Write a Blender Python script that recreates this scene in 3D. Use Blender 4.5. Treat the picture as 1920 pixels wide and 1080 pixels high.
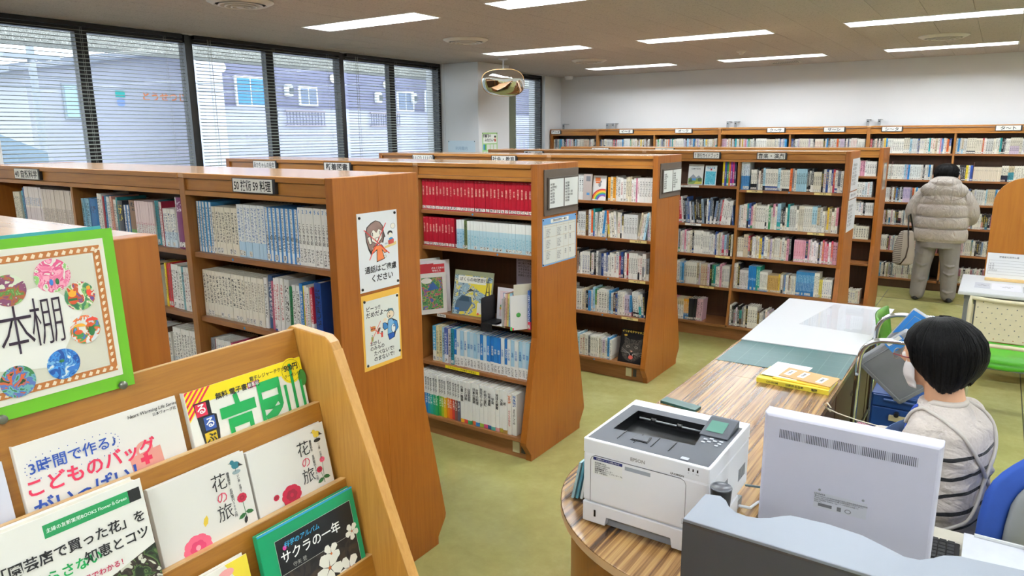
import bpy, bmesh, math, random
from mathutils import Matrix, Vector
from mathutils.bvhtree import BVHTree
sc = bpy.context.scene
C = sc.collection
for o in list(bpy.data.objects): bpy.data.objects.remove(o)
PI = math.pi
def lin(c): return c/12.92 if c <= .04045 else ((c+.055)/1.055)**2.4
def hx(s, a=1.0):
    s = s.lstrip('#'); return tuple(lin(int(s[i:i+2], 16)/255) for i in (0, 2, 4)) + (a,)

# ------------------------------------------------------------------ camera, world, exposure
HC = 1.92
yaw, pitch, roll, F_PX = math.radians(34.011394), .21217416, -.00779341, 1340.93
cy, sy, cp, sp, cr, sr = math.cos(yaw), math.sin(yaw), math.cos(pitch), math.sin(pitch), math.cos(roll), math.sin(roll)
right = Vector((cy, sy, 0)); fwd = Vector((-sy, cy, 0)); up = Vector((0, 0, 1))
f2 = fwd*cp - up*sp; u2 = up*cp + fwd*sp
r3 = right*cr + u2*sr; u3 = -right*sr + u2*cr
cam = bpy.data.objects.new('camera', bpy.data.cameras.new('camera')); C.objects.link(cam)
cam.matrix_world = Matrix(((r3.x, u3.x, -f2.x, 0), (r3.y, u3.y, -f2.y, 0), (r3.z, u3.z, -f2.z, HC), (0, 0, 0, 1)))
cam.data.sensor_width = 36; cam.data.lens = F_PX/1920*36; cam.data.clip_start = .02
sc.camera = cam
w = bpy.data.worlds.new('sky'); sc.world = w; w.use_nodes = True
bg = w.node_tree.nodes['Background']; bg.inputs[0].default_value = (.84, .91, 1.0, 1); bg.inputs[1].default_value = 3.4
LAMP = 62
sc.view_settings.view_transform = 'Standard'; sc.view_settings.look = 'None'
sc.view_settings.exposure = 0.32; sc.view_settings.gamma = 1; sc.view_settings.use_curve_mapping = False

# ------------------------------------------------------------------ materials
MATS = {}
class NT:
    def __init__(s, m): s.t = m.node_tree; s.n = s.t.nodes; s.b = s.n['Principled BSDF']
    def add(s, t, **k):
        n = s.n.new(t)
        for a, v in k.items(): setattr(n, a, v)
        return n
    def put(s, sock, v):
        if hasattr(v, 'is_output'): s.t.links.new(v, sock)
        else: sock.default_value = v
    def math(s, op, a, b=None, c=None):
        n = s.add('ShaderNodeMath', operation=op); s.put(n.inputs[0], a)
        if b is not None: s.put(n.inputs[1], b)
        if c is not None: s.put(n.inputs[2], c)
        return n.outputs[0]
    def mix(s, f, a, b):
        n = s.add('ShaderNodeMix', data_type='RGBA'); s.put(n.inputs[0], f); s.put(n.inputs[6], a); s.put(n.inputs[7], b); return n.outputs[2]
    def coord(s, scale=(1, 1, 1), kind='Object'):
        tc = s.add('ShaderNodeTexCoord'); mp = s.add('ShaderNodeMapping'); mp.inputs['Scale'].default_value = scale
        s.t.links.new(tc.outputs[kind], mp.inputs[0]); return mp.outputs[0]
    def noise(s, vec, scale, detail=3, rough=.5, dist=0):
        n = s.add('ShaderNodeTexNoise'); s.put(n.inputs['Vector'], vec); n.inputs['Scale'].default_value = scale; n.inputs['Detail'].default_value = detail
        n.inputs['Roughness'].default_value = rough; n.inputs['Distortion'].default_value = dist; return n.outputs['Fac']
    def ramp(s, f, stops):
        n = s.add('ShaderNodeValToRGB'); s.put(n.inputs[0], f); e = n.color_ramp.elements
        while len(e) < len(stops): e.new(.5)
        for k, (p, c) in enumerate(stops): e[k].position = p; e[k].color = c
        return n.outputs[0]
    def bump(s, h, strength=.2, dist=.002):
        n = s.add('ShaderNodeBump'); n.inputs['Strength'].default_value = strength; n.inputs['Distance'].default_value = dist
        s.put(n.inputs['Height'], h); s.put(s.b.inputs['Normal'], n.outputs[0])
def new(name):
    m = bpy.data.materials.new(name); m.use_nodes = True; return m, NT(m)
def M(col, rough=.5, metal=0, var=.04, name=None, spec=None, trans=0, coat=0):
    """plain painted or plastic surface with a faint procedural mottling"""
    key = (col, rough, metal, var, spec, trans, coat)
    if key in MATS: return MATS[key]
    m, t = new(name or 'surface_'+col.strip('#'))
    c = hx(col)
    if var:
        d = tuple(max(0, x*(1-var*2.2)) for x in c[:3])+(1,)
        t.put(t.b.inputs['Base Color'], t.mix(t.noise(t.coord((1, 1, 1)), 30, 4), d, tuple(min(1, x*(1+var)) for x in c[:3])+(1,)))
    else: t.b.inputs['Base Color'].default_value = c
    t.b.inputs['Roughness'].default_value = rough; t.b.inputs['Metallic'].default_value = metal
    if spec is not None: t.b.inputs['Specular IOR Level'].default_value = spec
    if trans: t.b.inputs['Transmission Weight'].default_value = trans
    if coat: t.b.inputs['Coat Weight'].default_value = coat
    MATS[key] = m; return m
def wood(name, c1, c2, axis='z', fine=60, rough=.38, warp=.5):
    if name in MATS: return MATS[name]
    m, t = new(name); k = .06
    s = {'x': (k, 1, 1), 'y': (1, k, 1), 'z': (1, 1, k)}[axis]
    v = t.coord(s); a = t.noise(v, fine, 6, .6, warp); b = t.noise(t.coord(), 2.2, 3)
    f = t.math('ADD', t.math('MULTIPLY', a, .7), t.math('MULTIPLY', b, .45))
    t.put(t.b.inputs['Base Color'], t.ramp(f, [(.38, hx(c2)), (.72, hx(c1))]))
    t.b.inputs['Roughness'].default_value = rough; t.bump(a, .08, .001)
    MATS[name] = m; return m
W_END = wood('case_veneer', '#9c5c18', '#87490c', 'z', 70, .45)
W_FRONT = wood('case_front_veneer', '#a8712e', '#925a20', 'x', 80)
W_EDGE = wood('case_edge_veneer', '#9c6832', '#85521f', 'z', 80)
W_BACK = wood('case_back_panel', '#50311a', '#40260f', 'z', 50, .5)
W_SHELF = wood('case_shelf_veneer', '#946237', '#7d4d25', 'x', 80)
W_TOP = wood('case_top_laminate', '#caa27c', '#b98e66', 'x', 30, .16)
W_OAK = wood('oak_rack', '#9a6620', '#7e4f12', 'y', 120, .4, .9)
W_OAKZ = wood('oak_rack_side', '#b0803a', '#946424', 'z', 120, .4, .9)
W_OAKEDGE = wood('oak_rack_edge', '#cfa874', '#b88c54', 'y', 120, .45)
W_OAKEDGEZ = wood('oak_rack_edge_side', '#c0904e', '#a97836', 'z', 120, .45)
W_CARREL = wood('carrel_veneer', '#a86a1c', '#9a5c12', 'z', 50, .4)
W_CARRELEDGE = wood('carrel_edge', '#dca458', '#cf9446', 'z', 50, .4)
W_COUNTER = wood('counter_front_veneer', '#a06420', '#8c5214', 'z', 60, .35)
W_DARK = wood('counter_back_dark_veneer', '#4e3226', '#3a2218', 'z', 50, .4)
def zebra():
    m, t = new('zebrawood_laminate')
    v = t.coord((1, .014, 1)); a = t.noise(v, 58, 5, .62, .45); b = t.noise(t.coord((1, .12, 1)), 7, 2)
    f = t.math('ADD', a, t.math('MULTIPLY', b, .35))
    t.put(t.b.inputs['Base Color'], t.ramp(f, [(.50, hx('#2e1a0c')), (.61, hx('#674626')), (.70, hx('#8c683c')), (.8, hx('#a88452'))]))
    t.b.inputs['Roughness'].default_value = .24; t.b.inputs['Coat Weight'].default_value = .3; t.b.inputs['Coat Roughness'].default_value = .25; t.bump(a, .12, .0006); return m
ZEBRA = zebra()
def floor_mat():
    m, t = new('green_vinyl_floor')
    a = t.noise(t.coord((1, 1, 1)), 1.3, 6, .62, .6); b = t.noise(t.coord((1, 1, 1)), 14, 5, .7)
    f = t.math('ADD', t.math('MULTIPLY', a, .7), t.math('MULTIPLY', b, .3))
    t.put(t.b.inputs['Base Color'], t.ramp(f, [(.34, hx('#9a965a')), (.52, hx('#aba768')), (.7, hx('#bfba80'))]))
    t.put(t.b.inputs['Roughness'], t.math('ADD', .10, t.math('MULTIPLY', b, .16)))
    t.b.inputs['Coat Weight'].default_value = .25; t.b.inputs['Coat Roughness'].default_value = .12
    t.bump(t.noise(t.coord(), 5, 3), .08, .003); return m
def ceil_mat():
    m, t = new('rock_wool_ceiling_board')
    a = t.noise(t.coord((1, 1, 1)), 85, 2, .5, 1.5); b = t.noise(t.coord(), 2, 2)
    f = t.ramp(a, [(.33, hx('#726b64')), (.39, hx('#b6aea8'))])
    t.put(t.b.inputs['Base Color'], t.mix(t.math('MULTIPLY', b, .35), f, hx('#a8a09a')))
    t.b.inputs['Roughness'].default_value = .95; t.bump(a, .5, .002); return m
def wall_mat():
    m, t = new('off_white_wallpaper')
    a = t.noise(t.coord(), 160, 3); b = t.noise(t.coord(), .9, 3)
    t.put(t.b.inputs['Base Color'], t.mix(b, hx('#d8d8d8'), hx('#e2e2e3'))); t.b.inputs['Roughness'].default_value = .85; t.bump(a, .25, .001); return m
FLOOR, CEIL, WALL = floor_mat(), ceil_mat(), wall_mat()
def emis(name, col, s):
    m, t = new(name); t.b.inputs['Base Color'].default_value = (.8, .8, .8, 1)
    t.b.inputs['Emission Color'].default_value = col; t.b.inputs['Emission Strength'].default_value = s; return m
TUBE = emis('fluorescent_tube', (.88, .945, 1.0, 1), LAMP)
def glass_mat(name='window_glass', tint=(.93, .96, .97, 1), gloss=.06, fr=.35):
    m = bpy.data.materials.new(name); m.use_nodes = True; n = m.node_tree.nodes; L = m.node_tree.links
    n.remove(n['Principled BSDF']); tr = n.new('ShaderNodeBsdfTransparent'); tr.inputs[0].default_value = tint
    gl = n.new('ShaderNodeBsdfGlossy'); gl.inputs['Roughness'].default_value = .02
    lw = n.new('ShaderNodeLayerWeight'); lw.inputs[0].default_value = .25; ma = n.new('ShaderNodeMath'); ma.operation = 'MULTIPLY_ADD'
    L.new(lw.outputs['Fresnel'], ma.inputs[0]); ma.inputs[1].default_value = fr; ma.inputs[2].default_value = gloss
    mx = n.new('ShaderNodeMixShader'); L.new(ma.outputs[0], mx.inputs[0]); L.new(tr.outputs[0], mx.inputs[1]); L.new(gl.outputs[0], mx.inputs[2])
    L.new(mx.outputs[0], n['Material Output'].inputs[0]); return m
GLASS = glass_mat(); FILM = glass_mat('clear_film', (.97, .98, 1, 1), .05)
MIRROR = M('#e8eaea', .03, 1, 0, 'mirror_silvering')
CHROME = M('#d2d6da', .12, 1, 0, 'chrome'); BLACKP = M('#141416', .35, name='black_plastic'); BLACKM = M('#17181a', .45, name='black_enamel')
GREYM = M('#8e9296', .4, name='grey_enamel'); WHITEP = M('#e9e9ea', .35, name='white_plastic'); PAPER = M('#eeeeea', .6, var=.01, name='white_paper')
INK = M('#1c1c1e', .6, var=0, name='black_ink'); INKG = M('#6b6b70', .6, var=0, name='grey_ink'); REDINK = M('#c02840', .5, var=0, name='red_ink')
BLUEINK = M('#23468c', .5, var=0, name='blue_ink'); GREENINK = M('#2f8f4c', .5, var=0, name='green_ink'); WHITEINK = M('#f2f2ee', .5, var=0, name='white_ink')
def blotch(name, cols, scale=30, rough=.4):
    if name in MATS: return MATS[name]
    m, t = new(name); n = len(cols); f = t.noise(t.coord(), scale, 2, .6, .8)
    st = []
    for i, c in enumerate(cols):
        a = .34+.32*i/n; st += [(a, hx(c)), (a+.32/n*.9, hx(c))]
    t.put(t.b.inputs['Base Color'], t.ramp(f, st[:16])); t.b.inputs['Roughness'].default_value = rough; MATS[name] = m; return m
def book_mat():
    m, t = new('book_cloth_and_print')
    at = lambda n: t.add('ShaderNodeAttribute', attribute_name=n)
    col, col2, ink, par = at('col'), at('col2'), at('ink'), at('par')
    uv = t.add('ShaderNodeUVMap', uv_map='spine'); uc = t.add('ShaderNodeUVMap', uv_map='chars')
    su = t.add('ShaderNodeSeparateXYZ'); t.put(su.inputs[0], uv.outputs[0]); u, v = su.outputs[0], su.outputs[1]
    sp_ = t.add('ShaderNodeSeparateColor'); t.put(sp_.inputs[0], par.outputs['Color']); band, t0, t1 = sp_.outputs[0], sp_.outputs[1], sp_.outputs[2]; seed = par.outputs['Alpha']
    du = t.math('ABSOLUTE', t.math('SUBTRACT', u, .5)); onsp = t.math('LESS_THAN', du, .55)
    low = t.math('LESS_THAN', v, band)                                  # band from the foot of the spine
    low = t.math('MULTIPLY', low, t.math('LESS_THAN', band, .995))
    side = t.math('MULTIPLY', t.math('GREATER_THAN', band, .995), t.math('GREATER_THAN', du, .27))
    f2_ = t.math('MAXIMUM', low, side)
    base = t.mix(f2_, col.outputs['Color'], col2.outputs['Color'])
    sc_ = t.add('ShaderNodeSeparateXYZ'); t.put(sc_.inputs[0], uc.outputs[0])
    cv = t.add('ShaderNodeCombineXYZ'); t.put(cv.inputs[0], sc_.outputs[0]); t.put(cv.inputs[1], sc_.outputs[1]); t.put(cv.inputs[2], t.math('MULTIPLY', seed, 37.0))
    nz = t.noise(cv.outputs[0], 1.9, 2, .6, .4)
    stroke = t.math('LESS_THAN', t.math('ABSOLUTE', t.math('SUBTRACT', nz, .5)), .045)
    gap = t.math('LESS_THAN', t.math('FRACT', sc_.outputs[1]), .82)
    inr = t.math('MULTIPLY', t.math('GREATER_THAN', v, t0), t.math('LESS_THAN', v, t1))
    g = t.math('MULTIPLY', t.math('MULTIPLY', stroke, gap), t.math('MULTIPLY', inr, t.math('LESS_THAN', du, .33)))
    base = t.mix(g, base, ink.outputs['Color'])
    # call-number sticker near the foot
    st = t.math('MULTIPLY', t.math('MULTIPLY', t.math('GREATER_THAN', v, .03), t.math('LESS_THAN', v, .13)), t.math('MULTIPLY', t.math('LESS_THAN', du, .44), t.math('GREATER_THAN', seed, .45)))
    base = t.mix(st, base, hx('#e9e7e0'))
    st2 = t.math('MULTIPLY', st, t.math('MULTIPLY', stroke, t.math('LESS_THAN', du, .3)))
    base = t.mix(st2, base, hx('#4a4440'))
    t.put(t.b.inputs['Base Color'], base); t.b.inputs['Roughness'].default_value = .28
    return m
BOOK = book_mat(); PAGES = M('#d9d3c4', .8, var=.06, name='page_block')

# ------------------------------------------------------------------ mesh building
ROOTM = {}
class MB:
    def __init__(s): s.v = []; s.f = []; s.mi = []; s.T = None
    def add(s, vs, fs, mi=0):
        b = len(s.v)
        if s.T is not None: vs = [tuple(s.T @ Vector(p)) for p in vs]
        s.v += [tuple(p) for p in vs]; s.f += [[b+i for i in f] for f in fs]; s.mi += [mi]*len(fs); return s
    def box(s, x0, x1, y0, y1, z0, z1, mi=0):
        vs = [(x, y, z) for z in (z0, z1) for y in (y0, y1) for x in (x0, x1)]
        return s.add(vs, [(0, 2, 3, 1), (4, 5, 7, 6), (0, 1, 5, 4), (2, 6, 7, 3), (0, 4, 6, 2), (1, 3, 7, 5)], mi)
    def prism(s, pts, a, b, axis='z', mi=0):
        """pts: ccw 2-D outline; extruded along axis from a to b"""
        def P(p, h): return {'z': (p[0], p[1], h), 'x': (h, p[0], p[1]), 'y': (p[0], h, p[1])}[axis]
        n = len(pts); vs = [P(p, a) for p in pts]+[P(p, b) for p in pts]
        fs = [list(range(n))[::-1], [n+i for i in range(n)]]+[(i, (i+1) % n, n+(i+1) % n, n+i) for i in range(n)]
        if axis == 'y': fs = [list(f)[::-1] for f in fs]
        return s.add(vs, fs, mi)
    def loft(s, rings, mi=0, cap=True, close=True):
        n = len(rings[0]); vs = [p for r in rings for p in r]; fs = []
        for k in range(len(rings)-1):
            for i in range(n if close else n-1):
                j = (i+1) % n; fs.append((k*n+i, k*n+j, (k+1)*n+j, (k+1)*n+i))
        if cap: fs += [list(range(n))[::-1], [(len(rings)-1)*n+i for i in range(n)]]
        return s.add(vs, fs, mi)
    def lathe(s, prof, n=24, c=(0, 0, 0), mi=0, sx=1, sy=1):
        return s.loft([[(c[0]+r*sx*math.cos(2*PI*i/n), c[1]+r*sy*math.sin(2*PI*i/n), c[2]+z) for i in range(n)] for r, z in prof], mi)
    def tube(s, path, r, n=8, mi=0, closed=False, flat=1):
        P = [Vector(p) for p in path]; rs = r if isinstance(r, (list, tuple)) else [r]*len(P); rings = []; prev = None
        for i, p in enumerate(P):
            a = P[i-1] if (i or closed) else p; b = P[(i+1) % len(P)] if (i < len(P)-1 or closed) else p
            d = (b-a).normalized(); x = prev if prev is not None else d.orthogonal().normalized()
            x = (x-d*x.dot(d)); x = x.normalized() if x.length > 1e-6 else d.orthogonal().normalized(); prev = x; y = d.cross(x)
            rings.append([tuple(p+(x*math.cos(2*PI*k/n)+y*math.sin(2*PI*k/n)*flat)*rs[i]) for k in range(n)])
        if closed: rings.append(rings[0]); return s.loft(rings, mi, cap=False)
        return s.loft(rings, mi)
    def ball(s, c, r, n=14, mi=0):
        rx, ry, rz = r if isinstance(r, (tuple, list)) else (r, r, r)
        m_ = max(6, n//2); rings = []
        for k in range(m_+1):
            a = -PI/2+PI*k/m_; q = max(math.cos(a), .02)
            rings.append([(c[0]+rx*q*math.cos(2*PI*i/n), c[1]+ry*q*math.sin(2*PI*i/n), c[2]+rz*math.sin(a)) for i in range(n)])
        return s.loft(rings, mi)
    def sheet(s, grid, mi=0):
        m_ = len(grid[0]); vs = [p for r in grid for p in r]
        return s.add(vs, [(a*m_+b, a*m_+b+1, (a+1)*m_+b+1, (a+1)*m_+b) for a in range(len(grid)-1) for b in range(m_-1)], mi)
    def mesh(s, name, mats, smooth=False):
        me = bpy.data.meshes.new(name); me.from_pydata(s.v, [], s.f)
        for m in (mats if isinstance(mats, (list, tuple)) else [mats]): me.materials.append(m)
        me.polygons.foreach_set('material_index', s.mi); me.update()
        if smooth:
            me.shade_smooth()
            if smooth is not True: me.set_sharp_from_angle(angle=math.radians(smooth))
        return me
def link(name, me, parent=None, local=False):
    o = bpy.data.objects.new(name, me); C.objects.link(o)
    if parent is not None:
        if not local: me.transform(ROOTM[parent.name].inverted())
        o.parent = parent; ROOTM[o.name] = ROOTM[parent.name]
    return o
def part(name, mb, mat, parent, smooth=False, bevel=0, local=False):
    o = link(name, mb.mesh(name, mat, smooth), parent, local)
    if bevel: bev(o, bevel)
    return o
def bev(o, wd, seg=2):
    b = o.modifiers.new('bevel', 'BEVEL'); b.width = wd; b.segments = seg; b.limit_method = 'ANGLE'; b.angle_limit = math.radians(40); return b
def meta(o, label=None, cat=None, group=None, kind=None):
    if label: o['label'] = label
    if cat: o['category'] = cat
    if group: o['group'] = group
    if kind: o['kind'] = kind
    return o
def thing(name, label, cat, loc=(0, 0, 0), rz=0, group=None, kind=None):
    o = bpy.data.objects.new(name, None); C.objects.link(o); o.empty_display_size = .05
    m_ = Matrix.Translation(loc) @ Matrix.Rotation(rz, 4, 'Z'); o.matrix_world = m_; ROOTM[o.name] = m_
    return meta(o, label, cat, group, kind)
def solo(name, mb, mat, label, cat, loc=(0, 0, 0), group=None, kind=None, smooth=False, bevel=0):
    me = mb.mesh(name, mat, smooth); m_ = Matrix.Translation(loc); me.transform(m_.inverted())
    o = bpy.data.objects.new(name, me); C.objects.link(o); o.location = loc; ROOTM[o.name] = m_
    if bevel: bev(o, bevel)
    return meta(o, label, cat, group, kind)
def struct(name, mb, mat, label=None, parent=None, smooth=False, bevel=0, cat=None):
    if parent is not None: return part(name, mb, mat, parent, smooth, bevel)
    return solo(name, mb, mat, label, cat, kind='structure', smooth=smooth, bevel=bevel)
def plane(o, r, u):
    """matrix of a flat sheet: origin o, unit vectors to the right and up as its reader sees it"""
    o, r, u = Vector(o), Vector(r).normalized(), Vector(u).normalized(); n = r.cross(u)
    return Matrix(((r.x, u.x, n.x, o.x), (r.y, u.y, n.y, o.y), (r.z, u.z, n.z, o.z), (0, 0, 0, 1)))
TXT = {}
def text_mesh(s, size, bold=0, vert=False, slant=0, align='CENTER', space=1):
    key = (s, size, bold, vert, slant, align, space)
    if key in TXT: return TXT[key].copy()
    cu = bpy.data.curves.new('lettering', 'FONT'); cu.body = '\n'.join(s) if vert else s; cu.size = size; cu.align_x = align; cu.align_y = 'CENTER'
    cu.offset = bold*size; cu.shear = slant; cu.resolution_u = 2; cu.space_line = .92 if vert else 1.15; cu.space_character = space
    ob = bpy.data.objects.new('lettering', cu); C.objects.link(ob); bpy.context.view_layer.update()
    me = bpy.data.meshes.new_from_object(ob.evaluated_get(bpy.context.evaluated_depsgraph_get()))
    bpy.data.objects.remove(ob); bpy.data.curves.remove(cu); me.name = 'lettering'; me.materials.clear()
    TXT[key] = me; return me.copy()
def text(parent, Mx, s, x, y, size, mat=None, bold=.012, z=.0006, vert=False, slant=0, align='CENTER', name='lettering', rot=0, sx=1, space=1):
    me = text_mesh(s, size, bold, vert, slant, align, space)
    me.materials.append(mat or INK)
    me.transform(Mx @ Matrix.Translation((x, y, max(z, .00085))) @ Matrix.Rotation(rot, 4, 'Z') @ Matrix.Diagonal((sx, 1, 1, 1)))
    return link(name, me, parent)
def flat(Mx, items, mats, z=.0003):
    """printed shapes on a sheet: each item (material index, [2-D outline]) , stacked by .05 mm"""
    mb = MB(); mb.T = Mx; st = min(.00004, .0004/max(1, len(items)))
    for k, (mi, pts) in enumerate(items): mb.add([(p[0], p[1], z+k*st) for p in pts], [list(range(len(pts)))], mi)
    return mb
def rect(x0, x1, y0, y1): return [(x0, y0), (x1, y0), (x1, y1), (x0, y1)]
def ell(x, y, rx, ry=None, n=20, a0=0, a1=2*PI):
    ry = ry or rx; return [(x+rx*math.cos(a0+(a1-a0)*i/n), y+ry*math.sin(a0+(a1-a0)*i/n)) for i in range(n)]
def stroke(x0, y0, x1, y1, wd):
    d = math.hypot(x1-x0, y1-y0); nx, ny = -(y1-y0)/d*wd/2, (x1-x0)/d*wd/2
    return [(x0+nx, y0+ny), (x0-nx, y0-ny), (x1-nx, y1-ny), (x1+nx, y1+ny)]
def board(parent, Mx, wd, ht, th, mat, name='sheet', bevel=0):
    mb = MB(); mb.T = Mx; mb.box(0, wd, 0, ht, -th, 0); return part(name, mb, mat, parent, bevel=bevel)
def pins(parent, Mx, pts, mat=None, r=.006):
    mb0 = None
    for x, y in pts:
        mb = MB(); mb.T = Mx; mb.lathe([(r, 0), (r, .002), (r*.6, .005), (.001, .006)], 10, (x, y, 0)); part('pin', mb, mat or BLACKP, parent, 40)

# ------------------------------------------------------------------ the room
X0, X1, Y0, Y1, ZC = -6.04, 5.0, -4.0, 10.42, 2.8
b = MB().box(X0-.3, X1, Y0, Y1, -.1, -.001)
fl = struct('floor', b, FLOOR, 'olive green polished vinyl floor running between the bookcases')
seam = M('#3c3c22', .6, name='floor_joint')
# expansion joints of the floor sheeting, recessed strips
for (x0, x1, y0, y1) in ((-3.3, -3.294, 2.4, 9.6), (-.98, -.974, 6.0, 9.8), (-3.3, X1, 9.3, 9.306), (.32, .326, 2.0, 9.8)):
    struct('trim', MB().box(x0, x1, y0, y1, -.0009, .0004), seam, parent=fl)
struct('wall_far', MB().box(X0-.3, X1, Y1, Y1+.15, 0, ZC+.15), WALL, 'plain off-white wall above the tall bookshelves')
struct('wall_right', MB().box(X1, X1+.15, Y0, Y1+.15, 0, ZC+.15), WALL, 'off-white side wall beyond the service counter')
struct('wall_near', MB().box(X0-.3, X1, Y0-.15, Y0, 0, ZC+.15), WALL, 'off-white wall behind the magazine rack')
struct('ceiling', MB().box(X0-.3, X1+.15, Y0-.15, Y1+.15, ZC+.1, ZC+.2), M('#8a8478', .9, name='ceiling_slab'), 'speckled beige board ceiling with recessed lamps')
ceil_o = bpy.data.objects['ceiling']
BW = .31; GX0 = -4.93; ROWS = [-5.44+2.465*i for i in range(1, 7)]; ROWS = [-.56, 1.92, 4.37, 6.88, 9.30, -3.0]; ROWS.sort()
FXS = [GX0+1.86*i for i in range(5)]
FH = .155
cut = [(fx, ry) for fx in FXS for ry in ROWS]
rnd = random.Random(5)
k0 = math.floor((X0-GX0)/BW)
for k in range(k0, int((X1-GX0)/BW)+1):
    xa = max(GX0+k*BW, X0-.0); xb = min(GX0+(k+1)*BW, X1)
    if xb-xa < .03 : continue
    xm = (xa+xb)/2
    infix = any(fx < xm < fx+4*BW for fx in FXS)
    if infix:
        edges = [Y0]+[e for ry in ROWS for e in (ry-FH, ry+FH)]+[Y1]; segs = list(zip(edges[0::2], edges[1::2]))
    else:
        e = [Y0]+[ry+(.0 if k % 2 else 1.2) for ry in ROWS if ry+1.2 < Y1-.1]+[Y1]; segs = [(a, c) for a, c in zip(e, e[1:]) if c > a]
    for a, c in segs:
        mb = MB().box(xa+.0012, xb-.0012, a+.0012, c-.0012, ZC, ZC+.015)
        part('ceiling_board', mb, CEIL, ceil_o)
RIMM = M('#f2f2f0', .3, name='lamp_reflector_white')
proto = None
for n_, (fx, ry) in enumerate(cut):
    vis = ry > 3
    if proto is None:
        r = thing('ceiling_lamp', '', 'lamp', (0, 0, ZC), 0, 'recessed fluorescent ceiling lamps')
        L_, wd, z0 = 4*BW, FH, 0
        rim = MB(); rim.box(0, L_, -wd, -wd+.012, -.004, .02); rim.box(0, L_, wd-.012, wd, -.004, .02); rim.box(0, .012, -wd+.012, wd-.012, -.004, .02); rim.box(L_-.012, L_, -wd+.012, wd-.012, -.004, .02)
        part('rim', rim, RIMM, r, local=True)
        rf = MB(); a, h = .012, .085; i = .05
        o4 = [(a, -wd+a, 0), (L_-a, -wd+a, 0), (L_-a, wd-a, 0), (a, wd-a, 0)]; i4 = [(a+i, -wd+a+i, h), (L_-a-i, -wd+a+i, h), (L_-a-i, wd-a-i, h), (a+i, wd-a-i, h)]
        rf.add(o4+i4, [(0, 1, 5, 4), (1, 2, 6, 5), (2, 3, 7, 6), (3, 0, 4, 7), (4, 5, 6, 7)])
        part('reflector', rf, RIMM, r, local=True)
        for dy in (-.045, .045):
            tb = MB().tube([(.07, dy, .05), (L_-.07, dy, .05)], .016, 10); part('tube', tb, TUBE, r, True, local=True)
        proto = r
    else:
        r = proto.copy(); C.objects.link(r)
        for ch in proto.children: c_ = ch.copy(); C.objects.link(c_); c_.parent = r
    r.location = (fx, ry, ZC)
    colw = ['nearest the windows', 'second column from the windows', 'third column from the windows', 'fourth column from the windows', 'farthest from the windows'][FXS.index(fx)]
    roww = {9.30: 'row closest to the far wall', 6.88: 'second row from the far wall', 4.37: 'third row from the far wall', 1.92: 'row above the counter end', -.56: 'row behind the magazine rack', -3.0: 'rearmost row'}[ry]
    r['label'] = f'recessed white fluorescent lamp, {colw}, {roww}'
# round air diffusers
VM = M('#cfcac0', .4, name='diffuser_paint')
for x, y, wh in ((-4.34, 5.68, 'between the first and second lamps along the windows'), (-4.34, 8.17, 'near the convex mirror'), (-.575, 8.2, 'above the standing reader, right of the lamps'), (-4.33, 3.2, 'cut by the top edge, above the windows'), (-.575, 3.2, 'over the staff desk')):
    t = thing('ceiling_vent', f'round louvred air vent in the ceiling {wh}', 'vent', (x, y, ZC), 0, 'round ceiling vents')
    part('outer_ring', MB().lathe([(.215, 0), (.215, -.006), (.17, -.028), (.16, -.02), (.19, 0)], 36, (x, y, ZC)), VM, t, 30)
    for q, (ra, dz) in enumerate(((.145, -.03), (.105, -.036), (.065, -.04))):
        part('cone_ring', MB().lathe([(ra-.025, .0), (ra-.02, .0), (ra, dz), (ra-.012, dz-.002), (ra-.03, -.004)], 32, (x, y, ZC)), VM, t, 30)
    part('hub', MB().lathe([(.001, -.044), (.028, -.042), (.02, 0), (.001, 0)], 24, (x, y, ZC)), VM, t, 30)
    part('throat', MB().lathe([(.19, -.001), (.001, -.001)], 30, (x, y, ZC)), BLACKM, t)
t = thing('smoke_detector', 'small round cream smoke detector on the ceiling', 'detector', (-2.51, 8.29, ZC))
part('base', MB().lathe([(.055, 0), (.055, -.012), (.04, -.02), (.001, -.02)], 24, (-2.51, 8.29, ZC)), VM, t, 30)
part('sensor', MB().lathe([(.028, -.018), (.024, -.04), (.001, -.045)], 18, (-2.51, 8.29, ZC)), VM, t, 30)
t = thing('air_grille', 'slotted rectangular grille in the ceiling near the far wall', 'grille', (-2.44, 9.95, ZC))
part('frame', MB().box(-2.62, -2.26, 9.87, 10.03, ZC-.008, ZC), VM, t)
for q in range(12): part('slot', MB().box(-2.6+q*.028, -2.588+q*.028, 9.89, 10.01, ZC-.010, ZC-.008), BLACKM, t)
solo('ceiling_speaker', MB().lathe([(.07, 0), (.07, -.015), (.05, -.045), (.001, -.05)], 24, (-5.8, 10.25, ZC)), WHITEP, 'small white dome camera on the ceiling in the far corner', 'camera', (-5.8, 10.25, ZC), smooth=40).name = 'dome_camera'

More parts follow.
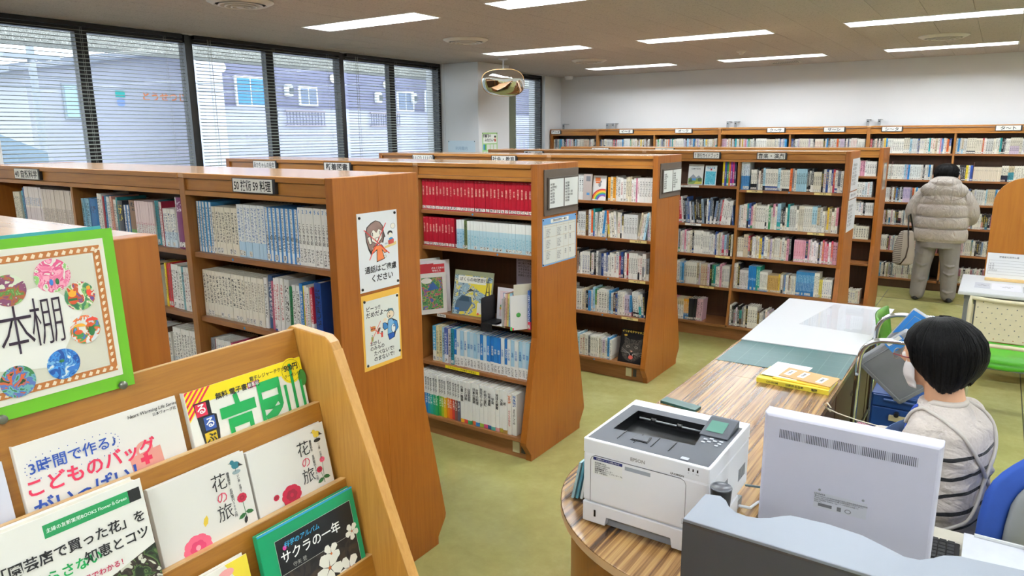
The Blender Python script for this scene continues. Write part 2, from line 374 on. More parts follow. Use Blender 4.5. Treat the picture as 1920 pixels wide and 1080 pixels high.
# ---- window wall
ZS = .80
wm = WALL
b = MB().box(X0-.3, X0, Y0, 2.13, 0, ZC+.1); b.box(X0-.3, X0, 2.13, 9.92, 0, ZS); b.box(X0-.3, X0, 9.92, Y1, 0, ZC+.1); b.box(X0-.3, X0, 7.43, 8.12, ZS, ZC+.1); b.box(X0-.3, X0, 2.13, 9.92, ZC, ZC+.1)
struct('wall_left', b, wm, 'off-white wall under and between the windows')
struct('trim_1', MB().box(X0, -5.5, 7.43, 8.12, 0, ZC), wm, 'off-white square pillar between the windows, behind the convex mirror', bevel=.006)
struct('trim_2', MB().box(X0, -5.5, .9, 2.12, 0, ZC), wm, 'off-white pillar at the left end of the windows', bevel=.006)
FRM = M('#101113', .35, name='black_anodised_frame')
for n_, (a, c) in enumerate(((2.13, 3.94), (3.94, 5.75), (5.75, 7.43), (8.12, 9.92))):
    t = thing(f'window_{n_+1}', f'tall black framed window behind white slatted blind, number {n_+1} from the left'.replace(f'number {n_+1}', ['first', 'second', 'third', 'fourth'][n_]), 'window', (X0-.1, (a+c)/2, ZS), kind='structure')
    xf0, xf1 = X0-.16, X0-.09
    part('frame', MB().box(xf0, xf1, a, a+.045, ZS, ZC), FRM, t); part('frame', MB().box(xf0, xf1+.03, c-.045, c, ZS, ZC), FRM, t)
    part('frame', MB().box(xf0, xf1, a+.045, c-.045, ZC-.07, ZC), FRM, t); part('frame', MB().box(xf0, xf1, a+.045, c-.045, ZS, ZS+.06), FRM, t)
    mid = (a+c)/2-.03
    if n_ == 0: mid = 3.03
    part('mullion', MB().box(xf0, xf1, mid-.045, mid+.045, ZS+.06, ZC-.07), FRM, t)
    part('pane', MB().box(X0-.135, X0-.130, a+.045, mid-.045, ZS+.06, ZC-.07), GLASS, t)
    part('pane', MB().box(X0-.120, X0-.115, mid+.045, c-.045, ZS+.06, ZC-.07), GLASS, t)
struct('trim_3', MB().box(X0-.09, X0+.06, 2.13, 7.43, ZS-.03, ZS), WHITEP, 'white sill along the bottom of the windows')
# venetian blinds: every slat is a part
SLAT = M('#aab2ab', .35, name='blind_slat'); CORD = M('#b9bdb8', .6, name='blind_cord')
for n_, (a, c) in enumerate(((2.16, 3.86), (3.97, 5.69), (5.79, 7.38), (8.16, 9.86))):
    xs = X0-.045; t = thing('venetian_blind', ['white slatted blind over the leftmost window', 'white slatted blind over the second window from the left', 'white slatted blind left of the pillar with the mirror', 'white slatted blind right of the pillar, in the far corner'][n_], 'blind', (xs, (a+c)/2, ZS+.05), 0, 'white venetian blinds')
    part('headrail', MB().box(xs-.02, xs+.02, a, c, ZC-.035, ZC-.003), FRM, t)
    prof = [(-.0125, -.0006), (-.006, .0014), (0, .0012), (.006, .0), (.0125, -.0028)]
    mb = MB(); rows = [[(xs+p[0], y, ZC-.06+p[1]-.002*(p[0]/.0125)) for p in prof] for y in (a, c)]; mb.sheet(rows)
    s0 = part('slat', mb, SLAT, t, True); sm = s0.modifiers.new('thick', 'SOLIDIFY'); sm.thickness = .0008
    nsl = int((ZC-.06-ZS-.08)/.0302)
    for q in range(1, nsl):
        s_ = s0.copy(); C.objects.link(s_); s_.parent = t; s_.location = (0, 0, -.0302*q)
    part('bottom_rail', MB().box(xs-.012, xs+.012, a, c, ZS+.05, ZS+.065), SLAT, t)
    for yy in (a+.16, (a+c)/2, c-.16):
        for dx in (-.0135, .0135): part('ladder_cord', MB().tube([(xs+dx, yy, ZC-.03), (xs+dx, yy, ZS+.06)], .0011, 5), CORD, t)
    part('pull_cord', MB().tube([(xs+.03, a+.12, ZC-.03), (xs+.032, a+.12, 1.2)], .0016, 6), CORD, t)
    part('pull_cord', MB().tube([(xs+.03, a+.15, ZC-.03), (xs+.03, a+.155, 1.3)], .0016, 6), CORD, t)
# dark roll blind box at the far window
solo('window_shade', MB().box(X0-.02, X0+.02, 8.9, 9.06, 1.6, 2.5), M('#6a6f5a', .7), 'olive cloth strip hanging beside the far window', 'shade', (X0, 8.98, 1.6))

# ---- outside
OUT = M('#d9d9e4', .8, name='lavender_siding')
def siding():
    m, t = new('lavender_lap_siding'); sx = t.add('ShaderNodeSeparateXYZ'); t.put(sx.inputs[0], t.coord())
    f = t.math('FRACT', t.math('MULTIPLY', sx.outputs[2], 4.0)); g = t.math('LESS_THAN', f, .12)
    t.put(t.b.inputs['Base Color'], t.mix(g, hx('#77788f'), hx('#666780'))); t.bump(f, .3, .02); t.b.inputs['Roughness'].default_value = .8; return m
def tile():
    m, t = new('white_wall_tile'); br = t.add('ShaderNodeTexBrick'); v = t.add('ShaderNodeTexCoord'); mp = t.add('ShaderNodeMapping'); mp.inputs['Rotation'].default_value = (PI/2, 0, PI/2)
    t.t.links.new(v.outputs['Object'], mp.inputs[0]); t.t.links.new(mp.outputs[0], br.inputs[0])
    br.inputs['Color1'].default_value = hx('#a9abbe'); br.inputs['Color2'].default_value = hx('#9799ae'); br.inputs['Mortar'].default_value = hx('#c4c4ce'); br.inputs['Scale'].default_value = 6; br.inputs['Mortar Size'].default_value = .03
    t.put(t.b.inputs['Base Color'], br.outputs[0]); t.b.inputs['Roughness'].default_value = .6; return m
SID, TIL = siding(), tile()
GR = M('#8d9090', .9, name='street_asphalt')
solo('street', MB().box(-40, X0-.31, -12, 40, -4.1, -4), GR, 'grey street below the windows', 'street', (-20, 10, -4), kind='structure')
solo('eave_beam', MB().box(-7.35, -7.05, 0, 12, 2.73, 2.86), blotch('exposed_aggregate', ['#9a9a92', '#c9c9c0', '#7d7d76', '#dddcd4'], 60, .9), 'rough speckled concrete beam running just outside the windows', 'beam', (-7.2, 5, 2.73))
t = thing('apartment_building', 'lavender sided building with white tiled lower wall and blue windows across the street', 'building', (-12, 12, -4))
part('wall', MB().box(-12.5, -12, 8.25, 22, 2.47, 5.6), SID, t); part('tiled_wall', MB().box(-12.5, -11.9, 8.25, 22, -4, 2.47), TIL, t)
part('corner_pillar', MB().box(-12.2, -11.86, 7.85, 8.25, -4, 5.6), M('#c9cbd8', .7), t)
BLW = M('#3f86bc', .2, name='blue_window_film')
for (a, c, z0, z1) in ((8.62, 9.2, 2.5, 2.98), (14.0, 14.6, 2.44, 2.95), (10.1, 10.5, 2.55, 2.86), (13.0, 13.5, 2.5, 2.9)):
    wn = part('window', MB().box(-12.0, -11.96, a-.04, c+.04, z0-.04, z1+.04), WHITEP, t)
    part('pane', MB().box(-11.96, -11.95, a, (a+c)/2-.015, z0, z1), BLW if c-a > .5 and a != 13.0 else M('#6a7890', .3), wn); part('pane', MB().box(-11.96, -11.95, (a+c)/2+.015, c, z0, z1), BLW if c-a > .5 and a != 13.0 else M('#6a7890', .3), wn)
for (a, c) in ((9.58, 10.6), (11.92, 12.9)):
    rl = part('balcony_rail', MB().box(-11.86, -11.82, a, c, 2.38, 2.42), M('#9a8f98', .6), t); part('balcony_rail', MB().box(-11.86, -11.82, a, c, 2.1, 2.13), M('#9a8f98', .6), t)
    for q in range(13): part('baluster', MB().box(-11.85, -11.83, a+.03+q*(c-a-.06)/12, a+.045+q*(c-a-.06)/12, 2.13, 2.38), M('#7c7f96', .6), t)
for (y, z) in ((9.78, 2.8), (12.3, 2.75), (13.5, 2.78), (9.35, 2.35)):
    v = part('vent_hood', MB().box(-12, -11.88, y-.08, y+.08, z-.12, z+.12), WHITEP, t, bevel=.03); part('louvre', MB().box(-11.88, -11.86, y-.03, y+.07, z-.07, z+.05), M('#4a5258', .5), v)
for y, z in ((8.32, 3.15), (11.0, 3.1), (12.6, 3.05)): 
    mb = MB(); mb.T = plane((-11.985, y, z), (0, 1, 0), (0, 0, 1)); mb.lathe([(.09, 0), (.09, .03), (.001, .03)], 20); part('vent_cap', mb, M('#e4e2d8', .5), t)
t = thing('white_gabled_building', 'pale building with sloping roof edge and small orange sign lettering, far left through the blinds', 'building', (-14, 7, -4))
part('wall', MB().prism([(5.9, -4), (9.3, -4), (9.3, 3.75), (6.2, 3.2), (5.9, 3.1)], -17, -14, 'x'), M('#adafba', .8), t)
part('roof_edge', MB().prism([(5.6, 3.0), (9.6, 3.72), (9.6, 3.88), (5.6, 3.12)], -17.2, -13.8, 'x'), M('#7f8590', .6), t)
wn = part('window', MB().box(-14, -13.95, 6.46, 6.95, 2.24, 2.86), M('#9aa4ac', .5), t)
for q in range(2): part('pane', MB().box(-13.95, -13.93, 6.49+q*.23, 6.69+q*.23, 2.28, 2.82), M('#a8c4cc', .3), wn)
Mx = plane((-13.99, 8.38, 2.68), (0, 1, 0), (0, 0, 1)); text(t, Mx, 'とうせつじ', 0, 0, .19, M('#d9793a', .6, var=0), .02)
Mx = plane((-13.99, 7.5, 2.66), (0, 1, 0), (0, 0, 1)); part('sign_mark', flat(Mx, [(0, rect(-.09, .09, .0, .12)), (1, ell(0, -.1, .08, .08))], [0, 0]), [M('#2fa9a0', .5), M('#7f9ad0', .5)], t)
t = thing('tiled_roof_house', 'low house with pale blue roof at the lower left behind the blinds', 'house', (-9.8, 3.2, -4))
part('wall', MB().box(-12, -9.5, 3.1, 3.9, -4, 1.6), M('#b9c8d4', .8), t)
part('roof', MB().prism([(2.9, 1.75), (2.9, 1.6), (4.05, 1.6), (4.05, 1.75), (3.45, 2.02)][::1], -12.2, -9.3, 'x'), M('#8498a8', .6), t)
part('window', MB().box(-9.5, -9.46, 3.45, 3.85, 1.1, 1.45), M('#5a7488', .3), t)
t = thing('utility_pole', 'grey utility pole with cross arm seen behind the leftmost blind', 'pole', (-11, 4.6, -4))
part('post', MB().tube([(-11, 4.75, -4), (-11, 4.75, 3.3)], .05, 10), M('#9aa0a8', .7), t, True)
part('cross_arm', MB().box(-11.05, -10.95, 4.4, 5.1, 2.95, 3.02), M('#9aa0a8', .7), t)
for dz in (0, .12): solo('overhead_wire', MB().tube([(-11, -4+1.2*q, 2.7+dz-.25*math.sin(q/16*PI)+q*.02) for q in range(17)], .008, 5), M('#7a8088', .7), ['lower', 'upper'][dz > 0]+' thin wire sagging past the utility pole', 'wire', (-11, 4, 2.7))

# ------------------------------------------------------------------ bookcases
TH = .023
def half(z):
    if z >= .75: return .235
    if z >= .13: return .235+.125*(.75-z)/.62
    return .36-.06*min(1, (.13-z)/.1)
def end_outline(H, s):
    """s=-1: half facing the reader, +1: the far half"""
    p = [(0, 0), (.30, 0), (.30, .04), (.355, .115), (.36, .135), (.235, .75), (.235, H), (0, H)]
    return [(s*a, b) for a, b in (p if s > 0 else p[::-1])]
HEADM = {'plate': M('#eceae4', .4, var=0, name='label_card'), 'bar': M('#2a2c30', .4, name='label_holder')}
def bookcase(name, label, xr, yc, H, units, shelves, signs, far=True, both=True, depth=.235, group=None):
    """xr: outer face of the right end panel; units: list of (x_right, x_left, thin divider x or None); shelves: board tops per bay"""
    xl = units[-1][1]; t = thing(name, label, 'bookcase', ((xr+xl)/2, yc, 0), 0, group)
    sides = (-1, 1) if both else (-1,)
    def tr(p, s=1): return [(yc+a, b) for a, b in p]
    for s in sides: part('end_panel', MB().prism(tr(end_outline(H, s)), xr-.04, xr, 'x'), W_END, t, bevel=.002)
    for s in sides: part('end_panel', MB().prism(tr(end_outline(H, s)), xl, xl+.04, 'x'), W_END, t, bevel=.002)
    part('back_panel', MB().box(xl+.04, xr-.04, yc-(.012 if both else .02), yc+(.012 if both else .0), .02, H-.03), W_BACK, t)
    part('top_board', MB().box(xl+.04, xr-.04, yc-.232, yc+(.232 if both else 0), H-.022, H-.001), W_TOP, t, bevel=.002)
    for k, (a, c, thin) in enumerate(units):
        ia = a-(.04 if k == 0 else .02); ic = c+(.04 if k == len(units)-1 else .02)
        if k: 
            for s in sides:
                o_ = [(yc+s*q, z) for q, z in ((.012, .02), (.298, .02), (.298, .04), (.352, .118), (.355, .135), (.232, .75), (.232, H-.023), (.012, H-.023))]
                if s < 0: o_ = o_[::-1]
                part('partition', MB().prism(o_, a-.02, a+.02, 'x'), W_EDGE, t, bevel=.002)
        bays = [(ia, ic)] if thin is None else [(ia, thin+.011), (thin-.011, ic)]
        if thin is not None:
            o_ = [(yc-q, z) for q, z in ((.012, .14), (.335, .14), (.33, .17), (.222, .75), (.222, H-.09), (.012, H-.09))][::-1]
            part('divider', MB().prism(o_, thin-.011, thin+.011, 'x'), W_EDGE, t, bevel=.001)
        # header: cornice, recessed fascia, lower rail
        part('cornice', MB().box(ic+.001, ia-.001, yc-.236, yc-.20, H-.024, H-.002), W_FRONT, t, bevel=.002)
        part('fascia', MB().box(ic, ia, yc-.222, yc-.205, H-.075, H-.026), W_FRONT, t)
        part('lower_rail', MB().box(ic+.001, ia-.001, yc-.232, yc-.205, H-.098, H-.077), W_FRONT, t, bevel=.002)
        part('kick_board', MB().box(ic, ia, yc-.292, yc-.27, 0, .135), W_BACK if not both else W_SHELF, t)
        if both: part('kick_board', MB().box(ic, ia, yc+.27, yc+.292, 0, .135), W_SHELF, t)
        zs_ = shelves[k] if isinstance(shelves[0], (list, tuple)) else shelves
        for bi, (ba, bc) in enumerate(bays):
            zz = zs_[bi] if isinstance(zs_[0], (list, tuple)) else zs_
            for z in zz:
                yf = yc-half(z)+.02
                part('shelf', MB().box(bc+.001, ba-.001, yf, yc-.013, z-TH, z), W_SHELF, t, bevel=.0015)
            for z in (.3, .6, .64, .68, 1.0, 1.04, 1.3):   # peg holes
                pass
    for (x0, x1, s_, bold) in signs:
        yy = yc-.236; z0, z1 = H-.071, H-.012
        bar = part('label_holder', MB().box(x0, x1, yy-.004, yy+.012, z0, z1), HEADM['bar'], t)
        part('label_card', MB().box(x0+.008, x1-.014, yy-.006, yy-.004, z0+.003, z1-.003), HEADM['plate'], bar)
        Mx = plane(((x0+x1)/2-.003, yy-.006, (z0+z1)/2), (1, 0, 0), (0, 0, 1))
        me = text_mesh(s_, .046, bold); me.materials.append(INK)
        wd = max(v.co.x for v in me.vertices)-min(v.co.x for v in me.vertices); cx_ = (max(v.co.x for v in me.vertices)+min(v.co.x for v in me.vertices))/2; k_ = min(1.15, (x1-x0-.036)/wd)
        cyy = (max(v.co.y for v in me.vertices)+min(v.co.y for v in me.vertices))/2
        me.transform(Mx @ Matrix.Diagonal((k_, 1, 1, 1)) @ Matrix.Translation((-cx_, -cyy, .0006))); link('lettering', me, bar)
    return t
YB, YC, YD, YE, YF, YG = .45, 2.065, 3.65, 5.295, 6.86, 8.43
HB = 1.753
cB = bookcase('bookcase', 'wooden bookcase end behind the magazine rack, its top in the lower left', -1.21, YB, HB, [(-1.21, -2.13, None), (-2.13, -3.99, -3.06)], (1.41, 1.1, .78, .48, .145), [])
cC = bookcase('bookcase', 'nearest double-sided wooden bookcase with two notices pinned to its end', -2.03, YC, 1.765, [(-2.03, -3.0, None), (-3.0, -4.97, -4.03)], (1.41, 1.11, .80, .48, .145), [(-2.622, -2.352, '50 技術 59 料理', .014), (-4.625, -4.325, '40 自然科学', .014)])
cD = bookcase('bookcase', 'wooden bookcase with red books on top and a blue chart on its end', -2.13, YD, HB, [(-2.13, -3.03, None), (-3.03, -4.96, -4.0)], (1.459, 1.230, .796, .481, .145), [(-4.625, -4.355, 'あかちゃんの絵本', .004), (-3.855, -3.59, '新着図書', .02)])
cE = bookcase('bookcase', 'wooden bookcase with a cat picture book on its bottom shelf', -2.10, YE, HB, [(-2.10, -3.045, None), (-3.045, -4.94, -4.0)], (1.399, 1.110, .794, .503, .145), [(-4.51, -4.255, '11123 11113', .01), (-3.615, -3.355, '社会・教育', .014)])
cF = bookcase('bookcase', 'wooden bookcase for travel guides and music with white notices on its end', -1.04, YF, HB, [(-1.04, -2.9, -1.97), (-2.9, -4.78, -3.85)], ([(1.404, 1.054, .779, .486, .14), (1.431, 1.069, .777, .482, .14)], [(1.404, 1.054, .779, .486, .14), (1.404, 1.054, .779, .486, .14)]), [(-2.40, -2.14, 'T 旅行ガイドブック', .008), (-1.815, -1.555, '音楽・演劇', .014), (-4.3, -4.05, '歴史・伝記', .014)])
cG = bookcase('bookcase', 'farthest double-sided bookcase, mostly hidden, with a clear notice on its end', -.985, YG, HB, [(-.985, -2.87, -1.93), (-2.87, -4.75, -3.8)], ([(1.465, 1.25, 1.06, .81, .56, .14), (1.4, 1.1, .8, .5, .14)], [(1.4, 1.1, .8, .5, .14), (1.4, 1.1, .8, .5, .14)]), [(-4.3, -4.05, '郷土・文学', .014), (-3.45, -3.2, '全集', .014)])
YW = 10.28; HW = 1.985
XW = [1.42, .47, -1.40, -3.28, -5.18, -6.1]
WS = (1.65, 1.335, 1.055, .770, .455, .125)
cW = bookcase('wall_bookcase', 'tall wooden wall bookcase of novels running along the far wall', 1.45, YW, HW, [(1.45, -.0+.47, None), (.47, -1.40, -.47), (-1.40, -3.28, -2.34), (-3.28, -5.18, -4.25), (-5.18, -6.02, None)], WS,
    [(-6.02+.02, -5.82, 'ア〜イ', .02), (-4.81, -4.575, 'イ〜オ', .02), (-3.93, -3.67, 'オ〜ク', .02), (-2.64, -2.40, 'ク〜サ', .02), (-1.93, -1.67, 'サ〜シ', .02), (-1.26, -1.025, 'シ〜タ', .02), (-.09, .165, 'タ〜ト', .02)], both=False)
# anchoring brackets above the wall case
for x, w_ in ((-5.9, 'above the first'), (-5.12, 'above the second, left one'), (-5.02, 'above the second, right one'), (-3.24, 'above the third, left one'), (-3.13, 'above the third, right one'), (-1.45, 'above the fourth, left one'), (-1.32, 'above the fourth, right one')):
    t = thing('wall_bracket', f'small grey metal bracket {w_} partition of the wall bookcase'.replace('above the first partition', 'above the left end'), 'bracket', (x, YW-.05, HW), 0, 'brackets on the wall bookcase')
    part('plate', MB().box(x-.018, x+.018, YW-.02, YW-.016, HW-.02, HW+.085), GREYM, t); part('bolt', MB().tube([(x, YW-.02, HW+.055), (x, YW-.028, HW+.055)], .009, 10), BLACKP, t)
    part('strap', MB().box(x-.018, x+.018, YW-.018, Y1, HW+.078, HW+.084), GREYM, t)
# outlet plates on the bases, blue dots and yellow shelf labels
for (c_, x, yc) in ((cD, -2.24, YD), (cE, -2.26, YE)):
    p_ = part('outlet_plate', MB().box(x-.028, x+.022, yc-.297, yc-.292, .03, .10), M('#cfc9a4', .5), c_, bevel=.002)
    part('socket', MB().box(x+.035, x+.062, yc-.296, yc-.292, .035, .095), M('#3a3a38', .5), p_)
YLB = M('#dcc684', .6, name='yellow_shelf_label'); DOT = M('#2f8fd0', .5, name='blue_dot')
def shelf_label(c_, x0, x1, z, yc, s_='', mat=None):
    yf = yc-half(z)+.02; p_ = part('shelf_label', MB().box(x0, x1, yf-.0015, yf, z-TH+.002, z-.002), mat or YLB, c_)
    if s_: text(c_, plane(((x0+x1)/2, yf-.0016, z-TH/2), (1, 0, 0), (0, 0, 1)), s_, 0, 0, .014, INK, .01, .0004)
def shelf_dot(c_, x, z, yc):
    mb = MB(); mb.T = plane((x, yc-half(z)+.0198, z-TH/2), (1, 0, 0), (0, 0, 1)); mb.lathe([(.006, 0), (.006, .0006)], 12); part('dot_sticker', mb, DOT, c_)
for x, z, s_ in ((-2.25, 1.11, '380 民俗'), (-2.25, .794, '400 科学'), (-2.28, .503, '480 動物')): shelf_label(cE, x-.07, x+.07, z, YE, s_)
for x, z, s_ in ((-1.92+.1, 1.404, '760 音楽'), (-1.24, 1.404, '770 演劇'), (-1.27, 1.054, '780 運動'), (-2.08, .777, '700 芸術'), (-2.2, .482, '750 工芸')): shelf_label(cF, x-.07, x+.07, z, YF, s_)
shelf_label(cF, -2.7, -2.34, 1.431, YF, '旅行ガイドブックは貸出できます', HEADM['plate']); shelf_label(cF, -2.46, -2.3, 1.069, YF, '290 地理', HEADM['plate'])
shelf_label(cD, -2.9, -2.83, .796, YD, '大型絵本', HEADM['plate']); shelf_label(cD, -2.47, -2.37, .796, YD, 'ブックリスト', HEADM['plate'])
shelf_label(cD, -2.80, -2.53, .481, YD, 'こちらのシリーズは貸出できません', M('#efdc1e', .5, var=0, name='yellow_notice_strip'))
for c_, x, z, yc in ((cC, -2.70, 1.41, YC), (cC, -2.66, 1.11, YC), (cD, -2.60, 1.459, YD), (cD, -2.42, 1.23, YD), (cE, -2.52, 1.11, YE), (cE, -2.5, .794, YE), (cE, -2.52, .503, YE), (cE, -2.55, .145, YE), (cF, -1.52, 1.404, YF)): shelf_dot(c_, x, z, yc)

# ------------------------------------------------------------------ books
class Books:
    def __init__(s): s.v = []; s.f = []; s.mi = []; s.col = []; s.col2 = []; s.ink = []; s.par = []; s.uv = []; s.ch = []
    def book(s, x, y, z, w, h, d, sp, lean=0, rz=0):
        """x: left foot of the spine, y: spine plane, z: foot; sp: dict of colours; lean in radians about the y axis"""
        t = min(.003, w*.14); T = w*.07+.0008
        outer = [(0, T*.6), (w*.2, .0006), (w*.5, 0), (w*.8, .0006), (w, T*.6), (w, d), (w-t, d), (w-t, d-.004), (w-t, t+T*.5), (t, t+T*.5), (t, d-.004), (t, d)]
        n = len(outer); ca, sa = math.cos(lean), math.sin(lean); cz, sz = math.cos(rz), math.sin(rz)
        def P(a, b, c):
            X = a*ca+c*sa; Z = -a*sa+c*ca
            return (x+X*cz-b*sz, y+X*sz+b*cz, z+Z+(w*sa if sa > 0 else 0))
        base = len(s.v); top = h-.0035
        for (a, b) in outer: s.v.append(P(a, b, 0))
        for (a, b) in outer: s.v.append(P(a, b, h))
        inn = [(w-t, d-.004), (w-t, t+T*.5), (t, t+T*.5), (t, d-.004)]
        for (a, b) in inn: s.v.append(P(a, b, top))
        def F(idx, mi, uvs):
            s.f.append([base+i for i in idx]); s.mi.append(mi); nn = len(idx)
            s.col += [sp['c']]*nn; s.col2 += [sp['c2']]*nn; s.ink += [sp['ink']]*nn; s.par += [sp['par']]*nn; s.uv += uvs
            cs = sp.get('cs', w*.75); s.ch += [((u*w)/cs+sp['par'][3]*91, v*h/cs+sp['par'][3]*53) for u, v in uvs]
        us = [0, .2, .5, .8, 1]
        for i in range(4): F((i, i+1, n+i+1, n+i), 0, [(us[i], 0), (us[i+1], 0), (us[i+1], 1), (us[i], 1)])
        for i in range(4, n):
            j = (i+1) % n
            if i in (6, 7, 8, 9, 10): continue
            F((i, j, n+j, n+i), 0, [(-1, 0), (-1, 0), (-1, 1), (-1, 1)])
        F((6, 7, n+7, n+6), 0, [(-1, 0), (-1, 0), (-1, 1), (-1, 1)]); F((10, 11, n+11, n+10), 0, [(-1, 0), (-1, 0), (-1, 1), (-1, 1)])
        F((0, 11, 10, 9, 8, 7, 6, 5, 4, 3, 2, 1), 1, [(-1, 0)]*12)
        F((n+0, n+1, n+2, n+3, n+4, n+8, n+9), 0, [(-1, .99)]*7); F((n+4, n+5, n+6, n+7, n+8), 0, [(-1, .99)]*5); F((n+0, n+9, n+10, n+11), 0, [(-1, .99)]*4)
        q = 2*n
        F((n+7, q+0, q+1, n+8), 0, [(-1, .99)]*4); F((n+8, q+1, q+2, n+9), 0, [(-1, .99)]*4); F((n+9, q+2, q+3, n+10), 0, [(-1, .99)]*4)
        F((q+0, q+3, q+2, q+1), 1, [(-1, .99)]*4); F((7, 10, q+3, q+0), 1, [(-1, .5)]*4)
        F((n+7, 7, q+0), 1, [(-1, .5)]*3); F((10, n+10, q+3), 1, [(-1, .5)]*3)
    def mesh(s, name):
        me = bpy.data.meshes.new(name); me.from_pydata(s.v, [], s.f); me.materials.append(BOOK); me.materials.append(PAGES)
        me.polygons.foreach_set('material_index', s.mi)
        for nm, dat in (('col', s.col), ('col2', s.col2), ('ink', s.ink), ('par', s.par)):
            a = me.attributes.new(nm, 'FLOAT_COLOR', 'CORNER'); a.data.foreach_set('color', [q for c in dat for q in c])
        for nm, dat in (('spine', s.uv), ('chars', s.ch)):
            a = me.uv_layers.new(name=nm); a.data.foreach_set('uv', [q for c in dat for q in c])
        me.update(); return me
def spine(c, c2=None, ink='#26262a', band=0, t0=.2, t1=.88, seed=None, cs=None, stick=None):
    sd = rnd.random()*.44 if not (stick if stick is not None else rnd.random() < .6) else .46+rnd.random()*.5
    d = dict(c=hx(c), c2=hx(c2 or c), ink=hx(ink), par=(band, t0, t1, sd if seed is None else seed))
    if cs: d['cs'] = cs
    return d
STUFF = Books(); NB = [0]
COLN = {'#f': 'white'}
def cname(c):
    r, g, b = (int(c[i:i+2], 16) for i in (1, 3, 5)); mx, mn = max(r, g, b), min(r, g, b)
    if mx-mn < 22: return 'white' if mx > 200 else 'grey' if mx > 85 else 'black'
    if mx > 205 and mn > 170: return 'cream' if r > b+8 else 'pale blue' if b > r else 'pale'
    import colorsys
    h, l, s = colorsys.rgb_to_hls(r/255, g/255, b/255); h *= 360
    n = 'red' if h < 14 or h > 345 else 'orange' if h < 34 else 'yellow' if h < 66 else 'green' if h < 165 else 'teal' if h < 195 else 'blue' if h < 250 else 'purple' if h < 300 else 'pink'
    if n == 'orange' and l < .42: n = 'brown'
    if n == 'red' and l > .6: n = 'pink'
    return ('pale ' if l > .72 else 'dark ' if l < .22 else '')+n
def ordw(n): return {1: 'first', 2: 'second', 3: 'third'}.get(n, f'{n}th' if n % 10 not in (1, 2, 3) or n in (11, 12, 13) else f"{n}{ {1:'st',2:'nd',3:'rd'}[n%10] }")
def shelf(x0, x1, z, yc, items, where=None, group=None, setback=.022, d=(.13, .17), name='book', order=1):
    """fills a shelf from x0 (left) to x1 (right); items: (count, width, height, spine-maker, lean deg[, ink text])"""
    yf = yc-half(z)+.02+setback; tot = sum(it[0]*it[1] for it in items)
    k = min(1.0, (x1-x0-.002)/tot) if tot > (x1-x0)*.93 else 1.0
    x = x0+.002; n = 0; prev = 0
    for it in items:
        cnt, w_, h_, mk = it[:4]; ln = math.radians(it[4]) if len(it) > 4 else 0; extra = it[5] if len(it) > 5 else None
        if mk is None: x += cnt*w_; continue
        if abs(ln) > .001 and ln != prev: x += 0 if ln < 0 else abs(math.sin(ln))*0
        if ln < 0 and ln != prev: x += abs(math.sin(ln))*h_
        for i in range(cnt):
            n += 1; ww = w_*k*(.97+.04*rnd.random()) if k >= 1 else w_*k*.985
            h = h_*(1+(rnd.random()-.5)*(.0 if cnt > 3 else .015)); dd = d[0]+(d[1]-d[0])*rnd.random() if cnt < 4 else (d[0]+d[1])/2
            if x+ww > x1-.001: break
            sp = mk(i) if callable(mk) else mk; yy = yf+(rnd.random()*.012 if cnt < 4 else rnd.random()*.003)
            step = ww/math.cos(ln)
            if where is None:
                STUFF.book(x, yy, z+.0004, ww*.96, h, dd, sp, ln)
            else:
                b_ = Books(); b_.book(0, 0, 0, ww*.96, h, dd, sp, ln); me = b_.mesh(name)
                o = bpy.data.objects.new(name, me); C.objects.link(o); o.location = (x, yy, z+.0005); ROOTM[o.name] = Matrix.Translation(o.location)
                NB[0] += 1
                cc = sp.get('hex'); 
                meta(o, f"{sp['nm']} book, {ordw(n)} from left {where}", 'book', group)
                if extra is not None:
                    s_ = extra[i] if isinstance(extra, (list, tuple)) else extra
                    if s_:
                        sz, frac, inkm = it[6]
                        TM = Matrix.Translation(o.location) @ Matrix.Rotation(ln, 4, 'Y') if ln else Matrix.Translation(o.location)
                        zz = (ww*.96*math.sin(ln) if ln > 0 else 0)
                        for (st_, f_, s2, m2) in ([(s_, frac, sz, inkm)] if isinstance(s_, str) else s_):
                            me2 = text_mesh(st_, s2, .012, True); me2.materials.append(m2)
                            me2.transform(Matrix.Translation((0, 0, zz)) @ TM @ plane((ww*.48, -.0007, h*f_), (1, 0, 0), (0, 0, 1))); link('spine_title', me2, o)
            x += step
        prev = ln
def S(c, c2=None, ink='#26262a', band=0, t0=.2, t1=.88, cs=None, stick=None, nm=None):
    def f(i=0):
        d = spine(c, c2, ink, band, t0, t1, None, cs, stick); d['nm'] = nm or cname(c); return d
    return f
MIXW = [('#e6e3da', 26), ('#ddd6c4', 13), ('#d2d2ce', 8), ('#cbbca0', 5), ('#1a1c22', 11), ('#2c4a8a', 4), ('#3f8fc8', 5), ('#a8cfe0', 5), ('#b23448', 2), ('#d898ac', 3), ('#3d8a58', 2), ('#2fa0a0', 2), ('#e0c040', 2), ('#5a4030', 2), ('#8a8c92', 4), ('#c8b8cc', 3), ('#e06a30', 1)]
def pick(pal):
    r_ = rnd.random()*sum(p[1] for p in pal)
    for c, w_ in pal:
        r_ -= w_
        if r_ <= 0: return c
    return pal[0][0]
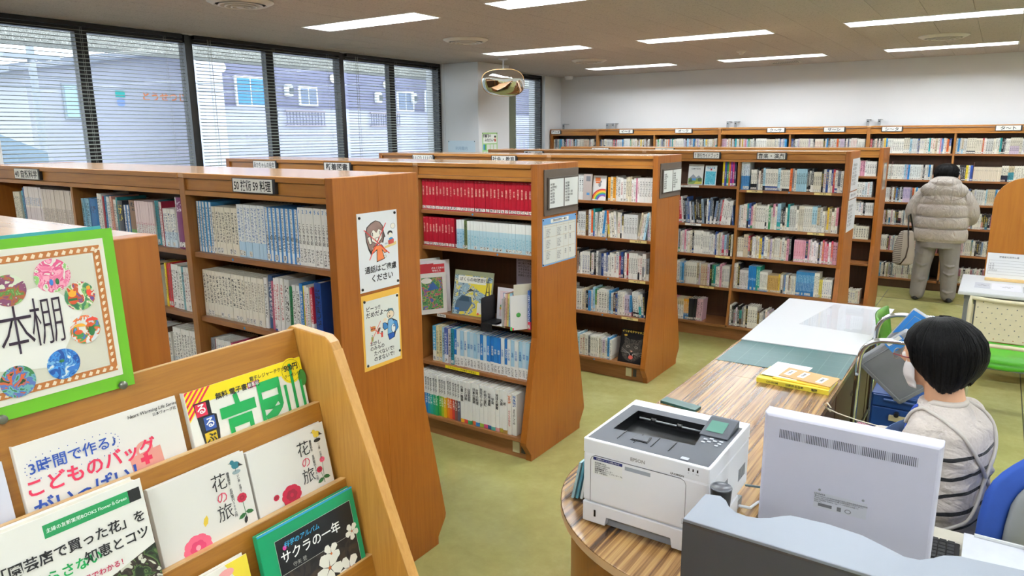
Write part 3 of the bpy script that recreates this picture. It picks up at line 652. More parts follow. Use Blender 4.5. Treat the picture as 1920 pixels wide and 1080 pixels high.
def SR(pal=MIXW):
    def f(i=0):
        c = pick(pal); r, g, b = (int(c[i:i+2], 16) for i in (1, 3, 5)); lum = (r*.3+g*.6+b*.1)
        j = rnd.randint(-8, 8); c_ = '#%02x%02x%02x' % tuple(max(0, min(255, q+j)) for q in (r, g, b))
        ink = rnd.choice(['#1c1c20']*5+['#a02030', '#24408a']) if lum > 120 else rnd.choice(['#e8e6e0', '#e8e6e0', '#e0c860'])
        c2 = pick(pal) if rnd.random() < .35 else c_
        d = spine(c_, c2, ink, rnd.choice([.12, .2, .3, .5]) if c2 != c_ else 0, .15+rnd.random()*.2, .8+rnd.random()*.15); d['nm'] = cname(c_); return d
    return f
def fill(x0, x1, z, yc, pal=MIXW, w=(.014, .026), h=(.17, .2), lean=0, full=1.0, **k):
    items = []; x = x0; run = 0
    while x < x0+(x1-x0)*full-.02:
        ww = w[0]+(w[1]-w[0])*rnd.random(); n = 1 if rnd.random() < .8 else rnd.randint(2, 5)
        if rnd.random() < .08: run = rnd.choice([0, 0, 6, -5, 9]) if lean else 0
        hh = h[0]+(h[1]-h[0])*rnd.random()
        mk = SR(pal)
        if n > 1:
            dd = mk()
            if max(dd['c'][:3]) > .55 and min(dd['c'][:3]) > .35: mk = (lambda q: (lambda i=0: q))(dd)
            else: n = 1
        items.append((n, ww, hh, mk, run)); x += n*ww*1.005
    shelf(x0, x1, z, yc, items, **k)

# --- nearest bookcase (individual books)
xa, xb = -2.979, -2.072
w1 = 'on top shelf beside the pinned notices'
fab = 'ファーブルこんちゅう記'
shelf(xa, xb, 1.41, YC, [
    (5, .0235, .226, S('#f0efe9', '#4e9cd2', '#2a3c58', 1, .1, .9, .012, nm='white-and-blue edged'), 1),
    (8, .0235, .208, S('#e9e2cf', None, '#1e1e20', 0, .25, .9, .015, nm='cream'), 1, None),
    (8, .0235, .226, S('#eef1f0', '#bcd9ec', '#3a70b0', .3, .3, .95, .014, nm='white and pale blue dotted'), .6),
    (8, .027, .222, S('#edf0ee', '#5a9ad8', '#222a3a', 1, .2, .5, .012, nm='white with blue borders'), .5, fab, (.0125, .70, INK)),
    (9, .0235, .232, S('#f1f0ea', '#f1f0ea', '#333333', 0, .06, .3, .012, nm='white numbered'), .4, [[('こんちゅう記', .55, .015, INK), (str(k), .93, .02, M('#3a8ac8', .5, var=0))] for k in range(1, 10)], (.014, .6, INK))],
    where=w1, group='series books on the top shelf of the nearest bookcase')
w2 = 'on second shelf beside pinned notices'
shelf(xa+.0, xb, 1.11, YC, [
    (13, .0235, .215, S('#ece6d6', '#c9c3b2', '#161618', .06, .3, .92, .018, nm='cream illustrated'), 1),
    (6, .0215, .215, S('#ebe5d6', None, '#8c8070', 0, .3, .9, .012, nm='plain cream'), 2),
    (1, .020, .222, S('#f0efec', '#1d8c8c', '#222222', 0, nm='white and teal'), 2), (1, .028, .235, S('#3c567c', '#c8703a', '#e8e8e8', .0, nm='slate blue and orange'), 2),
    (1, .019, .212, S('#c2627c', nm='dusty pink'), 2), (1, .017, .226, S('#eeedea', '#294a98', '#c02030', .1, nm='white with red lettering'), 2), (2, .022, .232, S('#eceae6', '#eceae6', '#b02838', nm='white with red lettering'), 2),
    (1, .034, .226, S('#d8d8d6', None, '#26262a', nm='thick pale grey'), 2), (1, .017, .2, S('#2c8050', nm='green'), 2), (2, .024, .21, S('#e6e6e2', nm='white'), 1),
    (1, .02, .222, S('#2f80c8', '#e8e8e8', '#e8e8e8', .1, nm='bright blue'), 1), (1, .012, .212, S('#e6d23c', nm='yellow'), 1), (1, .016, .215, S('#e8e8e6', '#c83040', '#c83040', .2, nm='white and red'), 0),
    (1, .016, .21, S('#ededea', nm='white'), 0), (1, .013, .212, S('#e6c0a8', nm='peach'), 0), (1, .016, .212, S('#b82c40', '#e8e8e8', '#eeeeee', .3, nm='crimson'), 0), (1, .04, .232, S('#27488c', nm='thick royal blue'), 0)],
    where=w2, group='books on the second shelf of the nearest bookcase')
w3 = 'on third shelf behind magazine rack'
shelf(xa, xb, .80, YC, [(1, .03, .20, S('#8c8e92', nm='thick grey'), 4), (1, .02, .2, S('#c86070', nm='rose'), 4), (7, .016, .205, S('#eceae4', '#3a78c0', '#3a5ca0', .5, nm='white and blue'), 2), (3, .014, .2, S('#d86080', nm='pink'), 2), (1, .028, .2, S('#2a2c36', nm='black'), 2)], where=w3, group='books on the third shelf of the nearest bookcase')
w4 = 'on top shelf left of the blue-white series'
shelf(-4.015, -3.025, 1.41, YC, [(3, .028, .195, S('#8fc0d8', '#8fc0d8', '#1c3c58', nm='light blue'), 1), (1, .085, .2, S('#1d6aa8', '#d8c840', '#0c2c58', 0, .6, .8, .05, nm='thick deep blue'), 1),
    (2, .022, .225, S('#efece6', None, '#181818', nm='white'), 2), (1, .014, .215, S('#b83040', nm='red'), 2), (1, .02, .215, S('#3a88b8', nm='sea blue'), 2), (2, .022, .212, S('#e8e8e4', '#e8e8e4', '#203c78', nm='white with navy letters'), 2), (1, .018, .216, S('#e8b0a0', nm='salmon'), 2), (2, .02, .2, S('#ebe8e2', '#d8c0c8', '#2a2a2a', .3, nm='white and pale pink'), 1), (1, .018, .215, S('#2c8890', nm='teal'), 1), (1, .05, .2, S('#3a3c44', '#e8d040', '#e8d040', .1, .5, .9, nm='dark grey'), 1),
    (2, .026, .18, S('#eae8e4', '#5a88c0', '#2a3a58', 1, nm='short white and blue'), 1), (1, .065, .205, S('#8c6a50', '#6a9a4c', '#2a2420', .3, .75, .95, nm='thick brown'), 0),
    (8, .0205, .205, S('#e9d2d2', '#e8e6e2', '#a83850', .45, .05, .5, .010, nm='pink patterned'), .5), (2, .018, .212, S('#2b8894', nm='teal'), .5), (2, .02, .21, S('#ece8e4', '#9a2038', '#9a2038', 1, nm='white with maroon edges'), .5), (5, .021, .18, S('#eeece6', '#cfe0ea', '#23497c', .4, nm='short white'), .5), (1, .014, .236, S('#ebe9e4', nm='tall white'), .5), (1, .052, .236, S('#6e1f5c', '#ddd8c8', '#e8d8e8', 0, .7, .92, .03, nm='thick purple'), .5)],
    where=w4, group='books in the middle bay of the nearest bookcase')
w5 = 'on top shelf nearest the windows'
shelf(-4.91, -4.045, 1.41, YC, [(1, .1, .2, None), (4, .02, .2, S('#e4ddca', None, '#2a2a2a', nm='cream'), -1), (1, .03, .21, S('#58a8c8', nm='sky blue'), -2), (1, .024, .226, S('#2a62a8', nm='blue'), -2),
    (8, .026, .235, S('#eae0de', '#dccfd2', '#4a78b0', .5, .55, .75, .010, nm='white and pink banded'), -.5), (17, .0225, .228, S('#dccfc6', '#d6c8be', '#5c4a44', .5, .02, .55, .009, nm='beige patterned'), -.3), (1, .03, .225, S('#a82c3c', nm='red'), 0)],
    where=w5, group='books in the left bay of the nearest bookcase')
w6 = 'on shelf under the thick purple book'
shelf(-3.30, -3.025, 1.11, YC, [(1, .014, .215, S('#e2c828', nm='yellow'), 2), (2, .017, .215, S('#c82c34', nm='red'), 2), (3, .024, .215, S('#efede8', nm='white'), 1), (1, .026, .21, S('#efede6', '#efede6', '#20603c', nm='white and green'), 1), (1, .024, .21, S('#6aa0a8', nm='grey teal'), 1), (4, .022, .212, S('#ece8e2', '#ece8e2', '#7c3040', nm='white'), 1)], where=w6, group='books left of the partition')
w7 = 'two shelves under the thick purple book'
shelf(-3.28, -3.025, .80, YC, [(9, .024, .21, S('#ece9e2', '#dfe4e8', '#2c2c30', .3, nm='white'), 1)], where=w7, group='books low left of the partition')
fill(-4.0, -3.31, 1.11, YC, where=None); fill(-3.98, -3.3, .8, YC, where=None)

# --- bookcase with the red books
xa, xb = -3.009, -2.171
RT = ['芥川龍之介', '坊っちゃん', '吾輩は猫', '走れメロス', '注文の多い', '風の又三郎', '杜子春', '伊豆の踊子', '赤い鳥', '野菊の墓', '次郎物語', '路傍の石', '山月記']
GOLD = M('#e6c8b0', .5, var=0, name='pale_gilt_ink')
red = S('#a81c2c', '#a81c2c', '#e0b8b0', 0, .95, .96, nm='red', stick=True)
w8 = 'in the red row on the topmost shelf'
rl = [RT[(k*5) % len(RT)] for k in range(30)]
shelf(xa, xb, 1.459, YD, [(30, .0282, .188, red, 0, rl, (.0125, .62, GOLD))], where=w8, group='red novels on the topmost shelf', setback=.012, d=(.12, .13))
w9 = 'on shelf under the full red row'
shelf(xa, xb, 1.230, YD, [(10, .0275, .182, S('#a31a2a', '#a31a2a', '#e0b8b0', 0, .95, .96, nm='red', stick=True), 0, rl[:10], (.0125, .62, GOLD)), (1, .014, .178, S('#741824', nm='dark red'), 0),
    (3, .024, .176, S('#e6ebe8', '#a9cfdf', '#4c90b4', .68, .1, .6, .02, nm='pale blue'), 0), (1, .026, .176, S('#5c6a3c', nm='olive green'), 0), (20, .0258, .174, S('#e9ece6', '#b7d5de', '#7db8cc', .68, .12, .5, .02, nm='white and pale blue'), 0)], where=w9, group='small novels on the second shelf', setback=.012, d=(.12, .13))
w10 = 'on shelf above the rainbow series'
nh = [S('#f0f0ec', c, '#f4f4f4' if dk else '#2858a0', 0, .12, .22, .012, nm=n) for c, n, dk in (('#1f6cc0', 'white-topped blue', 1),)]
cols = ['#d9e4ec', '#2a78c4', '#cfe2ee', '#2a78c4', '#b8d4e8', '#e2e8ec', '#2a86cc', '#2070bc', '#dde6ea', '#a9cbe4']
BM = M('#3478bc', .5, var=0, name='mid_blue_ink')
tt = ['ふしぎ大陸', '日本列島', '大自然', '生命', '宇宙', '海のなか', '古代文明', '地球']
items = [(1, .03, .232, S('#4a9cc0', '#e6e2d0', '#e8e8e0', .3, nm='sea blue'), 1), (1, .024, .234, S('#e8dcA8'.lower(), nm='pale yellow'), 1), (1, .026, .236, S('#dccf98', nm='straw yellow'), 1), (1, .024, .232, S('#a8c8d8', nm='pale blue'), 1), (1, .03, .232, S('#5464a8', '#e8e8ec', '#f0f0f0', .25, nm='indigo'), 1), (1, .028, .23, S('#cfc4c0', nm='grey beige'), 1), (1, .024, .236, S('#2b8494', nm='teal'), 1)]
pn = [('#2a74bc', 'blue'), ('#c4dae6', 'pale blue'), ('#e4e8e6', 'white'), ('#2f7cc0', 'blue'), ('#a9cfe2', 'sky blue')]
for k in range(22):
    c_, n_ = pn[(k*7+k//3) % 5]; dk = c_ in ('#2a74bc', '#2f7cc0')
    items.append((1, .0272, .232, S(c_, '#efefeb', '#2a2a2c', .30, .04, .24, .012, nm=n_+' titled'), .7, [[(tt[(k*3) % 8], .60, .0165, WHITEINK if dk else BM)]], (.016, .55, BM)))
shelf(-2.93, xb, .481, YD, items, where=w10, group='white series books with blue titles', d=(.15, .16))
w11 = 'on the rainbow series bottom shelf'
rb = ['#6a2c8c', '#4a3c9c', '#3454a8', '#2878b8', '#2494bc', '#22a494', '#1f9c78', '#249c58', '#52a83c', '#9cb82c', '#e0b020', '#e88c24', '#e4622c', '#c83430', '#7a4a44', '#5c5c70', '#8c94a4', '#707888']
rn = ['purple', 'violet', 'indigo', 'blue', 'cyan blue', 'turquoise', 'sea green', 'green', 'grass green', 'lime', 'golden', 'orange', 'vermilion', 'red', 'brown', 'slate', 'grey', 'steel grey']
RED = M('#c83a48', .5, var=0)
items = [(1, .0228, .272, S('#f3f3ef', rb[k], '#f3f3ef', .50, .25, .44, .016, nm='white and '+rn[k], stick=False), 0, [[('ポプラディア', .74, .0165, INK), (str(k+1), .47, .015, WHITEINK)]], (.0165, .74, INK)) for k in range(16)]
big = ['仕事・職業', '食と健康', '伝統芸能', '日本の農業', '世界の料理', '昆虫のふしぎ', '植物の実験', '世界遺産', '宇宙', '地球の観察', '方言', '米']
gp = ['#e8b030', '#d84040', '#40a060', '#e87040', '#3880c0', '#a0c040', '#d05080', '#305888', '#58a8a0', '#e0a0a0', '#c0b040', '#b08848']
for k, s_ in enumerate(big): items.append((1, .030, .272, S('#f3f3ef', gp[k], '#303030', .09, .0, .001, nm='white titled', stick=False), 0, s_, (.022, .70, INK)))
items += [(1, .030, .262, S('#f2efe9', '#f2efe9', '#c8503c', 0, .75, .95, .02, nm='white WOW', stick=False), 0, [[('WOW', .86, .02, M('#e07830', .5, var=0)), ('のりものはかせ', .4, .016, RED)]], (.02, .5, RED)), (1, .034, .262, S('#f0efe9', '#f0efe9', '#2c58a0', 0, .7, .95, .02, nm='thick white', stick=False), 0, [[('WOW', .86, .022, BM), ('まちのしくみ', .45, .018, INK)]], (.02, .5, INK))]
shelf(-3.009, xb, .145, YD, items, where=w11, group='rainbow reference series on the bottom shelf', d=(.17, .18), setback=.012)
print('individual books', NB[0])
fill(-3.98, -3.06, 1.459, YD); fill(-3.98, -3.06, .796, YD)

# --- cat picture case, travel case and beyond: one object of kind stuff
for z, kw in ((1.399, dict(h=(.17, .19))), (1.110, dict(h=(.19, .22), lean=1)), (.794, dict(h=(.17, .21), pal=[('#efede6', 18), ('#20232a', 10), ('#8a8c92', 5), ('#2c4a8a', 5), ('#c8b8a0', 4), ('#b02c40', 3), ('#e0c040', 2)])), (.503, dict(h=(.16, .2), lean=1)), (.145, dict(h=(.15, .18), lean=1, full=.72))):
    a0, a1 = -3.02, -2.141
    if z == 1.399:
        fill(a0, -2.74, z, YE, pal=[('#eef0ee', 20), ('#58b0dc', 6), ('#cfe0e8', 4)], lean=1, h=(.18, .2)); fill(-2.53, a1, z, YE, pal=[('#efede8', 20), ('#e6dcc0', 5), ('#e690ac', 4), ('#e8a030', 1), ('#e8c8c8', 3)], h=(.17, .195))
    else: fill(a0, a1, z, YE, **kw)
PF = dict(w=(.0145, .0235))
for z in (1.404, 1.054, .779, .486, .14):
    a0, a1 = -1.957, -1.082
    if z == 1.404: shelf(a0, -1.86, z, YF, [(4, .019, .25, S('#dfe8ee', '#4a88c0', '#284878', .5), 0)]); fill(-1.868, a1, z, YF, h=(.17, .205), **PF)
    elif z == 1.054: fill(a0, a1, z, YF, h=(.185, .235), **PF)
    elif z == .779: fill(a0, -1.45, z, YF, h=(.18, .215), **PF); fill(-1.45, a1, z, YF, h=(.18, .21), pal=[('#efe8ea', 14), ('#c84464', 5), ('#dca4b6', 6), ('#d8c8d8', 4), ('#24305c', 2)], **PF)
    elif z == .486:
        shelf(a0, a1, z, YF, [(3, .022, .235, SR(), 0), (6, .016, .18, S('#ddd8da'), 0), (4, .021, .225, S('#2474b4', '#2474b4', '#e8f0f8', 0, .4, .5), 0), (2, .021, .225, S('#1f9484', '#1f9484', '#e8f0f0'), 0), (6, .014, .18, S('#ecebe4', '#3a88c8', band=.1), 0), (7, .0165, .155, S('#c4a060', '#c4a060', '#5a3c1c'), 0), (12, .015, .17, SR(), 0), (12, .0155, .215, S('#3484bc', '#2a70ac', '#bcdcec', .55), 0), (3, .016, .215, S('#e8e4d8'), 0), (2, .018, .16, S('#d8c860'), 0), (5, .019, .165, S('#eceae6', '#eceae6', '#3a5c98'), 0)])
    else: fill(a0, a1, z, YF, h=(.15, .21), **PF)
for z in (1.431, 1.069, .777, .482, .14):
    a0, a1 = -2.86, -1.983
    if z == 1.431: shelf(-2.13, a1, z, YF, [(1, .018, .225, S(c, c, '#e8e8e8', 0, .3, .6), 0) for c in ('#d8c020', '#3848a0', '#3c9850', '#d87828', '#8c3898', '#d83c88', '#2c2c50')])
    elif z == 1.069: fill(a0, a1, z, YF, pal=[('#26262a', 8), ('#e6e4de', 12), ('#8898a8', 4), ('#c03848', 2), ('#3c5c98', 3)], h=(.2, .25), lean=1, **PF)
    elif z == .14: shelf(a0, a1, z, YF, [(4, .025, .22, SR(), 0), (5, .02, .2, S('#e8d8d8', '#eceae4', '#222222', .7), 0), (3, .02, .2, S('#4a98c8', '#eceae4', '#222222', .7), 0), (6, .02, .2, S('#d84a7c', '#eceae4', '#222222', .7), 0), (4, .02, .2, S('#d8c8a0', '#eceae4', '#222222', .7), 0), (3, .018, .2, S('#e8a83c', '#3c78b0', '#e8e8e8', .3), 0), (3, .024, .21, S('#202228'), 0), (2, .03, .215, S('#cfa8b4'), 3)])
    else: fill(a0, a1, z, YF, h=(.19, .225), lean=1, **PF)
fill(-3.82, -2.93, 1.404, YF)
for z in (1.465, 1.25, 1.06, .81, .56, .14):
    pal = [('#eeece6', 16), ('#d8e4e8', 4), ('#d898ac', 1), ('#20232a', 4)] if z > 1 else [('#e6e0cc', 10)]
    fill(-1.42, -1.03, z, YG, pal=pal, w=(.02, .026), h=(.13, .15) if z < 1.2 else (.15, .165), lean=z > 1.2, full=.95 if z != .56 else .0)
XB = [(.49, 1.40), (-.458, .449), (-1.379, -.482), (-2.328, -1.421), (-3.259, -2.352), (-4.238, -3.301), (-5.159, -4.262), (-5.98, -5.2)]
for bi, (a0, a1) in enumerate(XB):
    if bi == 0: continue
    for zi, z in enumerate(WS):
        if bi >= 4 and zi > 0: continue
        if bi == 3 and zi > 2: continue
        pal = MIXW if zi < 3 else [('#e4e0d2', 14), ('#2c2c30', 8), ('#8c9aa0', 5), ('#3c7898', 3), ('#a86c78', 4), ('#b8b088', 4), ('#d8b8b8', 3), ('#5a4438', 3)]
        h = (.172, .186) if zi < 5 else (.165, .182)
        if bi == 2 and zi == 1: shelf(a0, a1, z, YW, [(12, .0225, .18, S('#e6e3d4', '#d5dbd0', '#2c2c2c', .4), 0), (1, .004, .215, S('#7a4030'), 0), (5, .024, .18, S('#ebe9e0', '#ebe9e0', '#333333'), 0), (3, .02, .18, SR(), 0), (1, .022, .18, S('#2f88c8'), 0), (5, .024, .18, S('#e6ebe8'), 0), (6, .02, .18, SR(), 0)])
        elif bi == 1 and zi == 1: shelf(a0, a1, z, YW, [(3, .022, .182, S('#eceae0'), 0), (3, .022, .182, S('#1f2126', ink='#e8e8e8'), 0), (1, .024, .182, S('#e6d040'), 0), (1, .02, .18, S('#eceaf0'), 0), (1, .026, .18, S('#3454a4'), -1), (1, .004, .215, S('#7a4030'), 0), (15, .0185, .165, S('#ddd0bc', '#ddd0bc', '#8a7a68', 0, .7, .8), 0), (3, .022, .182, S('#ece8dc', '#23253c', '#222222', .4), 0), (2, .028, .18, S('#c8b898', '#3c90a0', '#333333', .6), 0), (9, .022, .182, S('#ece8dc'), 0)])
        else: fill(a0, a1, z, YW, pal=pal, w=(.016, .025), h=h, full=.99 if rnd.random() < .7 else .93)
me = STUFF.mesh('book_rows'); o = bpy.data.objects.new('book_rows', me); C.objects.link(o)
meta(o, 'rows of many small books filling the farther bookcases and the far wall', 'books', kind='stuff')

# ------------------------------------------------------------------ magazine rack in the foreground
LEAN = .21; UPR = Vector((-LEAN, 0, 1)).normalized()
r = thing('magazine_rack', 'sloping oak magazine rack with face-out books, in the near left corner', 'rack', (-.75, .2, 0))
T = [(-.964-.054*0+k*.0545-(0 if k else 0), 1.60-k*.1235) for k in range(0, 11)]
T = [(-.964, 1.60)]+[(-.912+.0535*k, 1.48-.125*k) for k in range(10)]
Ya, Yb = -.45, .765
def rack_board(x, z, ln, th, name):
    mb = MB(); mb.T = plane((x, Ya, z), (0, 1, 0), UPR); mb.box(0, Yb-Ya, -ln, -.0012, -th, 0); o_ = part(name, mb, W_OAK, r, bevel=.001)
    e = MB(); e.T = mb.T; e.box(0, Yb-Ya, -.0012, 0, -th, 0); part('edge_band', e, W_OAKEDGE, o_)
for k, (x, z) in enumerate(T):
    if z < .3: break
    rack_board(x, z, .21 if k else .24, .013, 'back_board' if k == 0 else 'step_board')
    part('ledge', MB().box(x+.032, x+.058, Ya, Yb, z-.226, z-.216), W_OAK, r)
side = [(-.985, 0), (-.40, 0), (-.35, .30), (-.87, 1.575), (-.877, 1.588), (-.89, 1.597), (-.975, 1.603), (-.985, 1.595)]
for (a, c) in ((.7655, .7855), (Ya-.02, Ya)):
    o_ = part('side_panel', MB().prism([(y_, z_) for y_, z_ in side], a, c, 'y'), W_OAKZ, r, bevel=.002)
    if a > 0: part('edge_band', MB().add([(-.3495, a, .30), (-.3495, c, .30), (-.8695, c, 1.5755), (-.8695, a, 1.5755)], [(0, 1, 2, 3)]), W_OAKEDGEZ, o_)
part('rear_panel', MB().box(-.985, -.978, Ya, Yb, .02, 1.56), W_OAK, r)

def face_book(name, label, x, yl, zt, wd, ht, th, cover, thick_pages=True, lean=LEAN, cat='book', group=None, sidecols=None, rad=0):
    """book standing face out; x, yl, zt: top left corner of the cover as its reader sees it"""
    U = Vector((-lean, 0, 1)).normalized(); o0 = Vector((x, yl, zt))-U*ht; Mx = plane(o0, (0, 1, 0), U)
    t = thing(name, label, cat, tuple(o0), group=group)
    mb = MB(); mb.T = Mx; mb.box(0, wd, 0, ht, -.0012, 0); mb2 = MB(); mb2.T = Mx; mb2.box(0, wd, 0, ht, -th, -th+.0012)
    part('front_cover', mb, cover, t, bevel=.0005); part('back_cover', mb2, cover, t)
    mb = MB(); mb.T = Mx; mb.box(.0, .0012, 0, ht, -th+.0012, -.0012); part('spine', mb, cover, t)
    mb = MB(); mb.T = Mx; mb.box(.0014, wd-.0025, .002, ht-.0025, -th+.0013, -.0013); part('pages', mb, PAGES, t)
    return t, Mx
def pxm(): pass
# travel guide with green characters
t, Mx = face_book('magazine', 'travel guide with huge green characters on a yellow and white cover', -.944, .546, 1.556, .210, .257, .012, M('#ecebe2', .25, var=0))
cols_ = [M(c, .3, var=0) for c in ('#f0d820', '#0fa050', '#d02848', '#3454a0', '#d4b428', '#c04878', '#202020', '#3a7a34')]
H_ = .257
def P_(items): return [(mi, [(a, H_-b) for a, b in pts]) for mi, pts in items]
it = [(0, rect(0, .21, 0, .022)), (0, [(0, 0), (.045, 0), (0, .045)])]
for q in range(5): it.append((2, [(q*.009+.002, 0), (q*.009+.0065, 0), (0, q*.009+.0065), (0, q*.009+.002)]))
it += [(6, [(.010, .020), (.036, .020), (.036, .041), (.043, .044), (.043, .067), (.040, .088), (.016, .088), (.012, .044)]),
       (2, rect(.012, .030, .022, .041)), (3, rect(.021, .039, .044, .064)), (4, rect(.018, .037, .067, .086)),
       (0, ell(.028, .112, .017)), (5, rect(.014, .042, .118, .126)), (5, rect(.103, .124, .015, .024)),
       (0, ell(.188, .018, .021)), (6, ell(.188, .018, .0185)), (0, ell(.188, .018, .018)), (7, ell(.207, .035, .008, .014)), (7, ell(.004, .13, .008, .02))]
part('printed_cover', flat(Mx, P_(it), cols_), cols_, t)
WT, GRN_, YL = M('#f4f4f2', .4, var=0), M('#12984c', .35, var=0, name='vivid_green_ink'), M('#e8c820', .5, var=0)
for s_, x_, y_, z_, m_ in (('る', .021, .031, .017, WT), ('る', .030, .054, .017, WT), ('ぶ', .0275, .077, .017, INK)): text(t, Mx, s_, x_, H_-y_, z_, m_, .02, .0012)
for s_, x_, w_, y_ in (('高', .080, .42, .112), ('尾', .139, .34, .102), ('山', .186, .28, .094)):
    text(t, Mx, s_, x_, H_-y_, .160, GRN_, .02, .0011, sx=w_)
text(t, Mx, '無料 電子書籍 付', .086, H_-.020, .0105, INK, .02, .0013); text(t, Mx, '最新版', .1135, H_-.0195, .0068, WT, .01, .0013)
text(t, Mx, '電子レジャーチケット', .146, H_-.011, .0075, INK, .015, .0013); text(t, Mx, '500円', .188, H_-.013, .0125, INK, .025, .0013, sx=.9); text(t, Mx, 'クーポン付', .188, H_-.026, .0065, INK, .015, .0013)
text(t, Mx, '世界1', .028, H_-.108, .012, M('#c03028', .5, var=0), .02, .0013)
for k, c in enumerate(('#4a90c8', '#d86850', '#b02840', '#e8e8e4')):     # magazines stacked behind it
    t2, M2 = face_book('magazine', ['pale blue guide directly behind the green travel guide', 'coral guide second behind the green travel guide', 'crimson guide third behind the green travel guide', 'white guide at the back of the travel guides'][k], -.9575-.0052*k, .5445-.0018*k, 1.5585+.0022*k, .21, .257, .0045, M(c, .3, var=0))
# sewing book
t, Mx = face_book('book', 'white sewing book with red and blue title about bags for children', -.946, .326, 1.557, .208, .257, .014, M('#e4e0da', .35, var=.01))
Rr, Bb = M('#d02c50', .4, var=0), M('#24489c', .4, var=0); H_ = .257
text(t, Mx, '3時間で作る♪', .064, H_-.034, .0180, Bb, .014); text(t, Mx, 'こどものバッグ', .084, H_-.058, .0235, Rr, .024); text(t, Mx, 'がいっぱい！', .078, H_-.085, .0240, Bb, .024)
text(t, Mx, 'Heart Warming Life Series', .172, H_-.010, .0065, INK, .01, slant=.2); text(t, Mx, '日本ヴォーグ社', .188, H_-.017, .005, INK, .01)
pk = M('#d89488', .45, var=0); cols_ = [pk, Rr, M('#e4e0da', .4, var=0), Bb]
it = [(0, ell(.150, .058, .012, .011)), (2, ell(.150, .060, .008, .008)), (0, [(.128, .064), (.172, .060), (.174, .094), (.130, .098)]), (1, rect(.147, .153, .064, .080)), (1, rect(.142, .158, .069, .075))]
for q in range(34):
    a = q/34*2*PI; it.append((3, ell(.064+.057*math.cos(a), .034+.017*math.sin(a)+.0025*math.sin(3*a), .0007, n=6)))
part('printed_cover', flat(Mx, P_(it), cols_), cols_, t); text(t, Mx, 'ママのバッグ', .152, H_-.088, .0068, WT, .01, .001)
t, Mx = face_book('book', 'plain pale lilac book cut off at the left picture edge, top row of rack', -.944, .108, 1.545, .205, .25, .012, M('#cfd0dc', .35, var=.01))
# second row
t, Mx = face_book('book', 'thick gardening book with a dark plant photo and green title strip', -.882, .268, 1.487, .171, .225, .026, M('#e6e4de', .35, var=.01)); H_ = .225
cols_ = [M('#1e8a50', .4, var=0), M('#17181a', .4, var=0), blotch('plant_photo', ['#1c2218', '#2c4424', '#54683c', '#221a16', '#3a2c28', '#c8c8b8'], 60)]
it = [(0, rect(.052, .152, .010, .026)), (1, rect(.152, .167, .010, .026)), (2, [(.06, .118), (.171, .088), (.171, .225), (.0, .225), (.0, .15)])]
part('printed_cover', flat(Mx, P_(it), cols_), cols_, t)
text(t, Mx, '主婦の友新実用BOOKS Flower＆Green', .102, H_-.018, .0056, WT, .01, .0008)
text(t, Mx, '「園芸店で買った花」を', .080, H_-.048, .0158, INK, .02); text(t, Mx, 'すぐ', .016, H_-.075, .0165, INK, .02); text(t, Mx, '枯らさない', .067, H_-.073, .0160, GRN_, .02); text(t, Mx, '知恵とコツ', .127, H_-.070, .0160, INK, .02)
text(t, Mx, '花の育て方がひと目でわかる！', .072, H_-.093, .0088, M('#b82850', .4, var=0), .02)
ivory = M('#dfdcd6', .3, var=.01)
def flower(parts_, x, y, s, c): 
    for q in range(9): a = q/9*2*PI+.3; parts_.append((c[0], ell(x+s*.5*math.cos(a), y+s*.45*math.sin(a), s*.42, s*.34, 12)))
    for q in range(6): a = q/6*2*PI; parts_.append((c[1], ell(x+s*.26*math.cos(a), y+s*.22*math.sin(a), s*.26, s*.22, 10)))
    parts_.append((c[2], ell(x, y, s*.16, s*.16, 10)))
def leaf(parts_, x, y, s, a, c): parts_.append((c, [(x+s*(u*math.cos(a)-v*math.sin(a)), y+s*(u*math.sin(a)+v*math.cos(a))) for u, v in ((0, 0), (.3, .22), (.7, .2), (1, 0), (.7, -.2), (.3, -.22))]))
FC = [M(c, .45, var=0) for c in ('#e0607c', '#c83c64', '#e8a0a8', '#2c6434', '#2a6c78', '#d8b83c', '#8a9ca0', '#b01c3c', '#8c1830', '#222222')]
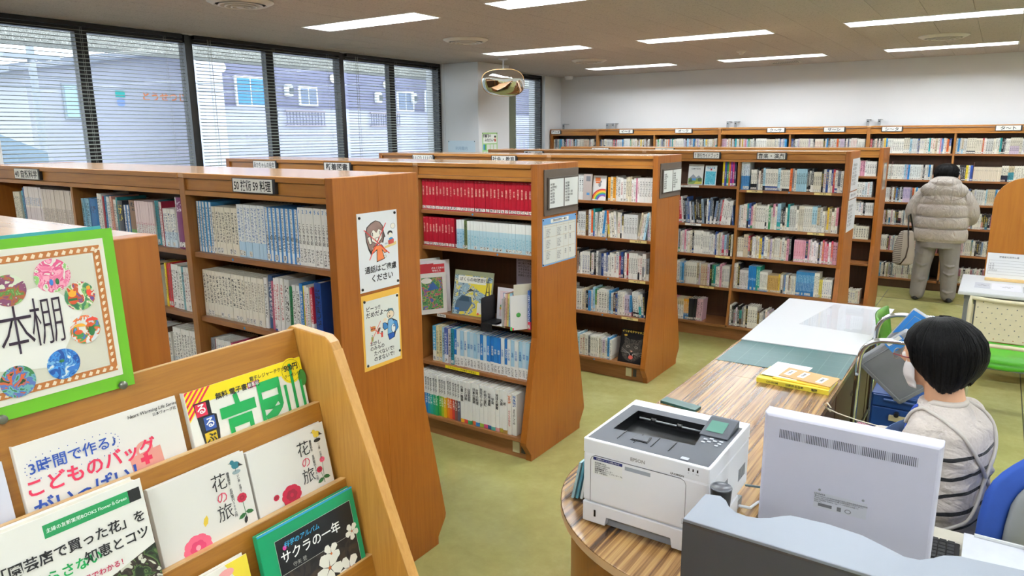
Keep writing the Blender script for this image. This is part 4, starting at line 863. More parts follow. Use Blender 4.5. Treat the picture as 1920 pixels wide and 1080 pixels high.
def hana(lab, y0, z0, right):
    t, Mx = face_book('book', lab, -.894, y0, z0, .148, .185, .010, ivory); global H_; H_ = .185; it = []
    if right:
        it.append((3, stroke(.062, .10, .05, .15, .0015))); it.append((3, stroke(.045, .09, .05, .14, .0012))); flower(it, .062, .092, .021, (7, 8, 7)); flower(it, .034, .085, .006, (7, 8, 7)); leaf(it, .05, .115, .02, 2.4, 3)
        b1, b2 = (5, 9)
        it += [(3, stroke(.132, .062, .128, .098, .0008)), (3, stroke(.124, .075, .129, .098, .0008))]; flower(it, .132, .060, .006, (0, 1, 2)); flower(it, .123, .074, .0065, (7, 8, 7)); leaf(it, .128, .088, .014, .3, 3); leaf(it, .128, .09, .014, 2.8, 3)
    else:
        flower(it, .050, .105, .024, (0, 1, 2)); leaf(it, .066, .082, .016, -1.2, 5); it.append((3, stroke(.052, .125, .056, .15, .002)))
        b1, b2 = (4, 6); flower(it, .130, .066, .009, (7, 8, 7)); it.append((3, stroke(.130, .072, .131, .1, .001))); leaf(it, .131, .088, .014, .3, 3); leaf(it, .131, .09, .014, 2.8, 3); leaf(it, .131, .094, .012, 1.9, 9)
    it += [(b1, ell(.131, .016, .007, .0052)), (b1, ell(.126, .0105, .0035)), (9, [(.136, .014), (.143, .020), (.135, .019)]), (b2, ell(.130, .026, .007, .003)), (9, stroke(.130, .02, .129, .025, .0006)), (9, [(.1225, .010), (.119, .0105), (.1225, .0115)])]
    part('printed_cover', flat(Mx, P_(it), FC), FC, t)
    text(t, Mx, '花', .100, H_-.032, .026, INK, -.004); text(t, Mx, 'の', .100, H_-.054, .019, M('#c0284c', .5, var=0), 0); text(t, Mx, '旅', .100, H_-.077, .026, INK, -.004)
    text(t, Mx, '春夏秋冬', .1155, H_-.031, .0052, INK, .012, vert=True); text(t, Mx, '名所案内200ヵ所', .1155, H_-.068, .0052, INK, .012, vert=True); text(t, Mx, 'いい旅 日帰り', .131, H_-.044, .0042, INK, .01, vert=True)
hana('ivory flower travel book with a pink tulip and a kingfisher', .452, 1.459, False)
hana('ivory flower travel book with a red rose and a yellow bird', .605, 1.452, True)
# third row
t, Mx = face_book('picture_book', 'green-framed black photo book of white cherry blossom', -.835, .569, 1.350, .186, .235, .010, M('#10885a', .3, var=0)); H_ = .235
cols_ = [M('#18191c', .3, var=0), M('#c8c8c0', .5, var=0), blotch('blossom_photo', ['#141416', '#1c1a1e', '#2c2624', '#3c3028'], 40), M('#e4e2d8', .5, var=0), M('#d02888', .5, var=0), M('#b86030', .5, var=0), M('#2a90c0', .4, var=0)]
it = [(6, rect(0, .186, 0, .003)), (1, rect(.026, .176, .020, .235)), (0, rect(.0265, .1755, .0205, .074)), (2, rect(.0265, .1755, .0745, .235)), (4, ell(.041, .036, .0035))]
for (fx_, fy_, fs) in ((.112, .105, .03), (.15, .125, .026), (.07, .14, .03), (.12, .085, .02), (.168, .07, .016)):
    for q in range(5): a = q/5*2*PI+.4; it.append((3, [(fx_+fs*(u*math.cos(a)-v*math.sin(a)), fy_+fs*(u*math.sin(a)+v*math.cos(a))) for u, v in ((.05, 0), (.35, .26), (.75, .3), (.9, .08), (.85, -.1), (.7, -.3), (.35, -.24))]))
    it.append((5, ell(fx_, fy_, fs*.1)))
part('printed_cover', flat(Mx, P_(it), cols_), cols_, t)
text(t, Mx, '科学のアルバム', .074, H_-.033, .0098, M('#3aa8d8', .5, var=0), .01, slant=.2); text(t, Mx, 'サクラの一年', .089, H_-.051, .0195, WT, .012); text(t, Mx, '守矢 登', .062, H_-.068, .008, M('#a8a8a0', .5, var=0), 0)
t, Mx = face_book('picture_book', 'white picture book with yellow corner at the bottom of the rack', -.835, .425, 1.335, .125, .2, .012, M('#e8e4da', .35, var=.01)); H_ = .2
cols_ = [M('#e8d040', .4, var=0), M('#8c9094', .5, var=0), M('#e8a0a0', .5, var=0), M('#2c2c30', .5, var=0)]
part('printed_cover', flat(Mx, P_([(0, [(.09, 0), (.125, 0), (.125, .05), (.115, .05)]), (1, ell(.07, .03, .014)), (1, rect(.09, .115, .03, .045)), (2, ell(.09, .012, .012, .006)), (3, ell(.066, .028, .004))]), cols_), cols_, t)

# laminated sign fixed to the rack
U = Vector((-.05, 0, 1)).normalized(); Mx = plane((-.957, .178, 1.588), (0, 1, -.004), U)
t = thing('sign', 'laminated sign with lime green border and animal pictures above the magazine rack', 'sign', (-.957, .33, 1.588))
tl = Matrix(Mx); board(t, Mx @ Matrix.Translation((-.016, .004, -.003)), .312, .216, .0012, M('#3f9aa0', .4, var=0), 'teal_backing')
board(t, Mx, .308, .216, .0015, M('#66ac28', .3, var=0), 'green_border'); board(t, Mx @ Matrix.Translation((.018, .018, .0008)), .276, .186, .0008, M('#e6e3d8', .3, var=.01), 'paper')
vine = M('#b06c34', .5, var=0); cols_ = [vine, M('#ecdcc4', .5, var=0), M('#d9d6c8', .5, var=0)]
x0, x1, y0, y1 = .024, .288, .026, .196; it = [(0, rect(x0, x1, y1-.009, y1)), (0, rect(x0, x1, y0, y0+.009)), (0, rect(x1-.009, x1, y0+.009, y1-.009)), (0, rect(x0, x0+.009, y0+.009, y1-.009)), (2, rect(x0+.011, x1-.011, y0+.011, y1-.011))]
for q in range(30):
    xx = x0+.006+q*.0088
    for yy in (y1-.0045, y0+.0045): it.append((1, [(xx, yy-.002), (xx+.004, yy-.003), (xx+.006, yy+.001), (xx+.003, yy+.003), (xx+.001, yy)]))
for q in range(18):
    yy = y0+.012+q*.0087; it.append((1, [(x1-.0065, yy), (x1-.004, yy+.001), (x1-.0022, yy+.005), (x1-.0055, yy+.0055), (x1-.0072, yy+.003)]))
part('printed_border', flat(Mx, it, cols_, .0012), cols_, t)
part('title_paper', flat(Mx, [(0, [(.07, .075), (.215, .05), (.256, .115), (.22, .155), (.09, .14)])], [0], .0016), M('#efeee9', .4, var=0), t)
PI_ = [(.227, .165, .021, ['#e67aa0', '#f0a8c0', '#d85888', '#e8e0d8', '#8cc070']), (.255, .134, .0185, ['#3c7a58', '#88b468', '#e8e4d8', '#c05838', '#5a4a90']), (.255, .090, .0185, ['#e8e8e0', '#dfe4ea', '#e07040', '#4a8c50', '#5878c0']), (.223, .052, .0195, ['#e8eef0', '#78b0dc', '#2c68b8', '#3c88d0', '#1c4c98']), (.170, .044, .0195, ['#3c7c4c', '#6aa8a8', '#5870b0', '#c86038', '#204a30']), (.177, .155, .019, ['#8cb070', '#54803c', '#a05838', '#7c4468', '#d8e0c8'])]
for q, (x, y, ra, cc) in enumerate(PI_):
    mb = MB(); mb.T = Mx; mb.lathe([(ra, .0017), (ra, .0022), (.001, .0022)], 28, (x, y, 0)); part('picture_disc', mb, blotch('picture_disc_art_%d' % q, cc, 70), t)
cols_ = [M(c, .5, var=0) for c in ('#c8502c', '#e8a838', '#2c6c3c', '#402818', '#3a78c8', '#e04838')]
it = [(0, ell(.246, .132, .006, .0075)), (1, ell(.246, .139, .005)), (0, ell(.2425, .143, .0018)), (0, ell(.2495, .143, .0018)), (2, rect(.241, .251, .1295, .1325)), (5, ell(.266, .137, .003, .005)), (1, ell(.266, .143, .0026)),
      (1, ell(.248, .094, .008, .005, a1=PI, n=10)), (5, ell(.264, .099, .008, .005, a1=PI, n=10)), (0, ell(.246, .088, .005, .003)), (2, ell(.262, .087, .004, .007)), (0, ell(.262, .095, .003)), (4, ell(.232, .044, .007, .003)), (2, ell(.221, .0565, .003, .002)), (4, ell(.224, .157, .0022, .004)), (2, ell(.231, .157, .0022, .004))]
part('picture_detail', flat(Mx, it, cols_, .0026), cols_, t)
for s_, x, y in (('の', .110, .098), ('本', .178, .101), ('棚', .213, .106)): text(t, Mx, s_, x, y, .066, M('#2c1c30', .5, var=0), -.010, .0026, sx=.62, space=1)
for x in (.29, .146):
    mb = MB(); mb.T = Mx; mb.lathe([(.0055, .002), (.0055, .006), (.004, .0075), (.001, .0078)], 16, (x, .004, 0)); part('magnet', mb, M('#6e7064', .3, .6), t, 40)

# ------------------------------------------------------------------ notices
def notice(label, X, y0, z0, wd, ht, mat, name='notice', cat='notice', tilt=0, pin=True):
    Mx = plane((X+.0012, y0, z0), (0, 1, tilt), (0, -tilt, 1)); t = thing(name, label, cat, (X+.001, y0+wd/2, z0)); board(t, Mx, wd, ht, .001, mat, 'paper'); return t, Mx
t, Mx = notice('white notice with a crossed-out girl phoning, upper on nearest bookcase end', -2.03, 1.942, 1.310, .223, .313, M('#e9ecee', .35, var=.01))
A = [M(c, .5, var=0) for c in ('#1a1516', '#8a7068', '#f0ece0', '#e8824c', '#d03030', '#b84840', '#d8c080', '#2f86b8', '#b8c4cc')]
k = .223/518; yy0 = .313
def Q(pts): return [((a-42)*k*1.08, yy0-(b-100)*k*.76-.004) for a, b in pts]
def E_(x, y, a, b_, n=22): return Q([(x+a*math.cos(2*PI*i/n), y-b_*math.sin(2*PI*i/n)) for i in range(n)])
hair_ = [(200, 215), (255, 190), (310, 215), (345, 270), (352, 340), (370, 410), (355, 412), (340, 480), (320, 470), (210, 520), (190, 610), (160, 540), (135, 430), (130, 330), (150, 260)]
hi = [(205, 225), (255, 200), (303, 222), (335, 275), (342, 345), (345, 395), (325, 470), (225, 500), (190, 560), (168, 520), (145, 430), (140, 330), (160, 262)]
it = [(0, Q(hair_)[::-1]), (1, Q(hi)[::-1]), (0, Q([(195, 300), (335, 300), (330, 420), (270, 490), (200, 440)])[::-1]), (2, Q([(200, 305), (328, 305), (322, 415), (268, 480), (206, 436)])[::-1]),
      (1, Q([(195, 300), (335, 300), (325, 330), (290, 300), (262, 345), (225, 300), (200, 345)])[::-1]), (0, Q([(236, 405), (290, 395), (280, 440), (258, 452)])[::-1]), (2, Q([(243, 410), (284, 402), (276, 434), (260, 444)])[::-1]),
      (0, Q([(212, 335), (220, 335), (220, 380), (212, 380)])), (0, Q([(300, 325), (308, 325), (308, 370), (300, 370)])), (0, Q([(150, 380), (188, 372), (208, 470), (175, 480)])), (2, Q([(156, 386), (184, 380), (200, 464), (178, 472)])),
      (0, Q([(225, 500), (320, 495), (385, 600), (350, 610), (328, 575), (350, 680), (250, 705), (255, 560), (215, 590), (185, 585)])[::-1]), (3, Q([(230, 506), (316, 502), (375, 598), (352, 602), (316, 545), (342, 674), (258, 696), (264, 540), (215, 580), (195, 578)])[::-1]),
      (4, [p for p in Q([(112, 290), (122, 288), (415, 620), (405, 625)])]), (4, Q([(375, 235), (384, 240), (170, 665), (162, 660)])),
      (6, Q([(350, 530), (500, 482), (500, 525), (355, 555)])), (0, E_(427, 372, 32, 32)), (2, E_(430, 400, 25, 35)), (7, E_(437, 445, 26, 18)), (5, Q([(398, 462), (435, 452), (472, 448), (472, 500), (436, 508), (402, 512)])), (8, E_(375, 495, 20, 12)), (0, E_(466, 288, 30, 34)), (2, E_(466, 288, 27, 31)), (0, E_(355, 650, 15, 18)), (2, E_(355, 650, 12, 15))]
part('picture', flat(Mx, it, A), A, t)
text(t, Mx, '通話はご遠慮', .119, .084, .030, INK, .018); text(t, Mx, 'ください', .124, .046, .032, INK, .02)
pins(t, Mx, [(.013, .296), (.210, .300), (.214, .016), (.012, .013)])
t, Mx = notice('yellow-framed notice of a man in blue vest, lower on nearest bookcase end', -2.03, 1.943, .985, .220, .313, M('#ecb84c', .45, var=.03))
board(t, Mx @ Matrix.Translation((.010, .016, .0009)), .200, .272, .0006, M('#e6e9e0', .35, var=.01), 'white_sheet')
A2 = [M(c, .5, var=0) for c in ('#151820', '#3c88c8', '#7cb4dc', '#2454a0', '#f0dcbc', '#5c8088', '#d84838', '#c88848', '#6c3c28', '#98b060', '#f0f0ec')]
def Q(pts): return [((a-105)*.220/490, .313-(b-60)*.313*.92/950-.006) for a, b in pts]
it = [(0, Q([(355, 475), (385, 475), (415, 500), (430, 445), (480, 445), (545, 500), (560, 600), (520, 655), (505, 720), (432, 742), (412, 660), (415, 570), (375, 585), (352, 540)])[::-1]),
      (1, Q([(362, 482), (384, 480), (412, 512), (420, 560), (376, 576), (360, 540)])[::-1]), (2, Q([(425, 480), (440, 455), (476, 455), (500, 500), (490, 645), (415, 652), (420, 560)])[::-1]), (1, Q([(498, 480), (540, 505), (552, 598), (520, 645), (500, 600)])[::-1]), (3, Q([(418, 660), (500, 650), (500, 712), (436, 735)])[::-1]),
      (0, E_(492, 590, 30, 62)), (10, E_(492, 590, 25, 57)), (3, E_(500, 560, 9, 14)), (0, E_(460, 385, 48, 58)), (4, E_(460, 385, 43, 53)), (5, Q([(412, 318), (450, 300), (490, 308), (505, 350), (490, 345), (460, 330), (412, 330)])[::-1]), (0, Q([(430, 405), (460, 395), (452, 420)])[::-1]), (4, E_(385, 440, 22, 24)), (0, Q([(440, 360), (452, 358), (452, 364), (440, 366)])[::-1]),
      (7, E_(230, 500, 34, 20)), (8, E_(230, 520, 34, 12)), (7, E_(230, 535, 32, 14)), (8, Q([(300, 520), (326, 530), (302, 590), (276, 580)])[::-1]), (6, Q([(282, 570), (304, 582), (296, 608), (274, 598)])[::-1]), (9, Q([(202, 620), (230, 625), (226, 690), (202, 685)])[::-1]), (6, Q([(328, 600), (352, 600), (350, 665), (328, 668)])[::-1]), (0, E_(215, 607, 5, 8)), (0, E_(340, 592, 9, 10)),
      (6, Q([(190, 475), (196, 470), (350, 640), (346, 646)])), (6, Q([(326, 435), (332, 438), (190, 712), (184, 708)]))]
def E_(x, y, a, b_, n=22): return Q([(x+a*math.cos(2*PI*i/n), y-b_*math.sin(2*PI*i/n)) for i in range(n)])
part('picture', flat(Mx, it, A2, .0012), A2, t)
for s_, x, y, sz in (('ピーッ!!', .062, .252, .023), ('だめだよ〜!', .086, .227, .025), ('おかし', .066, .1065, .0205), ('のみもの', .076, .086, .0205), ('たべないで!', .113, .062, .0225), ('のまないで!', .113, .038, .0225)): text(t, Mx, s_, x, y, sz, INK, .018, .0014)
pins(t, Mx, [(.016, .287), (.203, .280), (.206, .040), (.018, .022)])
def code_board(label, X, y0, z0, wd, ht):
    Mx = plane((X, y0, z0), (0, 1, 0), (0, 0, 1)); t = thing('classification_board', label, 'board', (X, y0+wd/2, z0))
    mb = MB(); mb.T = Mx; mb.box(0, wd, 0, ht, 0, .008); part('backing', mb, M('#5c5046', .5), t, bevel=.002)
    mb = MB(); mb.T = Mx; mb.box(.028, wd-.012, .035, ht-.045, .008, .016); fr = part('frame', mb, M('#4a4038', .4), t, bevel=.002)
    cw = (wd-.04-.036)/2
    for q in range(2):
        xx = .042+q*(cw+.012); mb = MB(); mb.T = Mx; mb.box(xx, xx+cw, .043, ht-.055, .016, .0168); part('chart', mb, M('#e6e9e6', .4, var=0), t)
        txt = [['000 総記', '100 哲学宗教', '200 歴史', '300 社会', '400 自然', '500 技術', '600 産業'], ['700 芸術', '780 運動', '800 言語', '900 文学・小説', '913 日本の小説', '920 中国', '930 英米']][q]
        text(t, Mx, '\n'.join(txt), xx+.006, (.043+ht-.055)/2, (ht-.12)/9.5, INK, .02, .0175, align='LEFT', sx=.85)
    return t
code_board('brown classification board of shelf numbers above the blue table chart', -2.13, 3.483, 1.458, .395, .262)
code_board('brown classification board on the end of the cat picture book case', -2.10, 5.10, 1.435, .415, .26)
t, Mx = notice('opening calendar chart with blue header on the end of the red book case', -2.13, 3.470, 1.166, .395, .277, M('#74a8dc', .4, var=.01), 'chart', 'chart')
board(t, Mx @ Matrix.Translation((.006, .008, .0009)), .383, .232, .0004, M('#dfe1da', .4, var=.01), 'table_paper')
it = []; gx = (.012, .03, .155, .245, .30, .378)
for x in gx: it.append((0, rect(x-.0006, x+.0006, .010, .238)))
for y in (.010, .09, .165, .226, .238): it.append((0, rect(.012, .378, y-.0006, y+.0006)))
it += [(1, rect(.09, .30, .246, .268))]
part('table_lines', flat(Mx, it, [0, 0], .0012), [M('#b08c50', .6, var=0), PAPER], t)
text(t, Mx, '図書館利用案内 一覧表', .195, .257, .0155, INK, .02, .0016)
lines_ = '\n'.join(['・おはなし会', '・本の貸出', '・返却と予約', '・調べもの', '・団体貸出'])
for x, y in ((.033, .19), (.033, .125), (.158, .19), (.158, .125), (.158, .05), (.248, .195), (.303, .195), (.248, .145), (.303, .145), (.033, .06), (.248, .06), (.303, .06)): text(t, Mx, lines_ if x < .2 else '・開館\n・休館\n・行事', x, y, .0088, INKG, .01, .0016, align='LEFT')
pins(t, Mx, [(.008, .268), (.388, .268), (.388, .01), (.008, .01)], r=.004)
body_lines = '\n'.join(['ご利用の皆さまへ', '本は元の場所へ', 'お戻しください', '貸出は二週間です', '予約もできます', '詳しくは窓口へ'])
for lab, y0, z0, wd, ht in (('upper white text notice on the end of the travel guide case', 6.74, 1.415, .36, .275), ('small white caption strip between two notices on the travel case end', 6.72, 1.345, .37, .06), ('lower white text notice on the end of the travel guide case', 6.70, 1.062, .40, .275)):
    t, Mx = notice(lab, -1.04, y0, z0, wd, ht, M('#e4e6ea', .3, var=.01))
    if ht > .1: text(t, Mx, body_lines, .03, ht/2, .028, INKG, .01, .0008, align='LEFT')
    else: text(t, Mx, '図書館からのお知らせ', wd/2, ht/2, .026, INKG, .01, .0008)
t, Mx = notice('clear plastic notice holder on the end of the farthest double-sided case', -.985, 8.30, 1.325, .22, .275, M('#b8aea0', .15, var=.02)); text(t, Mx, '郷土資料', .11, .2, .04, INKG, .01, .0008)
t, Mx = notice('green and white notice for library users pinned low on the pillar', -5.5, 7.50, 1.58, .335, .36, M('#a8cf8c', .5, var=.01), pin=False)
board(t, Mx @ Matrix.Translation((.02, .225, .0009)), .295, .115, .0004, M('#eef2ea', .4, var=0), 'title_panel'); text(t, Mx, '図書館の', .10, .315, .045, INK, .025, .0016); text(t, Mx, 'みなさんへ', .165, .262, .045, INK, .025, .0016)
cols_ = [M('#3f7fc0', .5, var=0), M('#58a848', .5, var=0), M('#e2e6dc', .5, var=0), M('#c85040', .5, var=0), M('#f0d8b8', .5, var=0), M('#2c2c30', .5, var=0)]
part('picture', flat(Mx, [(0, rect(.02, .05, .14, .21)), (1, rect(.05, .08, .14, .21)), (2, rect(.095, .16, .14, .21)), (2, rect(.175, .235, .14, .21)), (2, rect(.25, .31, .14, .21)), (2, rect(.095, .16, .04, .12)), (2, rect(.175, .235, .04, .12)), (2, rect(.25, .31, .04, .12)), (2, rect(.02, .08, .04, .12)), (4, ell(.28, .295, .022)), (5, ell(.28, .308, .022, .014)), (3, rect(.262, .298, .245, .275))], cols_, .0016), cols_, t)
pins(t, Mx, [(.008, .35), (.325, .35)])
Mx = plane((-6.0, 7.429, 1.60), (1, 0, 0), (0, 0, 1)); t = thing('notice', 'pale blue notice pinned to the side of the pillar', 'notice', (-5.8, 7.43, 1.6)); board(t, Mx, .44, .24, .001, M('#cfe0ea', .4, var=.02), 'paper'); text(t, Mx, '利用案内', .22, .14, .05, M('#9ab4c8', .5, var=0), .01); pins(t, Mx, [(.01, .23), (.43, .23)])

# ------------------------------------------------------------------ display shelf of the red book case and face-out books
def stand_book(name, label, x, y, z, wd, ht, th, cover, rz=0, lean=.12, cat='book'):
    """face-out book leaning on the shelf back, reader looks along +Y"""
    c_, s_ = math.cos(rz), math.sin(rz); R_ = Vector((c_, s_, 0)); bk = Vector((-s_, c_, 0)); U = (Vector((0, 0, 1))+bk*lean).normalized(); Mx = plane((x, y, z), R_, U)
    t = thing(name, label, cat, (x, y, z))
    mb = MB(); mb.T = Mx; mb.box(0, wd, 0, ht, -.002, 0); part('front_cover', mb, cover, t, bevel=.0006); mb = MB(); mb.T = Mx; mb.box(0, wd, 0, ht, -th, -th+.002); part('back_cover', mb, cover, t)
    mb = MB(); mb.T = Mx; mb.box(.002, wd-.003, .003, ht-.003, -th+.0021, -.0021); part('pages', mb, PAGES, t); mb = MB(); mb.T = Mx; mb.box(0, .0019, 0, ht, -th+.002, -.002); part('spine', mb, cover, t)
    return t, Mx
zd = .7965
t, Mx = stand_book('picture_book', 'large picture book showing a blue-grey car and yellow fields on the display shelf', -2.815, 3.475, zd, .29, .285, .012, M('#8c9070', .35, var=0), .05, .2)
cols_ = [blotch('town_picture', ['#8ca8b4', '#a8bcc4', '#5c7484', '#c8c8b0', '#d8c848'], 26), M('#e2cf40', .5, var=0), M('#e6e4d6', .5, var=0), M('#4c6070', .5, var=0), M('#2c4454', .5, var=0), M('#2f6fb0', .5, var=0), M('#3c3c38', .5, var=0), M('#d8604a', .5, var=0)]
it = [(0, rect(.004, .286, .004, .255)), (1, [(.11, .21), (.284, .22), (.284, .13), (.2, .16)]), (1, [(.13, .004), (.286, .004), (.286, .07), (.2, .06)]), (2, rect(.03, .24, .205, .25)), (3, [(.02, .04), (.05, .02), (.12, .03), (.15, .08), (.14, .12), (.07, .13), (.03, .09)]), (4, [(.045, .09), (.13, .09), (.12, .12), (.07, .122)]), (5, rect(.02, .055, .03, .045)), (6, [(.24, .12), (.25, .12), (.256, .24), (.253, .24)]), (6, [(.27, .12), (.28, .12), (.262, .24), (.259, .24)]), (6, rect(.245, .275, .16, .166)), (6, [(.1, .15), (.16, .16), (.13, .175)]), (2, [(.19, .02), (.24, .02), (.23, .09), (.19, .09)]), (7, ell(.2, .02, .008))]
part('picture', flat(Mx, it, cols_), cols_, t); text(t, Mx, 'ぼくらの地図旅行', .145, .228, .026, INK, .01, .0012)
t, Mx = stand_book('picture_book', 'green patterned picture book angled outward at the left of the display shelf', -2.955, 3.335, zd, .18, .262, .010, M('#e8e2da', .35, var=0), 1.0, .05)
cols_ = [blotch('green_village_picture', ['#3c7444', '#54945c', '#2c5434', '#84a858', '#b8444c', '#3c5ca0'], 34), M('#e8e4da', .5, var=0), M('#305898', .5, var=0)]
part('picture', flat(Mx, [(0, rect(.016, .155, .03, .235)), (2, [(.05, .15), (.09, .21), (.13, .16)]), (1, ell(.05, .215, .035, .018))], cols_), cols_, t)
t, Mx = stand_book('picture_book', 'tall white picture book with a red title panel behind the green one', -2.968, 3.360, zd, .20, .338, .010, M('#e6dfe0', .35, var=0), 1.0, .04)
part('picture', flat(Mx, [(0, rect(.06, .165, .24, .315)), (1, [(.03, .2), (.06, .26), (.05, .31), (.02, .28)])], [0, 1]), [M('#c02830', .5, var=0), M('#58504c', .5, var=0)], t); text(t, Mx, '絶滅ゆく日本の\n動物たち', .112, .28, .0145, WT, .015, .0012)
for q, (c, lab) in enumerate((('#e6e4dc', 'tall white picture book leaning out at the far left of the display shelf'), ('#d8d8cc', 'slim grey-white picture book second from left on the display shelf'), ('#b4343c', 'thin red picture book third from left on the display shelf'))):
    b_ = Books(); sp_ = S(c, '#e6e4dc', '#204028', .3 if q == 2 else 0, .1, .9)(); b_.book(0, 0, 0, .017 if q < 2 else .011, .345-.012*q, .2, sp_, .02, -.35); me = b_.mesh('picture_book'); o = bpy.data.objects.new('picture_book', me); C.objects.link(o); o.location = (-3.034+.0225*q, 3.35-.010*q, zd); meta(o, lab, 'book')
t = thing('bookend', 'black metal bookend standing in the middle of the display shelf', 'bookend', (-2.48, 3.42, zd))
part('upright', MB().prism([(3.385, zd), (3.53, zd), (3.53, zd+.145), (3.52, zd+.155), (3.395, zd+.155), (3.385, zd+.145)], -2.512, -2.510, 'x'), BLACKM, t); part('foot', MB().box(-2.51, -2.40, 3.39, 3.53, zd, zd+.0015), BLACKM, t); part('lip', MB().box(-2.512, -2.43, 3.380, 3.382, zd-.045, zd+.002), BLACKM, t)
t, Mx = stand_book('greeting_card', 'white framed card with balloons and a small bear, right of the black bookend', -2.494, 3.52, zd, .15, .20, .003, M('#e9e4e6', .4, var=0), 0, .1, 'card')
cols_ = [M(c, .5, var=0) for c in ('#e8d0d0', '#f0eeea', '#3a5090', '#d03848', '#e8c040', '#3c78b8', '#48a060', '#c89868')]
part('picture', flat(Mx, [(0, rect(.02, .13, .02, .18)), (2, rect(.042, .128, .092, .168)), (1, rect(.045, .125, .095, .165)), (3, ell(.04, .075, .009)), (4, ell(.028, .07, .008)), (5, ell(.05, .085, .008)), (6, ell(.032, .085, .008)), (7, ell(.05, .035, .01, .013)), (7, ell(.05, .052, .008)), (5, rect(.085, .12, .03, .075))], cols_), cols_, t); text(t, Mx, '6・7歳向け\nブックリスト', .085, .132, .014, INK, .01, .0012)
Mx = plane((-2.405, 3.615, .955), (1, 0, 0), (0, 0, 1)); t = thing('notice', 'lilac handwritten notice with a bear face hanging behind the display shelf books', 'notice', (-2.29, 3.62, .955)); board(t, Mx, .235, .245, .001, M('#c4bccc', .5, var=.01), 'paper')
text(t, Mx, 'おいしいお話です。\nはじめてであうえほん\nおひざにだっこのえほん\nひろすぎるこどものえほん\nブックリストはご自由に\nお持ちください。', .012, .16, .0165, INK, .012, align='LEFT'); cols_ = [M('#b09478', .5, var=0), M('#6a5040', .5, var=0)]
part('picture', flat(Mx, [(0, ell(.17, .045, .03, .026)), (0, ell(.145, .07, .011)), (0, ell(.195, .07, .011)), (1, ell(.16, .05, .003)), (1, ell(.18, .05, .003)), (1, ell(.17, .04, .005, .004))], cols_), cols_, t)
t = thing('bookend', 'white metal bookend under the pastel leaflets on the display shelf', 'bookend', (-2.37, 3.4, zd)); part('foot', MB().box(-2.43, -2.36, 3.385, 3.47, zd, zd+.0015), WHITEP, t); part('upright', MB().box(-2.362, -2.360, 3.385, 3.50, zd+.0015, zd+.17), WHITEP, t)
x = -2.355
for q, (c, w_, h_, lab) in enumerate((('#e8c8b8', .010, .2, 'thin peach booklet beside the white bookend'), ('#e0a890', .007, .2, 'thin salmon booklet beside the peach one'), ('#e4d478', .012, .2, 'thin yellow booklet on the display shelf'), ('#9cc8dc', .010, .205, 'thin sky blue booklet on the display shelf'), ('#a8d0e0', .008, .205, 'thin pale blue booklet on the display shelf'), ('#d84860', .006, .195, 'thin crimson booklet on the display shelf'), ('#2c64b4', .007, .195, 'thin deep blue booklet on the display shelf'), ('#e8886c', .007, .19, 'thin coral booklet on the display shelf'))):
    b_ = Books(); b_.book(0, 0, 0, w_, h_, .13, S(c, stick=False)(), .06); me = b_.mesh('booklet'); o = bpy.data.objects.new('booklet', me); C.objects.link(o); o.location = (x, 3.40, zd+.0016 if q < 0 else zd+.0005); meta(o, lab, 'booklet', 'pastel booklets on the display shelf'); x += w_+.0012
t, Mx = stand_book('picture_book', 'small white book with a green spot leaning at the right of the display shelf', -2.262, 3.335, zd, .12, .205, .008, M('#e4e4e2', .35, var=0), .95, .02); part('picture', flat(Mx, [(0, ell(.05, .09, .014)), (1, rect(0, .01, 0, .02)), (2, rect(.01, .02, 0, .015))], [0, 1, 2]), [M('#3c8c3c', .5, var=0), M('#3cc050', .5, var=0), M('#e03048', .5, var=0)], t)
t, Mx = stand_book('picture_book', 'tall cream book behind the green spotted one on the display shelf', -2.268, 3.385, zd, .13, .262, .008, M('#ddd8c0', .35, var=0), .95, .02)
b_ = Books(); b_.book(0, 0, 0, .016, .235, .15, S('#2c4c84', '#d83850', '#e8e8e8', .2)(), 0); me = b_.mesh('book'); o = bpy.data.objects.new('book', me); C.objects.link(o); o.location = (-2.192, 3.41, zd); meta(o, 'navy book against the right side of the display shelf', 'book')
# face-out books in the other cases
t, Mx = stand_book('picture_book', 'picture book with a rainbow and kangaroo on the top shelf of its case', -2.665, 5.10, 1.3995, .115, .195, .01, M('#e9e6e2', .35, var=0), .0, .1)
cols_ = [M(c, .5, var=0) for c in ('#c02c3c', '#e88830', '#e8d040', '#48a058', '#3a70c0', '#8c4c9c', '#e9e6e2', '#8a8a8c', '#e07840')]; it = []
for q, ra in enumerate((.098, .088, .078, .068, .058, .048, .038)): it.append((q, ell(.09, .0, ra, ra*.95, 24, 0, PI)))
it = [(m_, [(max(0, min(.115, a)), b) for a, b in p]) for m_, p in it]; it += [(7, ell(.06, .125, .012, .02)), (7, ell(.07, .148, .009)), (8, rect(.02, .065, .15, .18)), (8, rect(.025, .06, .135, .147))]
part('picture', flat(Mx, it, cols_), cols_, t)
t, Mx = stand_book('book', 'pinkish grey book with barcode leaning beside the rainbow picture book', -2.745, 5.09, 1.3995, .085, .205, .012, M('#b8a8a0', .35, var=.02), -.25, .05); part('barcode_label', flat(Mx, [(0, rect(.03, .075, .15, .19)), (1, rect(.04, .07, .04, .06))], [0, 1]), [INKG, M('#4a88c0', .5, var=0)], t)
t, Mx = stand_book('picture_book', 'black picture book with a snarling wildcat face on the bottom shelf', -2.355, 4.985, .1455, .20, .265, .014, M('#121315', .3, var=0), .0, .3)
cols_ = [blotch('wildcat_fur', ['#2a2624', '#48423c', '#1c1a18', '#5c544c', '#342e2a'], 60), M('#d8d4c8', .5, var=0), M('#c8584c', .5, var=0), M('#0c0c0c', .5, var=0), M('#b08c30', .5, var=0), M('#8a8478', .5, var=0), M('#d8a890', .5, var=0)]
